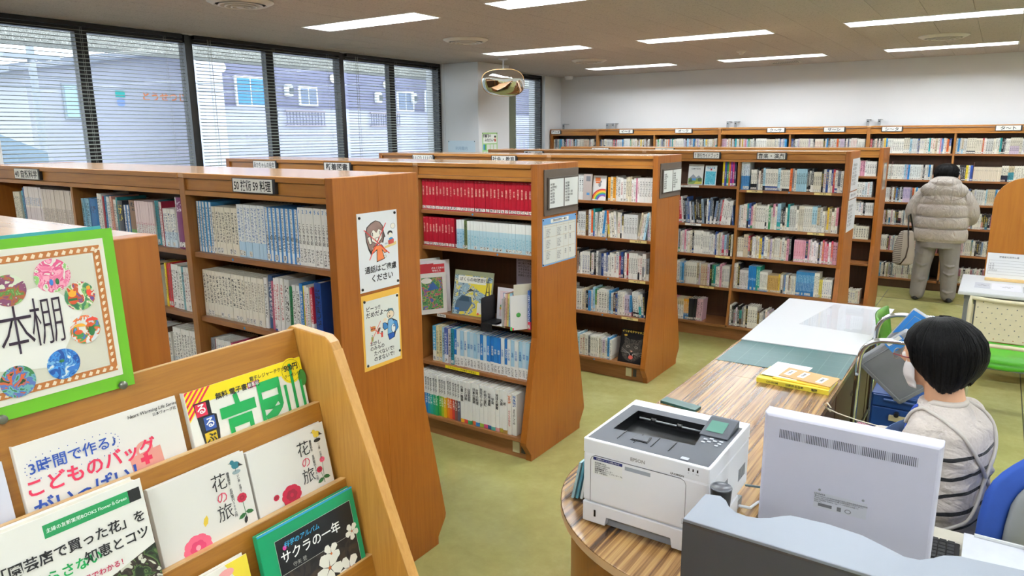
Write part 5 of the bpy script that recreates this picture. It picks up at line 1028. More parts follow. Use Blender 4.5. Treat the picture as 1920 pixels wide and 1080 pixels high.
it = [(0, ell(.105, .10, .085, .088, 26)), (0, [(.04, .15), (.03, .205), (.075, .185)]), (0, [(.14, .185), (.185, .2), (.18, .145)]), (5, ell(.07, .128, .014, .009)), (5, ell(.14, .128, .014, .009)), (3, ell(.071, .128, .006)), (3, ell(.139, .128, .006)), (6, [(.092, .098), (.118, .098), (.105, .085)]), (3, ell(.105, .055, .03, .026)), (2, ell(.105, .045, .02, .016)), (1, [(.088, .072), (.094, .072), (.091, .055)]), (1, [(.116, .072), (.122, .072), (.119, .055)]), (4, ell(.04, .215, .014, .008))]
for q in range(6): a = (q-2.5)*.2; it.append((1, stroke(.09, .075, .015, .075-.02*(q-2.5)*.8, .0009) if q < 3 else stroke(.12, .075, .195, .075-.02*(q-4)*.8, .0009)))
for q in range(5): it.append((3, stroke(.07+q*.018, .155, .06+q*.022, .18, .003)))
part('picture', flat(Mx, it, cols_), cols_, t); text(t, Mx, 'イリオモテヤマネコ', .10, .245, .021, M('#e8c84c', .5, var=0), .015, .0015)
t, Mx = stand_book('guidebook', 'white travel guide with mountains and a blue house, face out on the top shelf', -2.475, 6.70, 1.4315, .145, .195, .012, M('#e4e6e0', .35, var=0), 0, .15)
cols_ = [M(c, .5, var=0) for c in ('#7a9c4c', '#3c88c8', '#8c949c', '#48603c', '#c8c048', '#2c2c2c')]; part('picture', flat(Mx, [(2, [(.01, .06), (.05, .1), (.08, .07), (.105, .09), (.14, .06)]), (0, rect(.005, .14, .005, .06)), (3, [(.005, .02), (.03, .07), (.05, .03)]), (4, [(.06, .005), (.14, .01), (.14, .03), (.08, .03)]), (1, rect(.04, .08, .04, .06)), (3, ell(.115, .05, .018))], cols_), cols_, t); text(t, Mx, 'CAMP NOTE', .072, .15, .016, INK, .01, .0012); text(t, Mx, '〜〜〜〜', .072, .175, .016, INK, .005, .0012)
t, Mx = stand_book('guidebook', 'turquoise travel guide standing face out on the top shelf', -2.312, 6.70, 1.4315, .11, .185, .01, M('#dfe8e8', .35, var=0), 0, .15)
cols_ = [blotch('sea_picture', ['#48b8d0', '#60c8dc', '#38a8c8', '#7cd0e0'], 30), M('#d84858', .5, var=0)]; part('picture', flat(Mx, [(0, rect(.006, .104, .006, .13)), (1, rect(.05, .065, .14, .155))], cols_), cols_, t); text(t, Mx, 'うみの本', .055, .16, .02, M('#2c80b0', .5, var=0), .015, .0012)

# convex mirror
c0 = Vector((-5.03, 7.3, 2.52)); nrm = Vector((5.03, -7.3, -.95)).normalized(); nrm = (nrm+Vector((.45, .1, -.30))).normalized()
Rg = Vector((0, 0, 1)).cross(nrm).normalized(); Uu = nrm.cross(Rg); Mx = Matrix(((Rg.x, Uu.x, nrm.x, c0.x), (Rg.y, Uu.y, nrm.y, c0.y), (Rg.z, Uu.z, nrm.z, c0.z), (0, 0, 0, 1)))
t = thing('convex_mirror', 'oval convex security mirror hanging from the ceiling before the pillar', 'mirror', tuple(c0))
def mshape(a): 
    c_, s_ = math.cos(a), math.sin(a); n_ = 2.7; rr = 1/((abs(c_)**n_+abs(s_)**n_)**(1/n_)); return (.268*rr*c_*(1-.10*s_*(-1 if c_ < 0 else 1)), .158*rr*s_*(1+.06*c_))
mb = MB(); mb.T = Mx; rings = []
for k in range(0, 13):
    q = math.sin(k/12*PI/2); hgt_ = .10*math.cos(k/12*PI/2)
    rings.append([(mshape(2*PI*i/48)[0]*max(q, .01), mshape(2*PI*i/48)[1]*max(q, .01), hgt_) for i in range(48)])
mb.loft(rings[::-1], cap=False); part('mirror_dome', mb, MIRROR, t, True)
mb = MB(); mb.T = Mx; mb.tube([(mshape(2*PI*i/48)[0], mshape(2*PI*i/48)[1], 0) for i in range(48)], .006, 8, closed=True); part('rim', mb, M('#c8a070', .4), t, True)
mb = MB(); mb.T = Mx; mb.loft([[(mshape(2*PI*i/32)[0]*s_, mshape(2*PI*i/32)[1]*s_, z_) for i in range(32)] for s_, z_ in ((.98, -.001), (.9, -.04), (.3, -.05))][::-1]); part('back_shell', mb, M('#d8cfc0', .5), t, True)
part('stem', MB().tube([(c0.x-.02, c0.y+.03, c0.z-.02), (c0.x-.03, c0.y+.05, ZC-.01)], .011, 10), WHITEP, t, True); part('ceiling_plate', MB().lathe([(.06, 0), (.06, -.012), (.02, -.02), (.001, -.02)], 20, (c0.x-.03, c0.y+.05, ZC)), WHITEP, t, 40)

# ------------------------------------------------------------------ service counter
ZT = .715
def ctr(xl, xr, yl, y2, ins=0):
    pts = []
    for i in range(25):
        a = PI/2*i/24; pts.append((-.60-(.58-ins)*math.cos(a), 2.2-(.56-ins)*math.sin(a)))
    return pts
cv = ctr(0, 0, 0, 0)
t = thing('service_counter', 'long staff counter with dark zebra-grain top and rounded near end', 'counter', (-.85, 3.2, 0))
near_ = cv+[(-.524, 1.64), (-.524, 2.905), (-1.18, 2.915)]
for nm, out in (('worktop', near_), ('worktop', [(-1.18, 2.917), (-.524, 2.907), (-.524, 3.483), (-1.172, 3.487)]), ('worktop', [(-1.172, 3.489), (-.524, 3.485), (-.515, 5.45), (-1.165, 5.45)])):
    part(nm, MB().prism(out, ZT-.03, ZT, 'z'), ZEBRA, t, bevel=.002)
lip = M('#d8b48c', .4, name='worktop_edge_band')
part('edge_band', MB().sheet([[(x-.0012 if i < 20 else x, y-.0012, z) for i, (x, y) in enumerate(cv)]+[(-.5, 1.639, z)] for z in (ZT-.0285, ZT-.0015)]), lip, t)
cin = ctr(0, 0, 0, 0, .035); body = cin+[(-.56, 1.675), (-.56, 5.42), (-1.145, 5.42)]
part('front_panel', MB().prism(body, 0, ZT-.031, 'z'), W_COUNTER, t, 50)
part('kick_board', MB().prism([(x*.998, y) for x, y in cin]+[(-.57, 1.7), (-.57, 5.4), (-1.13, 5.4)], 0, .06), W_DARK, t) if False else None
for q in range(4): 
    y0_, y1_ = 3.1+q*.56, 3.64+q*.56
    d_ = part('back_door', MB().box(-.559, -.541, y0_+.005, y1_-.005, .05, ZT-.05), W_DARK, t, bevel=.002); part('handle', MB().box(-.541, -.53, y1_-.09, y1_-.03, .50, .515), CHROME, d_)
part('drawer', MB().box(-.559, -.541, 2.6, 3.09, .05, ZT-.05), W_DARK, t)
# board, mat, papers
def slab(nm, lab, cat, pts, z0, z1, mat, bevel=.001): return solo(nm, MB().prism(pts, z0, z1), mat, lab, cat, (pts[0][0], pts[0][1], z0), bevel=bevel)
def plainwhite():
    m, t_ = new('white_board_laminate'); t_.b.inputs['Base Color'].default_value = hx('#dcdde0'); t_.b.inputs['Roughness'].default_value = .22; t_.bump(t_.noise(t_.coord(), 60, 2), .03, .001); return m
slab('white_board', 'large glossy white board lying flat on the far end of the counter', 'board', [(-1.155, 4.135), (-.52, 4.16), (-.49, 5.42), (-1.175, 5.39)], ZT+.0032, ZT+.0092, plainwhite())
slab('clear_sheet', 'clear plastic sheet lying on the white board', 'sheet', [(-.95, 4.66), (-.53, 4.62), (-.51, 5.3), (-.86, 5.36)], ZT+.0094, ZT+.0099, glass_mat('wavy_clear_sheet', (.985, .99, 1, 1), .015, .1), 0)
m, t_ = new('cutting_mat_green'); f_ = t_.coord((1, 1, 1)); s2 = t_.add('ShaderNodeSeparateXYZ'); t_.put(s2.inputs[0], f_)
gx_ = t_.math('LESS_THAN', t_.math('FRACT', t_.math('MULTIPLY', s2.outputs[0], 10)), .03); gy_ = t_.math('LESS_THAN', t_.math('FRACT', t_.math('MULTIPLY', s2.outputs[1], 10)), .02)
t_.put(t_.b.inputs['Base Color'], t_.mix(t_.math('MULTIPLY', t_.math('MAXIMUM', gx_, gy_), .22), hx('#3c5f60'), hx('#9ab4b0'))); t_.b.inputs['Roughness'].default_value = .32
solo('cutting_mat', MB().prism([(-1.158, 3.69), (-.530, 3.70), (-.535, 4.162), (-1.150, 4.155)], ZT+.0002, ZT+.003), m, 'dark green cutting mat between the white board and the yellow book', 'mat', (-1.158, 3.69, ZT), bevel=.001)
YB_ = M('#dcc83c', .4, name='yellow_cover')
t = thing('book', 'wide yellow book lying flat on the counter under papers', 'book', (-.71, 3.56, ZT))
part('cover', MB().prism([(-.878, 3.455), (-.545, 3.44), (-.540, 3.655), (-.868, 3.668)], ZT+.0005, ZT+.003), YB_, t); part('pages', MB().prism([(-.874, 3.458), (-.549, 3.443), (-.544, 3.652), (-.864, 3.665)], ZT+.003, ZT+.020), PAGES, t)
part('spine', MB().prism([(-.8795, 3.453), (-.5445, 3.438), (-.5445, 3.4425), (-.879, 3.4575)], ZT+.0005, ZT+.022), YB_, t); part('cover', MB().prism([(-.878, 3.455), (-.545, 3.44), (-.540, 3.655), (-.868, 3.668)], ZT+.0202, ZT+.0225), YB_, t)
Mx = plane((-.712, 3.4448, ZT+.011), Vector((1, -.045, 0)), (0, 0, 1)); text(t, Mx, 'CD-ROM         分類件名目録         製図', 0, 0, .014, INK, .02, .0016)
slab('booklet', 'thin orange-yellow booklet lying on the yellow book', 'booklet', [(-.81, 3.475), (-.548, 3.458), (-.545, 3.64), (-.80, 3.655)], ZT+.0228, ZT+.0278, M('#e8b828', .4))
slab('paper', 'sheet of white printed paper sticking out from the folders', 'paper', [(-.872, 3.50), (-.70, 3.49), (-.675, 3.735), (-.85, 3.745)], ZT+.0282, ZT+.0288, PAPER, 0)
t = thing('folder', 'brown card folder with white labels on top of the papers', 'folder', (-.66, 3.57, ZT+.029)); fz = ZT+.0292
part('cover', MB().prism([(-.79, 3.515), (-.545, 3.47), (-.528, 3.62), (-.775, 3.665)], fz, fz+.0035), M('#c49c68', .6, name='kraft_card'), t)
for x_, y_ in ((-.75, 3.585), (-.685, 3.575), (-.595, 3.545)):
    Mx = Matrix.Translation((x_, y_, fz+.0037)) @ Matrix.Rotation(-.18, 4, 'Z'); mb = MB(); mb.T = Mx; mb.box(-.016, .016, -.045, .045, 0, .0003); part('label', mb, PAPER, t)
    me = text_mesh('館内資料', .014, .015, True); me.materials.append(INK); me.transform(Mx @ Matrix.Translation((0, 0, .0006))); link('lettering', me, t)
slab('ruler_tray', 'dark green plastic tray edge lying behind the printer', 'tray', [(-1.165, 2.93), (-.99, 2.90), (-.985, 2.96), (-1.16, 2.99)], ZT+.0002, ZT+.012, M('#1e4a44', .3))
t = thing('leaflet_stand', 'clear acrylic stand of pale blue leaflets at the left of the printer', 'stand', (-1.05, 2.0, ZT))
part('base', MB().box(-1.095, -.992, 1.93, 2.12, ZT, ZT+.004), FILM, t); part('lip', MB().box(-1.095, -1.092, 1.93, 2.12, ZT+.004, ZT+.03), FILM, t); part('back', MB().prism([(-1.03, ZT+.004), (-1.028, ZT+.004), (-1.0, ZT+.15), (-1.003, ZT+.15)], 1.93, 2.12, 'y'), FILM, t)
for q, c in enumerate(('#a8ccd4', '#5c9cb0', '#dfe8e8')): solo('leaflet', MB().prism([(-1.075+q*.014, ZT+.005), (-1.066+q*.014, ZT+.005), (-1.038+q*.012, ZT+.14), (-1.046+q*.012, ZT+.14)], 1.94+q*.005, 2.10, 'y'), M(c, .4), ['pale blue leaflet in the front of the acrylic stand', 'teal leaflet in the middle of the acrylic stand', 'white leaflet at the back of the acrylic stand'][q], 'leaflet', (-1.05, 2.0, ZT+.01))

# ------------------------------------------------------------------ printer
PW = M('#eceef4', .38, var=.01, name='printer_shell'); PD = M('#3c4048', .42, var=.02, name='printer_dark_top'); PB = M('#0c0d0f', .3, var=0)
t = thing('printer', 'white laser printer with dark top on the rounded counter end', 'printer', (-.775, 2.03, ZT))
a, b_, y0, y1, z1 = -.975, -.575, 1.835, 2.225, 1.0
t0 = ZT+.002
part('paper_tray', MB().prism([(a, t0+.005), (-.897, t0+.005), (-.893, t0+.034), (-.684, t0+.034), (-.68, t0+.005), (b_, t0+.005), (b_, t0+.072), (a, t0+.072)][::1], y0, y0+.30, 'y'), PW, t, bevel=.003)
part('tray_underside', MB().box(a+.01, b_-.01, y0+.02, y1-.01, t0, t0+.03), M('#8c8f94', .5), t)
part('tray_latch', MB().box(-.9355, -.929, y0-.0012, y0+.001, t0+.028, t0+.050), PB, t)
shell = MB(); sh = [(a, y0), (b_, y0), (b_, y1), (a, y1)]
part('shell', MB().prism(sh, t0+.0745, .956), PW, t, bevel=.008)
# upper shell as a rim around the output opening
zt = 1.0
ring = MB(); ou = [(a, y0), (b_, y0), (b_, y1), (a, y1)]; inn = [(a+.008, y0+.012), (b_-.01, y0+.012), (b_-.01, y1-.052), (a+.012, y1-.052)]
n4 = range(4); ring.add([(x, y, .955) for x, y in ou]+[(x, y, zt) for x, y in ou]+[(x, y, zt) for x, y in inn]+[(x, y, .957) for x, y in inn], [(i, (i+1) % 4, 4+(i+1) % 4, 4+i) for i in n4]+[(4+i, 4+(i+1) % 4, 8+(i+1) % 4, 8+i) for i in n4]+[(8+i, 8+(i+1) % 4, 12+(i+1) % 4, 12+i) for i in n4])
part('top_rim', ring, PW, t, bevel=.006)
op = [(-.930, 1.950), (-.668, 1.966), (-.686, 2.132), (-.926, 2.132)]
top = MB(); i4 = [(a+.0085, y0+.0125), (b_-.0105, y0+.0125), (b_-.0105, y1-.0525), (a+.0125, y1-.0525)]
zz = zt-.001; top.add([(x, y, zz) for x, y in i4]+[(x, y, zz) for x, y in op]+[(x, y, zz-.006) for x, y in op[:2]]+[(op[2][0], op[2][1], .962), (op[3][0], op[3][1], .962), (op[1][0], op[1][1], .962), (op[0][0], op[0][1], .962)],
    [(0, 1, 5, 4), (1, 2, 6, 5), (2, 3, 7, 6), (3, 0, 4, 7), (4, 5, 12, 13), (5, 6, 10, 12), (6, 7, 11, 10), (7, 4, 13, 11), (13, 12, 10, 11)], 0)
top.mi = [0, 0, 0, 0, 1, 1, 1, 1, 1]
part('output_deck', top, [PD, PB], t)
part('output_slot', MB().prism([(x*.999, y) for x, y in op], .9625, .964), PB, t)
for x_ in (-.885, -.83, -.775, -.72): part('deck_rib', MB().box(x_-.001, x_+.001, 1.885, 1.955, zt-.0005, zt+.0012), PB, t)
part('deck_flap', MB().prism([(-.848, 1.90), (-.792, 1.90), (-.797, 1.945), (-.845, 1.945)], zt-.0005, zt+.0015), PB, t); part('deck_flap_cover', MB().prism([(-.845, 1.904), (-.795, 1.904), (-.80, 1.941), (-.842, 1.941)], zt+.0016, zt+.003), PD, t)
part('roller_shaft', MB().tube([(-.91, 2.11, .985), (-.70, 2.11, .985)], .003, 8), GREYM, t, True)
for x_ in (-.86, -.77): part('roller', MB().tube([(x_-.008, 2.11, .985), (x_+.008, 2.11, .985)], .008, 10), PB, t, True)
part('panel_housing', MB().prism([(2.05, 1.0), (2.05, 1.004), (2.155, 1.024), (2.17, 1.024), (2.17, 1.0)], -.684, -.595, 'x'), PD, t, bevel=.003)
part('screen', MB().add([(-.672, 2.072, 1.0093), (-.618, 2.072, 1.0093), (-.618, 2.135, 1.0214), (-.672, 2.135, 1.0214)], [(0, 1, 2, 3)]), M('#5c8478', .12, var=0, name='lcd'), t)
for q, (x_, y_) in enumerate(((-.655, 2.025), (-.64, 2.037), (-.64, 2.012), (-.626, 2.025), (-.608, 2.03), (-.608, 2.012), (-.655, 2.002), (-.612, 1.995))): part('button', MB().box(x_-.006, x_+.006, y_-.004, y_+.004, zt-.0008, zt+.002), M('#b8bcc4', .4), t, bevel=.001)
part('release_button', MB().box(-.672, -.648, 1.855, 1.872, zt-.0008, zt+.0015), M('#a8acb4', .4), t, bevel=.002)
gr = M('#6c7078', .5, var=0)
dl = [(-.949, .795), (-.949, .935), (-.944, .945), (-.934, .950), (-.66, .950), (-.648, .945), (-.643, .933), (-.643, .795)]
part('door_seam', MB().tube([(x_, y0+.0005, z_) for x_, z_ in dl], .0013, 4), gr, t); part('handle_recess', MB().box(-.834, -.752, y0-.0005, y0+.002, .9285, .9405), M('#9ea6b4', .4), t)
Mx = plane((0, y0-.0006, 0), (1, 0, 0), (0, 0, 1))
lb = part('service_label', flat(Mx, [(0, rect(-.940, -.842, .890, .9355)), (1, rect(-.940, -.842, .9365, .946))], [0, 1]), [M('#eceeee', .3, var=0), M('#22286c', .4, var=0)], t)
text(t, Mx, '故障時のサービスお問い合わせ', -.890, .941, .0056, WT, .01, .001); text(t, Mx, '製品名称\n機種名\n機体名\n設置場所\n電話番号\n担当', -.934, .912, .0056, INK, .01, .001, align='LEFT'); text(t, Mx, 'No.78076\nNo.A3BE01033\nLP-S380DN\n図書館 カウンター\n株式会社サービスセンター TEL\n24時間受付', -.918, .912, .0056, INK, .01, .001, align='LEFT')
text(t, Mx, 'EPSON', -.793, .9695, .0155, M('#9a9a9c', .4, .5, var=0), .02, .001); text(t, Mx, 'LP-S380DN', -.670, .9588, .0085, INK, .02, .001)
for q, s_ in enumerate(('○', 'I', 'Data')): text(t, Mx, s_, -.637+q*.013, .974, .0045, INKG, .01, .001); part('status_light', MB().box(-.639+q*.013, -.635+q*.013, y0-.0008, y0+.001, .980, .988), PB, t)
for q in range(9): part('side_vent', MB().box(b_-.0004, b_+.0008, 1.93+q*.009, 1.934+q*.009, .86, .90), gr, t)
for q in range(8): part('side_vent', MB().box(b_-.0004, b_+.0008, 2.12+q*.009, 2.124+q*.009, .84, .88), gr, t)
cb = M('#54666a', .5); 
solo('power_cable', MB().tube([(-.568, 2.19, .80), (-.54, 2.25, .775), (-.55, 2.36, .724), (-.53, 2.45, .722), (-.48, 2.50, .722)], .004, 8), cb, 'grey-green cable curving from the printer to the monitor', 'cable', (-.57, 2.2, ZT), smooth=True)
solo('power_cable', MB().tube([(-.566, 2.12, .76), (-.545, 2.17, .735), (-.54, 2.25, .721), (-.49, 2.30, .721), (-.44, 2.28, .721)], .0045, 8), M('#d8dade', .5), 'white cable looping on the counter behind the monitor', 'cable', (-.57, 2.1, ZT), smooth=True)
solo('cable_cover', MB().prism([(-.56, 2.36), (-.44, 2.28), (-.43, 2.31), (-.55, 2.40)], ZT+.001, ZT+.02), WHITEP, 'white plastic cable cover lying on the counter beside the monitor', 'cover', (-.5, 2.34, ZT), bevel=.003)

# ------------------------------------------------------------------ staff desk, hood, monitor
DZ = .70
t = thing('staff_desk', 'beige topped staff desk behind the grey screen hood', 'desk', (.3, 2.05, 0))
part('desktop', MB().box(-.516, 1.3, 1.62, 2.44, DZ-.03, DZ), M('#d6d0c0', .4, name='beige_desktop'), t, bevel=.003)
for x_, y_ in ((-.48, 1.68), (1.25, 1.68), (-.48, 2.39), (1.25, 2.39)): part('leg', MB().box(x_-.025, x_+.025, y_-.025, y_+.025, 0, DZ-.031), GREYM, t, bevel=.003)
HG = M('#868c96', .42, var=.01, name='light_grey_hood'); HD = M('#3e3e44', .45, var=.02, name='dark_grey_panel')
t = thing('desk_screen', 'grey desk screen with a scalloped light grey top, nearest the camera', 'screen', (.2, 1.6, 0))
sc_ = [(-.545, 1.545), (1.2, 1.535), (1.2, 1.745), (.14, 1.742), (.02, 1.728), (-.008, 1.712), (-.026, 1.688), (-.05, 1.664), (-.08, 1.66), (-.12, 1.68), (-.17, 1.703), (-.25, 1.712), (-.33, 1.705), (-.348, 1.69), (-.37, 1.664), (-.394, 1.648), (-.42, 1.642), (-.447, 1.646), (-.47, 1.665), (-.485, 1.69), (-.505, 1.706), (-.541, 1.695)]
part('top_panel', MB().prism(sc_, .992, 1.0), HG, t, bevel=.0015)
part('front_panel', MB().box(-.545, 1.2, 1.545, 1.553, .05, .9915), HD, t); part('side_panel', MB().box(-.545, -.538, 1.5535, 1.695, .05, .9915), HG, t)
part('clear_edge', MB().box(-.547, 1.2, 1.5405, 1.5445, .988, 1.002), FILM, t)
for x_ in (-.535, 1.18): part('foot', MB().box(x_-.02, x_+.02, 1.42, 1.72, 0, .05), GREYM, t, bevel=.004)
MS = M('#c6c6d6', .4, var=.01, name='monitor_shell')
t = thing('monitor', 'white computer monitor seen from behind with a row of vent slots', 'monitor', (-.25, 1.96, DZ))
ym = 1.95; xs_ = (-.468, -.036)
prof = [(ym+.045, 0), (ym+.012, .0), (ym+.002, .012)]
def mring(yy, ins, zt_, zb_): return [(xs_[0]+ins, yy, zb_+ins), (xs_[1]-ins, yy, zb_+ins), (xs_[1]-ins, yy, zt_-ins), (xs_[0]+ins, yy, zt_-ins)]
part('shell', MB().loft([mring(y_, i_, 1.158, .825) for y_, i_ in ((ym+.05, 0), (ym+.010, 0), (ym+.003, .003), (ym, .010))][::-1]), MS, t, bevel=.003)
part('screen', MB().box(xs_[0]+.012, xs_[1]-.012, ym+.0502, ym+.052, .845, 1.145), PB, t)
VSL = M('#a4a6b2', .6, var=0)
for q in range(78):
    x_ = -.424+q*.00435
    part('vent_slot', MB().box(x_, x_+.0020, ym-.0006, ym+.001, 1.0905, 1.1155), VSL if q % 16 >= 13 else M('#4c4e58', .6, var=0), t)
Mx = plane((0, ym-.0004, 0), (1, 0, 0), (0, 0, 1))
part('rating_label', flat(Mx, [(0, rect(-.322, -.190, .912, .958)), (1, rect(-.31, -.275, .918, .927)), (1, rect(-.262, -.252, .916, .928)), (1, ell(-.235, .922, .008, .006)), (0, ell(-.235, .922, .006, .0045))], [0, 1]), [M('#c2c4ce', .4, var=0), INKG], t)
text(t, Mx, 'I-O DATA', -.308, .953, .0065, INK, .02, .001); text(t, Mx, 'Model Name: LCD-AH241EDW\nProduct No. LCD-AH241EDW\nInput 100-240V 50/60Hz 1.0A\nSerial No.', -.320, .939, .0048, INK, .005, .001, align='LEFT'); text(t, Mx, 'この装置は情報処理装置等電波障害\n自主規制協議会の基準に基づく\nクラスB情報技術装置です', -.262, .943, .0046, INKG, .005, .001, align='LEFT')
for x_ in (-.309, -.201): part('screw', MB().tube([(x_, ym+.001, .965), (x_, ym-.001, .965)], .0035, 12), GREYM, t)
part('neck', MB().box(-.29, -.21, ym+.055, ym+.08, DZ+.012, .95), BLACKP, t, bevel=.004); part('base', MB().lathe([(.13, 0), (.13, .008), (.05, .014), (.001, .014)], 32, (-.25, ym+.08, DZ+.0005), sy=.75), BLACKP, t, 40)
t = thing('pen_cup', 'black rounded cup standing between the printer and the grey screen', 'cup', (-.53, 1.78, DZ+.001))
part('stand', MB().tube([(-.49, 1.80, .701), (-.515, 1.80, .905)], .014, 10), BLACKP, t, True)
part('body', MB().lathe([(.018, -.07), (.026, -.05), (.029, .0), (.026, -.0), (.023, -.045), (.001, -.05)], 24, (-.532, 1.80, .972)), M('#232428', .35), t, 40)
part('rim', MB().lathe([(.026, 0), (.028, .003), (.030, 0), (.028, -.003)], 24, (-.532, 1.80, .974)), M('#4c4e54', .3), t, True)
part('base', MB().lathe([(.05, 0), (.05, .01), (.001, .012)], 24, (-.47, 1.79, DZ+.0005)), BLACKP, t, 40)
t = thing('keyboard', 'black keyboard on the beige desk right of the monitor', 'keyboard', (-.12, 2.28, DZ))
part('base', MB().box(-.42, .028, 2.20, 2.335, DZ+.001, DZ+.016), BLACKP, t, bevel=.003)
kc = M('#1d1e21', .45)
kp = None
for rr in range(6):
    for q in range(20):
        mb = MB().box(-.412+q*.0215, -.394+q*.0215, 2.209+rr*.0205, 2.226+rr*.0205, DZ+.0162, DZ+.022)
        if kp is None: kp = part('key', mb, kc, t, bevel=.0015)
        else: o_ = kp.copy(); C.objects.link(o_); o_.parent = t; o_.location = (q*.0215, rr*.0205, 0)
for q in range(20): pass
t = thing('document_stand', 'white acrylic document stand on the desk in the bottom right corner', 'stand', (.2, 2.3, DZ))
part('tray', MB().prism([(2.22, DZ+.001), (2.375, DZ+.03), (2.375, DZ+.035), (2.22, DZ+.006)], .034, .60, 'x'), M('#dfe2ea', .15, name='white_acrylic'), t); part('rail', MB().box(.06, .6, 2.365, 2.372, DZ+.035, DZ+.043), WHITEP, t); part('end_clip', MB().box(.185, .20, 2.35, 2.385, DZ+.035, DZ+.06), M('#d8dade', .3), t, bevel=.004)

# ------------------------------------------------------------------ furniture behind the counter
def arc_path(pts, rad, n=6):
    """polyline with rounded corners"""
    P = [Vector(p) for p in pts]; out = [P[0]]
    for i in range(1, len(P)-1):
        a, b, c = P[i-1], P[i], P[i+1]; u, v = (a-b).normalized(), (c-b).normalized(); r_ = min(rad, (a-b).length*.49, (c-b).length*.49)
        p0, p1 = b+u*r_, b+v*r_
        for k in range(n+1):
            s = k/n; out.append(p0*(1-s)**2+b*2*s*(1-s)+p1*s**2)
    return out+[P[-1]]
# cart with two chrome push handles
t = thing('book_cart', 'cart with two chrome loop handles beside the counter', 'cart', (-.30, 4.1, 0))
for y_, xa_, xb_ in ((3.80, -.475, -.02), (4.40, -.475, -.02)):
    pa = arc_path([(xa_, y_, .09), (xa_, y_, .92), (xb_, y_+.02, .92), (xb_, y_+.02, .09)], .13)
    h_ = part('handle', MB().tube(pa, .0135, 12), CHROME, t, True)
    if y_ < 4: part('joint_rivet', MB().ball((xa_-.002, y_-.012, .73), .009), GREYM, h_); part('tube_joint', MB().tube([(-.245, y_+.01, .92), (-.228, y_+.011, .92)], .0145, 12), GREYM, h_, True)
part('deck', MB().box(-.49, .0, 3.79, 4.43, .10, .13), M('#3c4046', .5), t, bevel=.005); part('side_rail', MB().tube([(-.475, 3.81, .35), (-.475, 4.39, .35)], .008, 8), CHROME, t, True); part('side_rail', MB().tube([(-.02, 3.83, .35), (-.02, 4.41, .35)], .008, 8), CHROME, t, True)
for x_, y_ in ((-.46, 3.83), (-.03, 3.83), (-.46, 4.38), (-.03, 4.38)):
    w_ = part('caster', MB().tube([(x_-.012, y_, .045), (x_+.012, y_, .045)], .044, 16), BLACKP, t, 40)
# grey folding case standing on its corner, leaning
TG = M('#8c8e92', .4, 0, name='grey_case_shell'); TG2 = M('#76787c', .6, name='grey_case_panel')
def case(label, px_, py_, size, pz_, col, rot=PI/4*1.05, tilt=.25):
    B = Matrix.Translation((px_, py_, pz_)) @ Matrix.Rotation(tilt, 4, 'X') @ Matrix.Rotation(-.0, 4, 'Z') @ Matrix.Rotation(rot, 4, 'Y')
    t = thing('folding_crate', label, 'crate', (px_, py_, pz_)); s = size/2
    mb = MB(); mb.T = B; mb.box(-s, s, 0, .05, -s, s); part('shell', mb, col, t, bevel=.012)
    mb = MB(); mb.T = B; mb.box(-s+.028, s-.028, -.003, .0, -s+.028, s-.028); part('recessed_panel', mb, TG2, t, bevel=.001)
    mb = MB(); mb.T = B; q = s-.024; mb.tube([(-q, -.003, -q), (q, -.003, -q), (q, -.003, q), (-q, -.003, q)], .0022, 5, closed=True); part('rim', mb, M('#b8babe', .3, .5), t)
    for a_, b2 in ((s-.014, s-.04), (s-.04, s-.014)):
        mb = MB(); mb.T = B; mb.tube([(a_, -.001, -b2), (a_, -.007, -b2)], .010, 14); part('corner_rivet', mb, M('#8c9098', .3, .6), t, 40)
    return t, B
t, B = case('grey folding crate tilted on its corner with a blue tape label', -.285, 3.84, .30, .775, TG, PI/4)
TB = M('#3c8cdc', .5, name='blue_tape')
mb = MB(); mb.T = B; s = .15; mb.box(-s-.001, -s+.055, -.004, -.0032, .03, .12); part('tape', mb, TB, t)
mb = MB(); mb.T = B; mb.box(-s-.001, -s+.018, -.0052, -.0042, .04, .115); part('label', mb, PAPER, t)
t, B = case('second grey folding crate behind, half covered with light blue tape', -.24, 4.22, .30, .80, TG, PI/4*.7, .15)
mb = MB(); mb.T = B; mb.add([(-.15, -.004, -.02), (-.02, -.004, .15), (-.15, -.004, .15)], [(0, 1, 2)]); mb.box(-.15, -.05, -.0038, -.0032, .02, .15); part('tape', mb, TB, t)
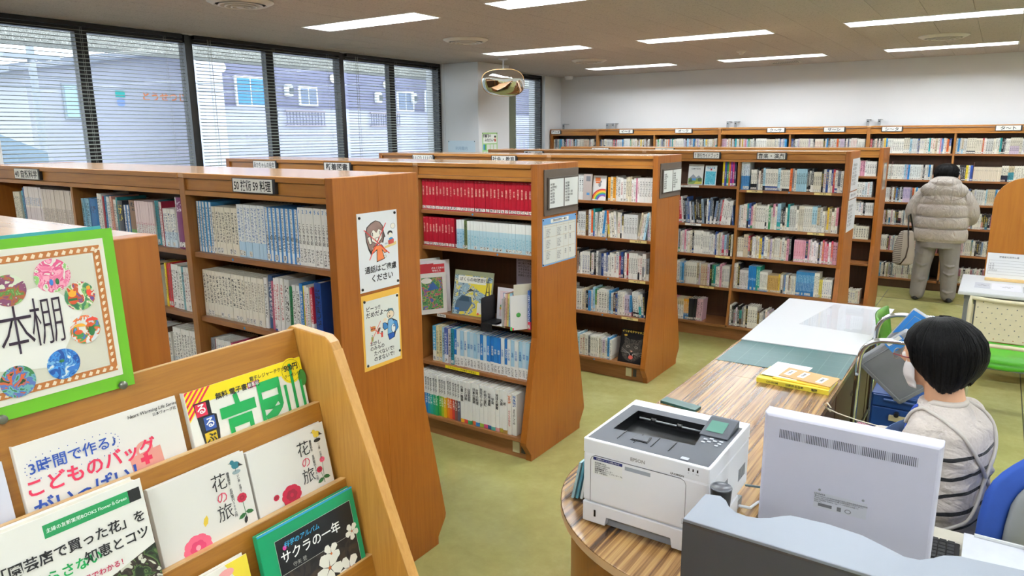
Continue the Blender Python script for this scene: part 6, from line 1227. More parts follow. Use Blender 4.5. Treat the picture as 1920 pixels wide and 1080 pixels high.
# green chairs
GC = M('#437f16', .35, name='green_chair_plastic'); GL = M('#84888a', .35, .6, name='chair_tube')
def bent_plate(x0, x1, z0, z1, y, bow, lean, n=10, m_=8, th=.012):
    f = []; 
    for k in range(m_+1):
        zz = z0+(z1-z0)*k/m_; rr = []
        for i in range(n+1):
            u = i/n*2-1; e = 1-.10*(abs(k/m_*2-1)**6)
            rr.append(((x0+x1)/2+(x1-x0)/2*u*e, y+bow*(u*u)-lean*(k/m_), zz))
        f.append(rr)
    return f
def green_chair(label, x, y, rz=0):
    t = thing('stacking_chair', label, 'chair', (x, y, 0), rz); R_ = Matrix.Translation((x, y, 0)) @ Matrix.Rotation(rz, 4, 'Z')
    mb = MB(); mb.T = R_; mb.sheet(bent_plate(-.22, .22, .52, .86, .2, -.03, -.06)); o_ = part('backrest', mb, GC, t, True); q = o_.modifiers.new('thick', 'SOLIDIFY'); q.thickness = .014
    mb = MB(); mb.T = R_; mb.prism([(-.21, -.2), (.21, -.2), (.22, 0), (.2, .19), (-.2, .19), (-.22, 0)], .435, .455); part('seat', mb, GC, t, bevel=.008)
    for s_ in (-1, 1):
        for nm, pth in (('leg', [(s_*.2, .20, .62), (s_*.21, .19, .42), (s_*.23, .27, .012)]), ('leg', [(s_*.2, .1, .43), (s_*.2, -.14, .425), (s_*.23, -.24, .012)])):
            mb = MB(); mb.T = R_; mb.tube(arc_path(pth, .05), .011, 10); l_ = part(nm, mb, GL, t, True); e = pth[-1]; mb = MB(); mb.T = R_; mb.tube([(e[0], e[1], .0), (e[0], e[1], .03)], .014, 10); part('rubber_foot', mb, BLACKP, l_, 40)
    return t
green_chair('green plastic chair nearest the counter, behind the chrome cart handle', -.245, 4.68, PI/2)
# blue drawer box with handle
BB = M('#0f3872', .42, name='blue_enamel')
t = thing('drawer_unit', 'blue metal drawer unit with a beige handle on the cart beside the seated person', 'cabinet', (-.2, 4.08, .13))
part('body', MB().box(-.42, -.04, 3.95, 4.20, .131, .60), BB, t, bevel=.004)
for q, (z0, z1) in enumerate(((.535, .595), (.14, .53))):
    d_ = part('drawer', MB().box(-.412, -.048, 3.938, 3.949, z0, z1), BB, t, bevel=.003)
    if q: part('handle', MB().box(-.33, -.16, 3.92, 3.937, z1-.06, z1-.03), M('#b8ac84', .4), d_, bevel=.004); part('lock', MB().tube([(-.295, 3.937, z1-.02), (-.295, 3.905, z1-.02)], .012, 10), BLACKP, d_)
    else: part('handle', MB().tube([(-.36, 3.93, z1-.02), (-.10, 3.93, z1-.02)], .006, 8), M('#16407c', .4), d_)
t = thing('wire_basket', 'small clear wire-rimmed tray leaning in front of the blue drawer unit', 'tray', (-.2, 3.88, .28))
bp = [(-.34, 3.90, .34), (-.20, 3.90, .44), (-.08, 3.90, .38), (-.18, 3.86, .28)]
part('rim', MB().tube(bp, .005, 8, closed=True), CHROME, t, True); part('rim', MB().tube([(x_, y_-.02, z_-.03) for x_, y_, z_ in bp], .004, 8, closed=True), CHROME, t, True); part('panel', MB().add([(x_, y_-.01, z_-.015) for x_, y_, z_ in bp], [(0, 1, 2, 3)]), M('#6c8ca4', .2), t)
# towel on a string
def weave():
    m, t_ = new('red_striped_cloth'); s2 = t_.add('ShaderNodeSeparateXYZ'); t_.put(s2.inputs[0], t_.coord()); wv = t_.math('ADD', t_.math('MULTIPLY', s2.outputs[0], 160), t_.math('MULTIPLY', t_.math('SINE', t_.math('MULTIPLY', s2.outputs[2], 420)), .35))
    t_.put(t_.b.inputs['Base Color'], t_.mix(t_.math('LESS_THAN', t_.math('FRACT', wv), .45), hx('#d8c4c8'), hx('#a02c50'))); t_.b.inputs['Roughness'].default_value = .9; return m
t = thing('hand_towel', 'red and white zigzag striped towel hanging from a string', 'towel', (-.35, 3.20, .60))
part('cloth', MB().sheet([[(-.385+.20*i/16, 3.22+.006*math.sin(i*1.1+k*.4), .70-.02*i/16-.25*k/10) for i in range(17)] for k in range(11)]), weave(), t, True).modifiers.new('thick', 'SOLIDIFY').thickness = .003
solo('string', MB().tube([(-.52, 3.27, .715), (-.47, 3.24, .712), (-.385, 3.22, .705), (-.28, 3.22, .695), (-.18, 3.22, .688), (-.02, 3.5, .60)], .0028, 6), M('#d6cfb8', .8), 'white string tied to the counter with the striped towel on it', 'string', (-.5, 3.27, .7), smooth=True)
part('knot', MB().tube([(-.50, 3.262, .722), (-.52, 3.275, .738), (-.535, 3.27, .73), (-.50, 3.258, .706)], .003, 6), M('#d6cfb8', .8), t, True)
t = thing('plastic_bag', 'white plastic bag with blue print on the floor behind the counter', 'bag', (-.45, 3.3, 0))
random.seed(3)
part('bag', MB().loft([[(-.44+(ra+.012*random.random())*math.cos(a), 3.36+(ra+.012*random.random())*math.sin(a), z_) for a in [2*PI*i/14 for i in range(14)]] for ra, z_ in ((.07, .002), (.09, .08), (.075, .2), (.03, .27), (.045, .32))]), blotch('bag_print', ['#e4e8ee', '#3c5ca8', '#e8e8ec', '#d4dae4'], 40), t, 60)

# ------------------------------------------------------------------ reading table at the back
t = thing('reading_table', 'grey framed white table with a tall rounded wooden partition behind it', 'table', (.4, 6.85, 0))
tm = M('#c9cbce', .35, name='table_top_grey')
part('tabletop', MB().box(-.16, 1.05, 6.45, 7.26, .67, .70), tm, t, bevel=.008)
for x_ in (-.09, .98):
    part('leg', MB().box(x_-.03, x_+.03, 6.80, 6.88, .03, .665), GREYM, t, bevel=.006); part('foot', MB().box(x_-.03, x_+.03, 6.50, 7.2, .0, .04), GREYM, t, bevel=.01); part('bracket', MB().box(x_-.03, x_+.03, 6.52, 7.15, .63, .669), M('#7c8084', .4), t, bevel=.004)
part('front_rail', MB().box(.07, .95, 6.44, 6.46, .11, .27), M('#5c6066', .45), t, bevel=.003); part('rail_cap', MB().box(.065, .95, 6.42, 6.48, .271, .30), M('#8c9096', .4), t, bevel=.004); part('modesty_panel', MB().box(-.055, .945, 6.835, 6.85, .28, .63), M('#6e7276', .45), t)
t = thing('partition_board', 'tall orange wooden partition with a rounded corner standing behind the table', 'partition', (.5, 7.29, 0))
def rounded(x0, x1, z0, z1, ra, n=10):
    p = [(x0, z0), (x1, z0), (x1, z1)]; p += [(x0+ra-ra*math.sin(PI/2*k/n), z1-ra+ra*math.cos(PI/2*k/n)) for k in range(n+1)]; return p
part('board', MB().prism(rounded(-.008, 1.2, .02, 1.535, .22), 7.28, 7.32, 'y'), W_CARREL, t, bevel=.002); part('edge_band', MB().prism(rounded(-.012, 1.2, .02, 1.539, .223)[2:]+rounded(-.008, 1.2, .02, 1.535, .22)[2:][::-1], 7.278, 7.30, 'y'), W_CARRELEDGE, t) if False else None
part('side_board', MB().box(1.16, 1.2, 6.7, 7.278, .02, 1.3), W_CARREL, t)
def form(label, x, z, y, wd, ht, rows):
    Mx = plane((x, y, z), (1, 0, 0), (0, .12, 1)); t = thing('form_sheet', label, 'form', (x, y, z)); board(t, Mx, wd, ht, .002, M('#dfe1e2', .4, var=.01), 'paper')
    it = []; 
    for q in range(rows+1): it.append((0, rect(.015, wd-.015, .03+q*(ht-.09)/rows-.0006, .03+q*(ht-.09)/rows+.0006)))
    it += [(0, rect(.015, .0165, .03, ht-.06)), (0, rect(wd-.0165, wd-.015, .03, ht-.06))]
    part('form_lines', flat(Mx, it, [0]), [INKG], t); text(t, Mx, '図書館利用申込書', wd/2, ht-.032, .017, INKG, .01, .0008); text(t, Mx, '氏 名\n住 所\n電 話\n生年月日', .022, ht*.42, .0145, INKG, 0, .0008, align='LEFT')
form('white application form standing on a wooden strip, left one', .0, .722, 7.07, .30, .205, 5); form('taller white application form standing right of the other form', .30, .722, 7.065, .32, .275, 7)
solo('wooden_strip', MB().box(.0, .68, 7.03, 7.075, .7005, .7215), wood('pine_strip', '#e0c088', '#cfa868', 'x', 60), 'thin pine strip holding the forms on the back table', 'holder', (.0, 7.05, .7), bevel=.002)
for k, (x0, x1, y0, y1, lab, c) in enumerate(((-.06, .045, 6.66, 6.9, 'small grey printed card under the table film', '#b4b6c0'), (.055, .25, 6.62, 6.92, 'pale lilac printed sheet lying on the table', '#d8d8e2'), (.26, .60, 6.6, 6.86, 'grey photo sheet lying at the right of the table', '#9a9ca2'))):
    s_ = solo('paper_sheet', MB().box(x0, x1, y0, y1, .7003, .7012), M(c, .4, var=.05), lab, 'paper', (x0, y0, .7)); text(s_, Matrix.Translation(((x0+x1)/2, (y0+y1)/2, .7014)), 'ご案内\n鉛筆', 0, 0, .03, INKG, .0, .0002)
# beige perforated chair
BG = M('#cfc5a6', .4, name='beige_chair_shell'); GS = M('#48a018', .38, name='bright_green_seat')
def perf():
    m, t_ = new('perforated_beige_plastic'); s2 = t_.add('ShaderNodeSeparateXYZ'); t_.put(s2.inputs[0], t_.coord()); return m
t = thing('perforated_chair', 'beige chair with perforated back and bright green seat facing the back table', 'chair', (.17, 5.75, 0))
x0, x1, z0, z1, nx, nz = -.028, .372, .56, .835, 15, 8
yb = lambda x: 5.52-.03*((x-.172)/.2)**2
# back shell as a grid with real round holes: each cell is an octagonal ring
mb = MB(); cw, ch_ = (x1-x0)/nx, (z1-z0)/nz
for i in range(nx):
    for k in range(nz):
        cx_, cz_ = x0+(i+.5)*cw, z0+(k+.5)*ch_; off = 0
        o8 = [(cx_+sx_*cw/2, cz_+sz_*ch_/2) for sx_, sz_ in ((-1, -1), (0, -1), (1, -1), (1, 0), (1, 1), (0, 1), (-1, 1), (-1, 0))]; ra = .0042 if (i+k) % 2 == 0 else .0008
        i8 = [(cx_+ra*math.cos(PI*1.25+PI/4*q), cz_+ra*math.sin(PI*1.25+PI/4*q)) for q in range(8)]
        mb.add([(a_, yb(a_)-.06*(b_-z0)*-1*.3, b_) for a_, b_ in o8+i8], [(q, (q+1) % 8, 8+(q+1) % 8, 8+q) for q in range(8)])
o_ = part('backrest', mb, BG, t); wl = o_.modifiers.new('weld', 'WELD'); q = o_.modifiers.new('thick', 'SOLIDIFY'); q.thickness = .006
fr = [(x0-.03, z0-.03), (x1+.03, z0-.03), (x1+.03, z1+.012), (x0-.03, z1+.012)]
pth = []
for (a_, b_), (c_, d_) in zip(fr, fr[1:]+fr[:1]):
    for k in range(8): u = k/8; xx, zz = a_+(c_-a_)*u, b_+(d_-b_)*u+(-.0); pth.append((xx, yb(xx)+.018*(zz-z0)*1, zz-(.02*(1-((xx-.172)/.23)**2) if zz > .7 else 0)))
part('back_frame', MB().tube(pth, .014, 8, closed=True), BG, t, True)
for s_, xx in ((-1, x0-.025), (1, x1+.025)): part('arm_bracket', MB().box(xx-.015, xx+.015, 5.50, 5.512, .56, .80), M('#c6bc9c', .4), t, bevel=.004)
seat = [[(.172+.225*u, 5.56+.42*v, .455-.03*(1-u*u)*(.5+.5*(1-v))-.05*max(0, .15-v)/.15+.01*abs(u)**4) for u in [i/6-1 for i in range(13)]] for v in [k/10 for k in range(11)]]
o_ = part('seat', MB().sheet(seat), GS, t, True); o_.modifiers.new('thick', 'SOLIDIFY').thickness = .025
for xx in (x0-.02, x1+.02):
    part('leg', MB().tube(arc_path([(xx, 5.52, .60), (xx, 5.60, .42), (xx, 5.50, .02)], .06), .012, 10), GL, t, True); part('leg', MB().tube(arc_path([(xx, 5.60, .41), (xx, 5.93, .41), (xx, 6.0, .02)], .06), .012, 10), GL, t, True)
# waste bin with a clear bag
t = thing('waste_bin', 'round waste bin lined with a crinkled clear bag behind the cart', 'bin', (-.30, 6.78, 0))
part('bucket', MB().lathe([(.10, .0), (.115, .30), (.11, .30), (.095, .01), (.001, .01)], 24, (-.30, 6.78, 0)), M('#8a8c8e', .4), t, 40)
random.seed(8); part('liner', MB().loft([[(-.30+(ra+.012*random.random())*math.cos(a), 6.78+(ra+.012*random.random())*math.sin(a), z_+.01*random.random()) for a in [2*PI*i/26 for i in range(26)]] for ra, z_ in ((.118, .20), (.124, .29), (.122, .325), (.108, .315), (.10, .2))], cap=False), M('#b4b2aa', .25, name='clear_bin_liner'), t, 60)
# blue office chair
t = thing('office_chair', 'blue upholstered office chair the seated woman is on, at the right edge', 'chair', (-.03, 2.72, 0))
BF = M('#20479a', .8, name='blue_upholstery'); WF = Matrix.Translation((-.05, 2.72, 0)) @ Matrix.Rotation(math.atan2(.36, -.93), 4, 'Z')
def cush(cx_, cz_, w_, h_, th, bow, tilt):
    mb = MB(); mb.T = WF; rg = []
    for k in range(9):
        a = -PI/2+PI*k/8; e = max(math.cos(a), .05)**.45
        rg.append([(cx_-tilt*(h_*math.sin(2*PI*i/28)) + th*math.sin(a)+bow*((w_*math.cos(2*PI*i/28)*e)/w_)**2, w_*e*math.copysign(abs(math.cos(2*PI*i/28))**.6, math.cos(2*PI*i/28)), cz_+h_*e*math.copysign(abs(math.sin(2*PI*i/28))**.6, math.sin(2*PI*i/28))) for i in range(28)])
    return mb.loft(rg)
part('backrest', cush(-.27, .76, .215, .215, .03, .06, .12), BF, t, True)
mb = cush(-.315, .74, .17, .19, .02, .05, .12); part('back_shell', mb, M('#8a8c8e', .45), t, True)
mb = MB(); mb.T = WF; mb.loft([[(.0+.24*r_*math.copysign(abs(math.cos(2*PI*i/28))**.6, math.cos(2*PI*i/28)), .235*r_*math.copysign(abs(math.sin(2*PI*i/28))**.6, math.sin(2*PI*i/28)), z_) for i in range(28)] for r_, z_ in ((.9, .395), (1, .41), (1, .44), (.95, .46), (.6, .468))]); part('seat', mb, BF, t, True)
mb = MB(); mb.T = WF; mb.tube(arc_path([(-.30, 0, .62), (-.30, 0, .38), (-.05, 0, .38)], .08), .018, 10); part('back_bracket', mb, BLACKP, t, True)
mb = MB(); mb.T = WF; mb.tube([(0, 0, .395), (0, 0, .10)], .025, 14); part('gas_column', mb, BLACKP, t, True)
for q in range(5):
    a = q/5*2*PI; mb = MB(); mb.T = WF; mb.tube([(0, 0, .11), (.28*math.cos(a), .28*math.sin(a), .065)], [.025, .016], 8); l_ = part('star_leg', mb, BLACKP, t, True)
    mb = MB(); mb.T = WF; mb.tube([(.28*math.cos(a)-.012, .28*math.sin(a), .03), (.28*math.cos(a)+.012, .28*math.sin(a), .03)], .029, 14); part('caster', mb, BLACKP, l_, 40)

# ------------------------------------------------------------------ people
def organic(name, mb, mat, parent, vox=.008, sm=3, T=None, post=None):
    """joins overlapping closed lofts into ONE continuous surface (voxel remesh + smoothing)"""
    me = mb.mesh(name, mat); ob = bpy.data.objects.new(name, me); C.objects.link(ob)
    rm = ob.modifiers.new('r', 'REMESH'); rm.mode = 'VOXEL'; rm.voxel_size = vox
    if sm: s_ = ob.modifiers.new('s', 'SMOOTH'); s_.factor = .5; s_.iterations = sm
    bpy.context.view_layer.update(); ev = ob.evaluated_get(bpy.context.evaluated_depsgraph_get()); m2 = bpy.data.meshes.new_from_object(ev); bpy.data.objects.remove(ob)
    m2.name = name; m2.materials.clear(); m2.materials.append(mat); 
    if post: 
        for v in m2.vertices: v.co = post(v.co)
    if T is not None: m2.transform(T)
    m2.shade_smooth(); o = link(name, m2, parent); return o
def limb(mb, pts, rs, n=14):
    P = [Vector(p) for p in pts]; path = []; rad = []
    for i in range(len(P)-1):
        for k in range(6): s = k/6; path.append(P[i].lerp(P[i+1], s)); rad.append(rs[i]+(rs[i+1]-rs[i])*s)
    path.append(P[-1]); rad.append(rs[-1]); mb.tube(path, rad, n); mb.ball(tuple(P[0]), rs[0]*.99); mb.ball(tuple(P[-1]), rs[-1]*.99)
    for p, r_ in zip(P[1:-1], rs[1:-1]): mb.ball(tuple(p), r_*.995)
def orings(mb, rs, n=28, T=None):
    mb.loft([[(cx_+rx*math.copysign(abs(math.cos(2*PI*i/n))**.85, math.cos(2*PI*i/n)), cy_+ry*math.copysign(abs(math.sin(2*PI*i/n))**.85, math.sin(2*PI*i/n)), z_) for i in range(n)] for (cx_, cy_, z_, rx, ry) in rs])
def hand(mb, wrist, dirv, palm_n, s=1.0, side=1, curl=.5):
    """palm and five tapering bent fingers"""
    w_ = Vector(wrist); d = Vector(dirv).normalized(); n_ = Vector(palm_n).normalized(); a = d.cross(n_).normalized()*side
    pc = w_+d*.045*s
    mb.tube([w_-d*.01, w_+d*.02*s, w_+d*.06*s, w_+d*.085*s], [.024*s, .032*s, .037*s, .033*s], 10, flat=.5)
    for q, (off, ln) in enumerate(((-.028, .066), (-.0095, .074), (.0095, .070), (.027, .056))):
        b_ = w_+d*.078*s+a*off*s; c1 = (d+n_*curl*.5).normalized(); c2 = (d*.8+n_*curl*1.3).normalized()
        p1 = b_+c1*ln*.5*s; p2 = p1+c2*ln*.3*s; p3 = p2+(d*.5+n_*curl*1.7).normalized()*ln*.22*s
        mb.tube([b_-d*.02*s, b_, p1, p2, p3], [.0095*s, .0092*s, .0085*s, .0078*s, .0062*s], 8)
    tb = w_+d*.025*s-a*.028*s; t1 = tb+(-a*.6+d*.8+n_*.3).normalized()*.034*s; t2 = t1+(d*.9+n_*.5).normalized()*.028*s
    mb.tube([w_+d*.012*s-a*.012*s, tb, t1, t2], [.014*s, .0125*s, .010*s, .0075*s], 8)
SKIN = M('#d8a684', .5, var=.03, name='skin'); HAIRM = None
def hair_mat():
    m, t_ = new('black_hair'); a = t_.noise(t_.coord((1, 1, .09)), 260, 3, .6); t_.put(t_.b.inputs['Base Color'], t_.ramp(a, [(.35, hx('#040404')), (.75, hx('#0e0c0c'))])); t_.b.inputs['Roughness'].default_value = .5; t_.b.inputs['Specular IOR Level'].default_value = .11; t_.bump(a, .6, .003); return m
HAIR = hair_mat()
def head(mb, c, s=1.0):
    """skull, jaw, nose, ears; face looks along +x"""
    x, y, z = c; mb.ball((x, y, z+.02*s), (.092*s, .075*s, .098*s), 20); mb.ball((x+.018*s, y, z-.035*s), (.066*s, .056*s, .072*s), 18); mb.ball((x+.05*s, y, z-.085*s), (.026*s, .028*s, .02*s), 12)
    mb.tube([(x+.088*s, y, z+.02*s), (x+.104*s, y, z-.012*s), (x+.088*s, y, z-.026*s)], [.008*s, .012*s, .010*s], 10)
    for s_ in (-1, 1): mb.ball((x-.004*s, y+s_*.076*s, z-.006*s), (.018*s, .008*s, .03*s), 12); mb.ball((x+.05*s, y+s_*.034*s, z-.018*s), (.024*s, .02*s, .022*s), 10)
    for dz in (-.048, -.054): mb.tube([(x+.074*s, y-.022*s, z+dz*s), (x+.083*s, y, z+(dz+.002)*s), (x+.074*s, y+.022*s, z+dz*s)], [.003*s, .005*s, .003*s], 8)
def bob(prof, open_z, c, alpha, n=72, jag=.012, ridge=.004, seed=1, fl=0):
    """hair shell: prof = [(z, r_front, r_back, r_side)], opening of half-angle alpha about +x below open_z"""
    rd = random.Random(seed); jj = [rd.random() for _ in range(n+1)]; rows = []
    for k, (z, rf_, rb_, rs_) in enumerate(prof):
        a0 = 0 if z > open_z else alpha*min(1, (open_z-z)/.02+.35); row = []
        for i in range(n+1):
            th_ = a0+(2*PI-2*a0)*i/n; cx_, sy_ = math.cos(th_), math.sin(th_); rr = (rf_ if cx_ > 0 else rb_)
            rg = 1+ridge/max(rs_, .03)*(math.sin(th_*31+jj[i]*2)+.6*math.sin(th_*57+k*.12))*min(1, k/4)
            row.append((c[0]+rr*cx_*rg, c[1]+rs_*sy_*rg, z-(jag*jj[i] if k == len(prof)-1 else 0)))
        rows.append(row)
    return MB().sheet(rows[::-1])

# seated librarian
WM = Matrix.Translation((-.07, 2.70, 0)) @ Matrix.Rotation(math.atan2(.36, -.93), 4, 'Z')   # +x of this frame is where she faces
ROOTW = thing('person', 'seated person with black bob, mask, glasses and beige striped cardigan behind the monitor', 'person', (-.07, 2.70, 0))
HCW = (.035, 0, 1.175)
HT = Matrix.Translation((.02, 0, 1.10)) @ Matrix.Rotation(math.radians(7), 4, 'Y') @ Matrix.Translation((-.02, 0, -1.10)); WH = WM @ HT
mb = MB(); mb.T = HT; head(mb, HCW); mb.T = None; limb(mb, [(-.015, 0, .98), (.0, 0, 1.06), (.015, 0, 1.13)], [.066, .060, .056])
orings(mb, [(-.02, 0, .42, .09, .12), (-.02, 0, .48, .125, .165), (-.01, 0, .60, .10, .13), (-.01, 0, .78, .10, .14), (-.02, 0, .92, .09, .16), (-.02, 0, .99, .06, .11), (-.01, 0, 1.03, .04, .06)])
for s_ in (-1, 1):
    limb(mb, [(-.02, s_*.155, .965), (.07, s_*.205, .76), (.30, s_*.15, .76)], [.045, .038, .026]); limb(mb, [(-.02, s_*.09, .50), (.34, s_*.10, .50), (.33, s_*.10, .09)], [.075, .056, .036]); limb(mb, [(.31, s_*.10, .05), (.42, s_*.105, .035)], [.036, .028])
    hand(mb, (.30, s_*.15, .76), (1, -s_*.1, -.05), (0, 0, -1), 1.0, s_, .35)
body = organic('body', mb, SKIN, ROOTW, .0062, 3, WM)
def stripes():
    m, t_ = new('beige_cardigan_knit'); s2 = t_.add('ShaderNodeSeparateXYZ'); v = t_.coord(); t_.put(s2.inputs[0], v)
    wob = t_.math('MULTIPLY', t_.math('SUBTRACT', t_.noise(v, 6, 2), .5), .05); z_ = t_.math('ADD', s2.outputs[2], t_.math('ADD', wob, t_.math('MULTIPLY', s2.outputs[0], -.18)))
    st = t_.math('LESS_THAN', t_.math('FRACT', t_.math('MULTIPLY', z_, 16)), .21); st = t_.math('MULTIPLY', st, t_.math('LESS_THAN', z_, .90))
    n_ = t_.noise(v, 130, 2); t_.put(t_.b.inputs['Base Color'], t_.mix(st, t_.mix(n_, hx('#b9aea6'), hx('#cdc3bb')), hx('#0e0d10'))); t_.b.inputs['Roughness'].default_value = .85; t_.b.inputs['Sheen Weight'].default_value = .2; t_.bump(t_.math('ADD', t_.math('MULTIPLY', n_, .05), t_.noise(t_.coord((1, 1, 1.6)), 9, 3, .55, 1.0)), .7, .03); return m
mb = MB()
orings(mb, [(-.02, 0, .44, .15, .19), (-.02, 0, .50, .15, .19), (-.03, 0, .56, .14, .175), (-.02, 0, .62, .12, .155), (-.03, 0, .70, .135, .165), (-.025, 0, .80, .125, .155), (-.03, 0, .90, .12, .165), (-.03, 0, .96, .105, .165), (-.022, 0, .99, .09, .135), (-.012, 0, 1.015, .08, .095), (.0, 0, 1.032, .07, .074)])
for s_ in (-1, 1): limb(mb, [(-.02, s_*.145, .955), (.0, s_*.185, .87), (.07, s_*.212, .76), (.27, s_*.155, .765)], [.060, .060, .056, .042])
for q in range(34):   # folds
    rdm = random.Random(q); a = rdm.random()*2*PI; z_ = .5+.42*rdm.random(); mb.tube([(-.02+.118*math.cos(a), .152*math.sin(a), z_), (-.025+.128*math.cos(a+.35), .162*math.sin(a+.35), z_-.03), (-.025+.12*math.cos(a+.7), .152*math.sin(a+.7), z_-.035)], [.004, .018, .004], 6)
swe = organic('cardigan', mb, stripes(), ROOTW, .0065, 2, WM)
# rib collar and undershirt
mb = MB(); mb.T = WM; mb.tube([(-.002+.062*math.cos(a), .064*math.sin(a), 1.036-.05*max(0, math.cos(a))) for a in [2*PI*i/28 for i in range(28)]], .011, 8, closed=True); part('collar', mb, M('#cfc6be', .9, name='rib_knit'), ROOTW, True)
mb = MB(); mb.T = WM; mb.tube([(-.004+.054*math.cos(a), .056*math.sin(a), 1.034-.03*max(0, math.cos(a))) for a in [2*PI*i/28 for i in range(28)]], .008, 8, closed=True); part('undershirt', mb, M('#e8e2e0', .8), ROOTW, True)
# legs clothing
mb = MB()
for s_ in (-1, 1): limb(mb, [(-.02, s_*.09, .50), (.345, s_*.10, .50), (.33, s_*.10, .14)], [.092, .072, .056])
organic('trousers', mb, M('#33353c', .85, name='dark_trousers'), ROOTW, .01, 2, WM)
for s_ in (-1, 1):
    mb = MB(); mb.T = WM; mb.loft([[(.375+.10*r_*math.cos(2*PI*i/16), s_*.105+.043*r_*math.sin(2*PI*i/16), z_) for i in range(16)] for r_, z_ in ((.95, .003), (1, .02), (.9, .055), (.5, .085))]); part('shoe', mb, BLACKP, ROOTW, True)
# hair
pr = [(1.322, .008, .008, .008), (1.319, .030, .032, .028), (1.310, .056, .062, .054), (1.294, .082, .092, .080), (1.268, .104, .120, .104), (1.232, .116, .141, .122), (1.20, .112, .145, .126), (1.165, .108, .142, .127), (1.13, .102, .131, .122), (1.10, .096, .116, .112), (1.08, .09, .102, .10), (1.066, .085, .09, .09)]
def trim(x, y, z):
    a = abs(math.degrees(math.atan2(y, x-.005)))
    b_ = 1.150-.080*min(1, max(0, (a-52)/58))+.030*max(0, (a-130)/50)
    return z if z > 1.2 else 1.2-(1.2-z)*(1.2-b_)/(1.2-1.066)
hb = bob(pr, 1.232, (.005, 0, 0), math.radians(56), jag=.006, ridge=.0016); HS = Matrix.Translation((.012, 0, 1.19)) @ Matrix.Scale(.945, 4) @ Matrix.Translation((-.005, 0, -1.19)); hb.v = [tuple(WH @ HS @ Vector((p[0], p[1], trim(*p)))) for p in hb.v]; ho = part('hair', hb, HAIR, ROOTW, True); q = ho.modifiers.new('thick', 'SOLIDIFY'); q.thickness = .02; q.offset = -1
mb = MB(); mb.T = WH @ HS; rd = random.Random(2)
for q in range(420):
    a = math.radians(57)+rd.random()*(2*PI-2*math.radians(57)); k = .985+.022*rd.random(); pth = []; sw = .10*(rd.random()-.5)
    for i_, (z, rf_, rb_, rs_) in enumerate(pr[1:]):
        aa = a+sw*i_/8; cx_, sy_ = math.cos(aa), math.sin(aa); P_x, P_y = .005+(rf_ if cx_ > 0 else rb_)*cx_*k, rs_*sy_*k; pth.append((P_x, P_y, trim(P_x, P_y, z)+.002))
    pth.append((pth[-1][0]*.97, pth[-1][1]*.97, pth[-1][2]-.004-.007*rd.random())); mb.tube(pth, [.0007+.0005*rd.random()]*(len(pth)-1)+[.0002], 4)
part('hair_strands', mb, HAIR, ROOTW, True)['kind'] = 'stuff'
# mask, glasses, lanyard, apron
mb = MB(); mb.T = WH; c = HCW; g = []
for k in range(9):
    z_ = c[2]-.016-.088*k/8; bul = math.sin(PI*(k+.9)/9.5)*.5; row = []
    for i in range(17):
        a = math.radians(-68+136*i/16); row.append((c[0]+(.074+.042*bul*math.cos(a)**1.5)*math.cos(a)+.004, c[1]+(.070 if k < 6 else .060)*math.sin(a)*1.02, z_+(.004 if i % 2 else 0)*(k in (2, 4, 6))))
    g.append(row)
o_ = part('face_mask', mb.sheet(g), M('#e0dcdc', .8, var=.02), ROOTW, True); o_.modifiers.new('thick', 'SOLIDIFY').thickness = .0015
for s_ in (-1, 1): mb = MB(); mb.T = WH; mb.tube([(c[0]+.035, s_*.068, c[2]-.03), (c[0]+.0, s_*.080, c[2]-.012), (c[0]-.01, s_*.083, c[2]+.01)], .0014, 6); part('mask_loop', mb, WHITEP, ROOTW)
gt = None
for s_ in (-1, 1):
    mb = MB(); mb.T = WH; mb.tube([(c[0]+.108, s_*.033+.024*math.cos(a), c[2]+.004+.018*math.sin(a)) for a in [2*PI*i/20 for i in range(20)]], .0016, 6, closed=True); o_ = part('glasses_rim', mb, M('#8c8478', .3, .6), ROOTW)
    mb = MB(); mb.T = WH; mb.tube([(c[0]+.108, s_*.057, c[2]+.008), (c[0]+.06, s_*.083, c[2]+.008), (c[0]-.005, s_*.088, c[2]+.004)], .0022, 6); part('glasses_temple', mb, M('#7c1828', .3), ROOTW)
    mb = MB(); mb.T = WH; mb.ball((c[0]+.080, s_*.031, c[2]+.004), .0115); o_ = part('eye', mb, M('#e8e4e0', .2, var=0), ROOTW, True); mb = MB(); mb.T = WH; mb.ball((c[0]+.0875, s_*.031, c[2]+.003), .006); part('iris', mb, M('#2a1a14', .2, var=0), o_, True)
def snap(pts, off=.006):
    me = swe.data; bv = BVHTree.FromPolygons([ROOTM[ROOTW.name] @ v.co for v in me.vertices], [tuple(p.vertices) for p in me.polygons]); out = []
    fine = []
    for a, b_ in zip(pts, pts[1:]):
        for k in range(8): fine.append(Vector(a).lerp(Vector(b_), k/8))
    fine.append(Vector(pts[-1]))
    for p in fine:
        q, n_, _, _ = bv.find_nearest(WM @ p); out.append(q+n_*off)
    return [((out[max(0, i-1)]+out[i]+out[min(len(out)-1, i+1)])/3) for i in range(len(out))]
AP = M('#c4bdb6', .8, name='apron_cord')
for s_ in (-1, 1):
    mb = MB().tube(snap([(.10, s_*.09, .95), (.02, s_*.10, 1.03), (-.08, s_*.11, .98), (-.16, s_*.06, .88), (-.18, -s_*.01, .80), (-.18, -s_*.10, .68), (-.05, -s_*.20, .60)]), .0062, 8, flat=1); part('apron_strap', mb, AP, ROOTW, True)
mb = MB(); mb.T = WM
for dz, ln in ((0, .13), (.012, .10), (.024, .15)): mb.tube([(-.175, .0+dz, .615), (-.20, -.012+dz, .60-ln/2), (-.19, .0+dz, .60-ln), (-.182, .012+dz, .60-ln/2), (-.175, .006+dz, .61)], .007, 8)
part('apron_bow', mb, AP, ROOTW, True)
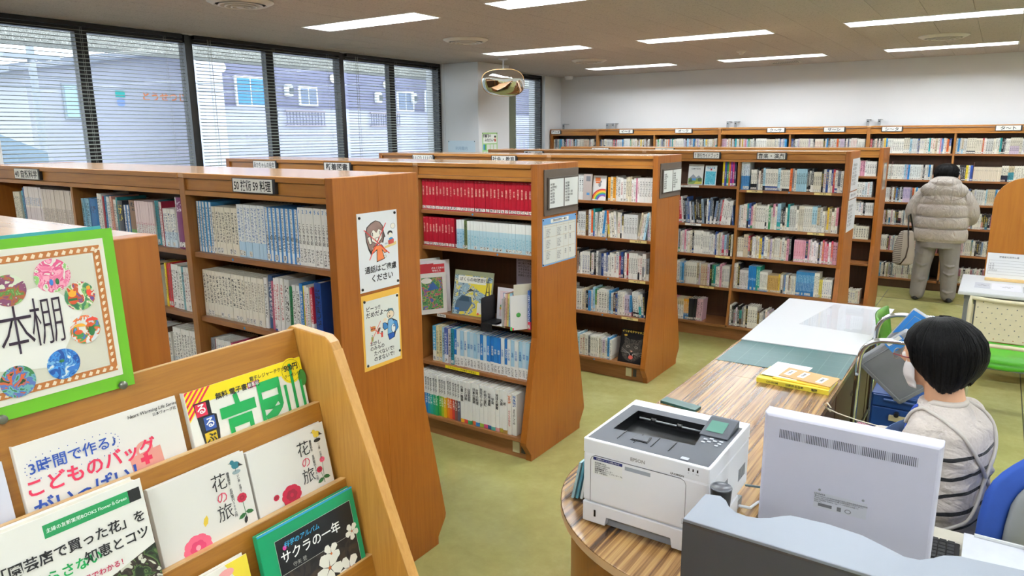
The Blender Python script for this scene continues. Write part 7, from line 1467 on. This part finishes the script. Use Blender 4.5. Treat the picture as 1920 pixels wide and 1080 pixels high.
mb = MB().tube(snap([(.03, .07, 1.01), (.07, .065, .97), (.11, .05, .90), (.13, .03, .82)]), .006, 6, flat=.3); part('lanyard', mb, M('#1c48b8', .6), ROOTW, True)
mb = MB(); mb.T = WM; mb.box(.135, .145, .0, .06, .70, .80); part('lanyard_pouch', mb, M('#2c5cb8', .6), ROOTW, bevel=.003); mb = MB(); mb.T = WM; mb.box(.147, .153, .015, .03, .73, .79); mb.box(.147, .153, .035, .05, .72, .78); part('red_clip', mb, M('#a81c2c', .3), ROOTW, bevel=.002)
mb = MB(); mb.T = WM; mb.sheet([[(.125+.02*math.cos((i/12-.5)*PI)+.0*k, .15*(i/6-1), .90-.36*k/8) for i in range(13)] for k in range(9)]); o_ = part('apron', mb, M('#35507c', .8, name='blue_apron'), ROOTW, True); o_.modifiers.new('thick', 'SOLIDIFY').thickness = .003

# standing reader at the wall bookcase
PX, PY = -.485, 9.43
SM = Matrix.Translation((PX, PY, 0)) @ Matrix.Rotation(PI/2+.03, 4, 'Z')      # +x of this frame is where the reader faces (the shelves)
R2 = thing('person', 'standing person with back turned in pale grey puffer jacket and grey trousers', 'person', (PX, PY, 0))
H2 = (.06, 0, 1.43)
mb = MB(); head(mb, H2, 1.02); limb(mb, [(-.01, 0, 1.24), (.03, 0, 1.36)], [.06, .056])
orings(mb, [(0, 0, .72, .12, .16), (0, 0, .85, .12, .17), (0, 0, 1.0, .11, .15), (0, 0, 1.15, .11, .17), (0, 0, 1.25, .07, .12), (0, 0, 1.29, .05, .07)])
for s_ in (-1, 1):
    limb(mb, [(0, s_*.18, 1.20), (.03, s_*.27, .95), (.24, s_*.14, .98)], [.05, .042, .028]); limb(mb, [(0, s_*.09, .76), (.01, s_*.12, .42), (-.01, s_*.145, .09)], [.085, .06, .04]); limb(mb, [(-.02, s_*.145, .05), (.12, s_*.165, .035)], [.04, .032])
    hand(mb, (.24, s_*.14, .98), (.8, -s_*.5, .2), (0, -s_*.6, .6), 1.0, s_, .5)
organic('body', mb, SKIN, R2, .008, 2, SM)

def puffer():
    m, t_ = new('pale_grey_nylon'); a = t_.noise(t_.coord((1, 1, .6)), 11, 4, .6, 1.2); b = t_.noise(t_.coord((1, 1, .35)), 30, 3, .6, .8)
    t_.put(t_.b.inputs['Base Color'], t_.mix(a, hx('#a79d94'), hx('#c2b9b1'))); t_.b.inputs['Roughness'].default_value = .36; t_.bump(t_.math('ADD', a, t_.math('MULTIPLY', b, .4)), 1.0, .03); return m
JK = puffer()

mb = MB(); rs = []
seams = [(.70, .84), (.84, .975), (.975, 1.11), (1.11, 1.30)]
for (a, b_) in seams:
    for k in range(8):
        u = k/8; z_ = a+(b_-a)*u; puff = math.sin(PI*u)**.5*.017 if u > 0 else -.009
        base = .150 if z_ < 1.15 else .150-.3*(z_-1.15)**1*.6; side = (.272-.05*(z_-.7) if z_ < 1.12 else .251-.7*(z_-1.12)); rs.append((-.005, 0, z_, base+puff, side+puff*.7))
rs.append((0, 0, 1.31, .09, .10)); rs = [(0, 0, .685, .150, .255)]+rs
orings(mb, rs, 36)
for s_ in (-1, 1):
    pth = []; rd_ = []; P3 = [Vector((0, s_*.175, 1.235)), Vector((-.01, s_*.265, 1.11)), Vector((.015, s_*.295, .97)), Vector((.11, s_*.26, .93)), Vector((.22, s_*.17, .96))]
    for i in range(4):
        for k in range(8): u = k/8; pth.append(P3[i].lerp(P3[i+1], u)); rd_.append((.082, .084, .078, .066)[i]*(.84+.17*math.sin(PI*u)**.5))
    mb.tube(pth, rd_, 16)
hd = []
organic('puffer_jacket', mb, JK, R2, .0085, 1, SM)
mb = MB()   # hood lying on the back
mb.ball((-.085, 0, 1.268), (.085, .235, .110), 30); mb.ball((-.06, 0, 1.345), (.105, .165, .075), 24); mb.ball((-.045, 0, 1.385), (.105, .125, .045), 20)
organic('hood', mb, JK, R2, .008, 1, SM)
mb = MB(); mb.T = SM; mb.tube([(-.095-.07*math.cos(a), .225*math.sin(a), 1.262-.105*math.cos(a)) for a in [math.radians(-100+200*i/30) for i in range(31)]], .003, 5); part('hood_seam', mb, M('#8f867e', .6), R2)
for s_ in (-1, 1): mb = MB(); mb.T = SM; mb.tube([(-.135, s_*.07, 1.40), (-.185, s_*.085, 1.29), (-.165, s_*.08, 1.17)], .0028, 5); part('hood_seam', mb, M('#8f867e', .6), R2)
for (z_) in (.84, .975):
    mb = MB(); mb.T = SM; mb.tube([(-.005+(.158)*math.cos(a), (.266)*math.copysign(abs(math.sin(a))**.85, math.sin(a)), z_) for a in [2*PI*i/48 for i in range(48)]], .0022, 5, closed=True); part('quilting_seam', mb, M('#8f867e', .6), R2)
mb = MB(); orings(mb, [(0, 0, .62, .15, .2), (0, 0, .72, .145, .215), (0, 0, .80, .135, .2)])
for s_, kx in ((-1, 0), (1, -.01)): limb(mb, [(0, s_*.105, .72), (.01, s_*.135, .42), (-.015+kx, s_*.155, .075)], [.118, .095, .078])
for q in range(7):
    rdm = random.Random(q+9); s_ = rdm.choice((-1, 1)); z_ = .12+.5*rdm.random(); mb.tube([(-.08, s_*.14-.07, z_), (-.095, s_*.14, z_-.02), (-.07, s_*.14+.07, z_+.01)], [.003, .014, .003], 6)
organic('trousers', mb, M('#8a8480', .85, var=.05, name='grey_twill'), R2, .0085, 2, SM)
for s_ in (-1, 1):
    mb = MB(); mb.T = SM; mb.loft([[(.03+.13*r_*math.cos(2*PI*i/20), s_*.165+.048*r_*math.sin(2*PI*i/20), z_) for i in range(20)] for r_, z_ in ((.97, .003), (1, .02), (.92, .05), (.6, .08))]); part('shoe', mb, M('#1a1a1c', .5), R2, True)
pr2 = [(1.562, .012, .012, .012), (1.556, .05, .055, .05), (1.543, .08, .09, .08), (1.52, .10, .115, .103), (1.49, .108, .128, .118), (1.455, .106, .13, .123), (1.42, .1, .124, .118), (1.395, .09, .11, .105), (1.375, .08, .095, .09)]
hb = bob(pr2, 1.47, (.03, 0, 0), math.radians(62), ridge=.006, seed=5, jag=.01); hb.v = [tuple(SM @ Vector(p)) for p in hb.v]; ho = part('hair', hb, HAIR, R2, True); q = ho.modifiers.new('thick', 'SOLIDIFY'); q.thickness = .015; q.offset = -1
for s_ in (-1, 1):
    mb = MB(); mb.T = SM; mb.ball((.035, s_*.128, 1.405), (.022, .010, .03), 12); part('ear', mb, SKIN, R2, True)
    mb = MB(); mb.T = SM; mb.tube([(.09, s_*.075, 1.38), (.05, s_*.128, 1.40), (.03, s_*.134, 1.425), (.02, s_*.13, 1.40)], .003, 6); part('mask_loop', mb, WHITEP, R2)
mb = MB(); mb.T = SM; mb.sheet([[(.06+(.072+.03*math.sin(PI*k/8))*math.cos(a), .07*math.sin(a), 1.42-.09*k/8) for a in [math.radians(-65+130*i/12) for i in range(13)]] for k in range(9)]); part('face_mask', mb, WHITEP, R2, True)
# tote bag hanging from the left arm
def bagmat():
    m, t_ = new('striped_tote_cloth'); s2 = t_.add('ShaderNodeSeparateXYZ'); t_.put(s2.inputs[0], t_.coord()); st = t_.math('LESS_THAN', t_.math('FRACT', t_.math('MULTIPLY', s2.outputs[2], 46)), .35); sd = t_.math('LESS_THAN', s2.outputs[0], -.02)
    t_.put(t_.b.inputs['Base Color'], t_.mix(t_.math('MULTIPLY', st, sd), hx('#aa9f94'), hx('#4c443e'))); t_.b.inputs['Roughness'].default_value = .9; return m
t = thing('tote_bag', 'beige striped tote bag with black handle hanging from the standing person', 'bag', (-.80, 9.36, .40))
mb = MB(); orings(mb, [(-.80, 9.38, .395, .05, .03), (-.80, 9.38, .42, .105, .055), (-.80, 9.38, .52, .115, .06), (-.80, 9.38, .66, .10, .05), (-.79, 9.38, .78, .07, .035), (-.785, 9.38, .80, .05, .025)], 26)
organic('bag_body', mb, bagmat(), t, .008, 2)
part('handle', MB().tube([(-.76, 9.345, .70), (-.775, 9.34, .82), (-.79, 9.36, .97), (-.775, 9.40, .99), (-.74, 9.41, .84), (-.72, 9.40, .70)], .010, 8, flat=.4), BLACKM, t, True)
t.location.y -= .07; t.location.x -= .01
part('trim', MB().tube([(-.82, 9.322, .41), (-.77, 9.318, .50), (-.755, 9.325, .62), (-.765, 9.335, .72), (-.775, 9.34, .80)], .007, 8), M('#3a2c24', .6), t, True)
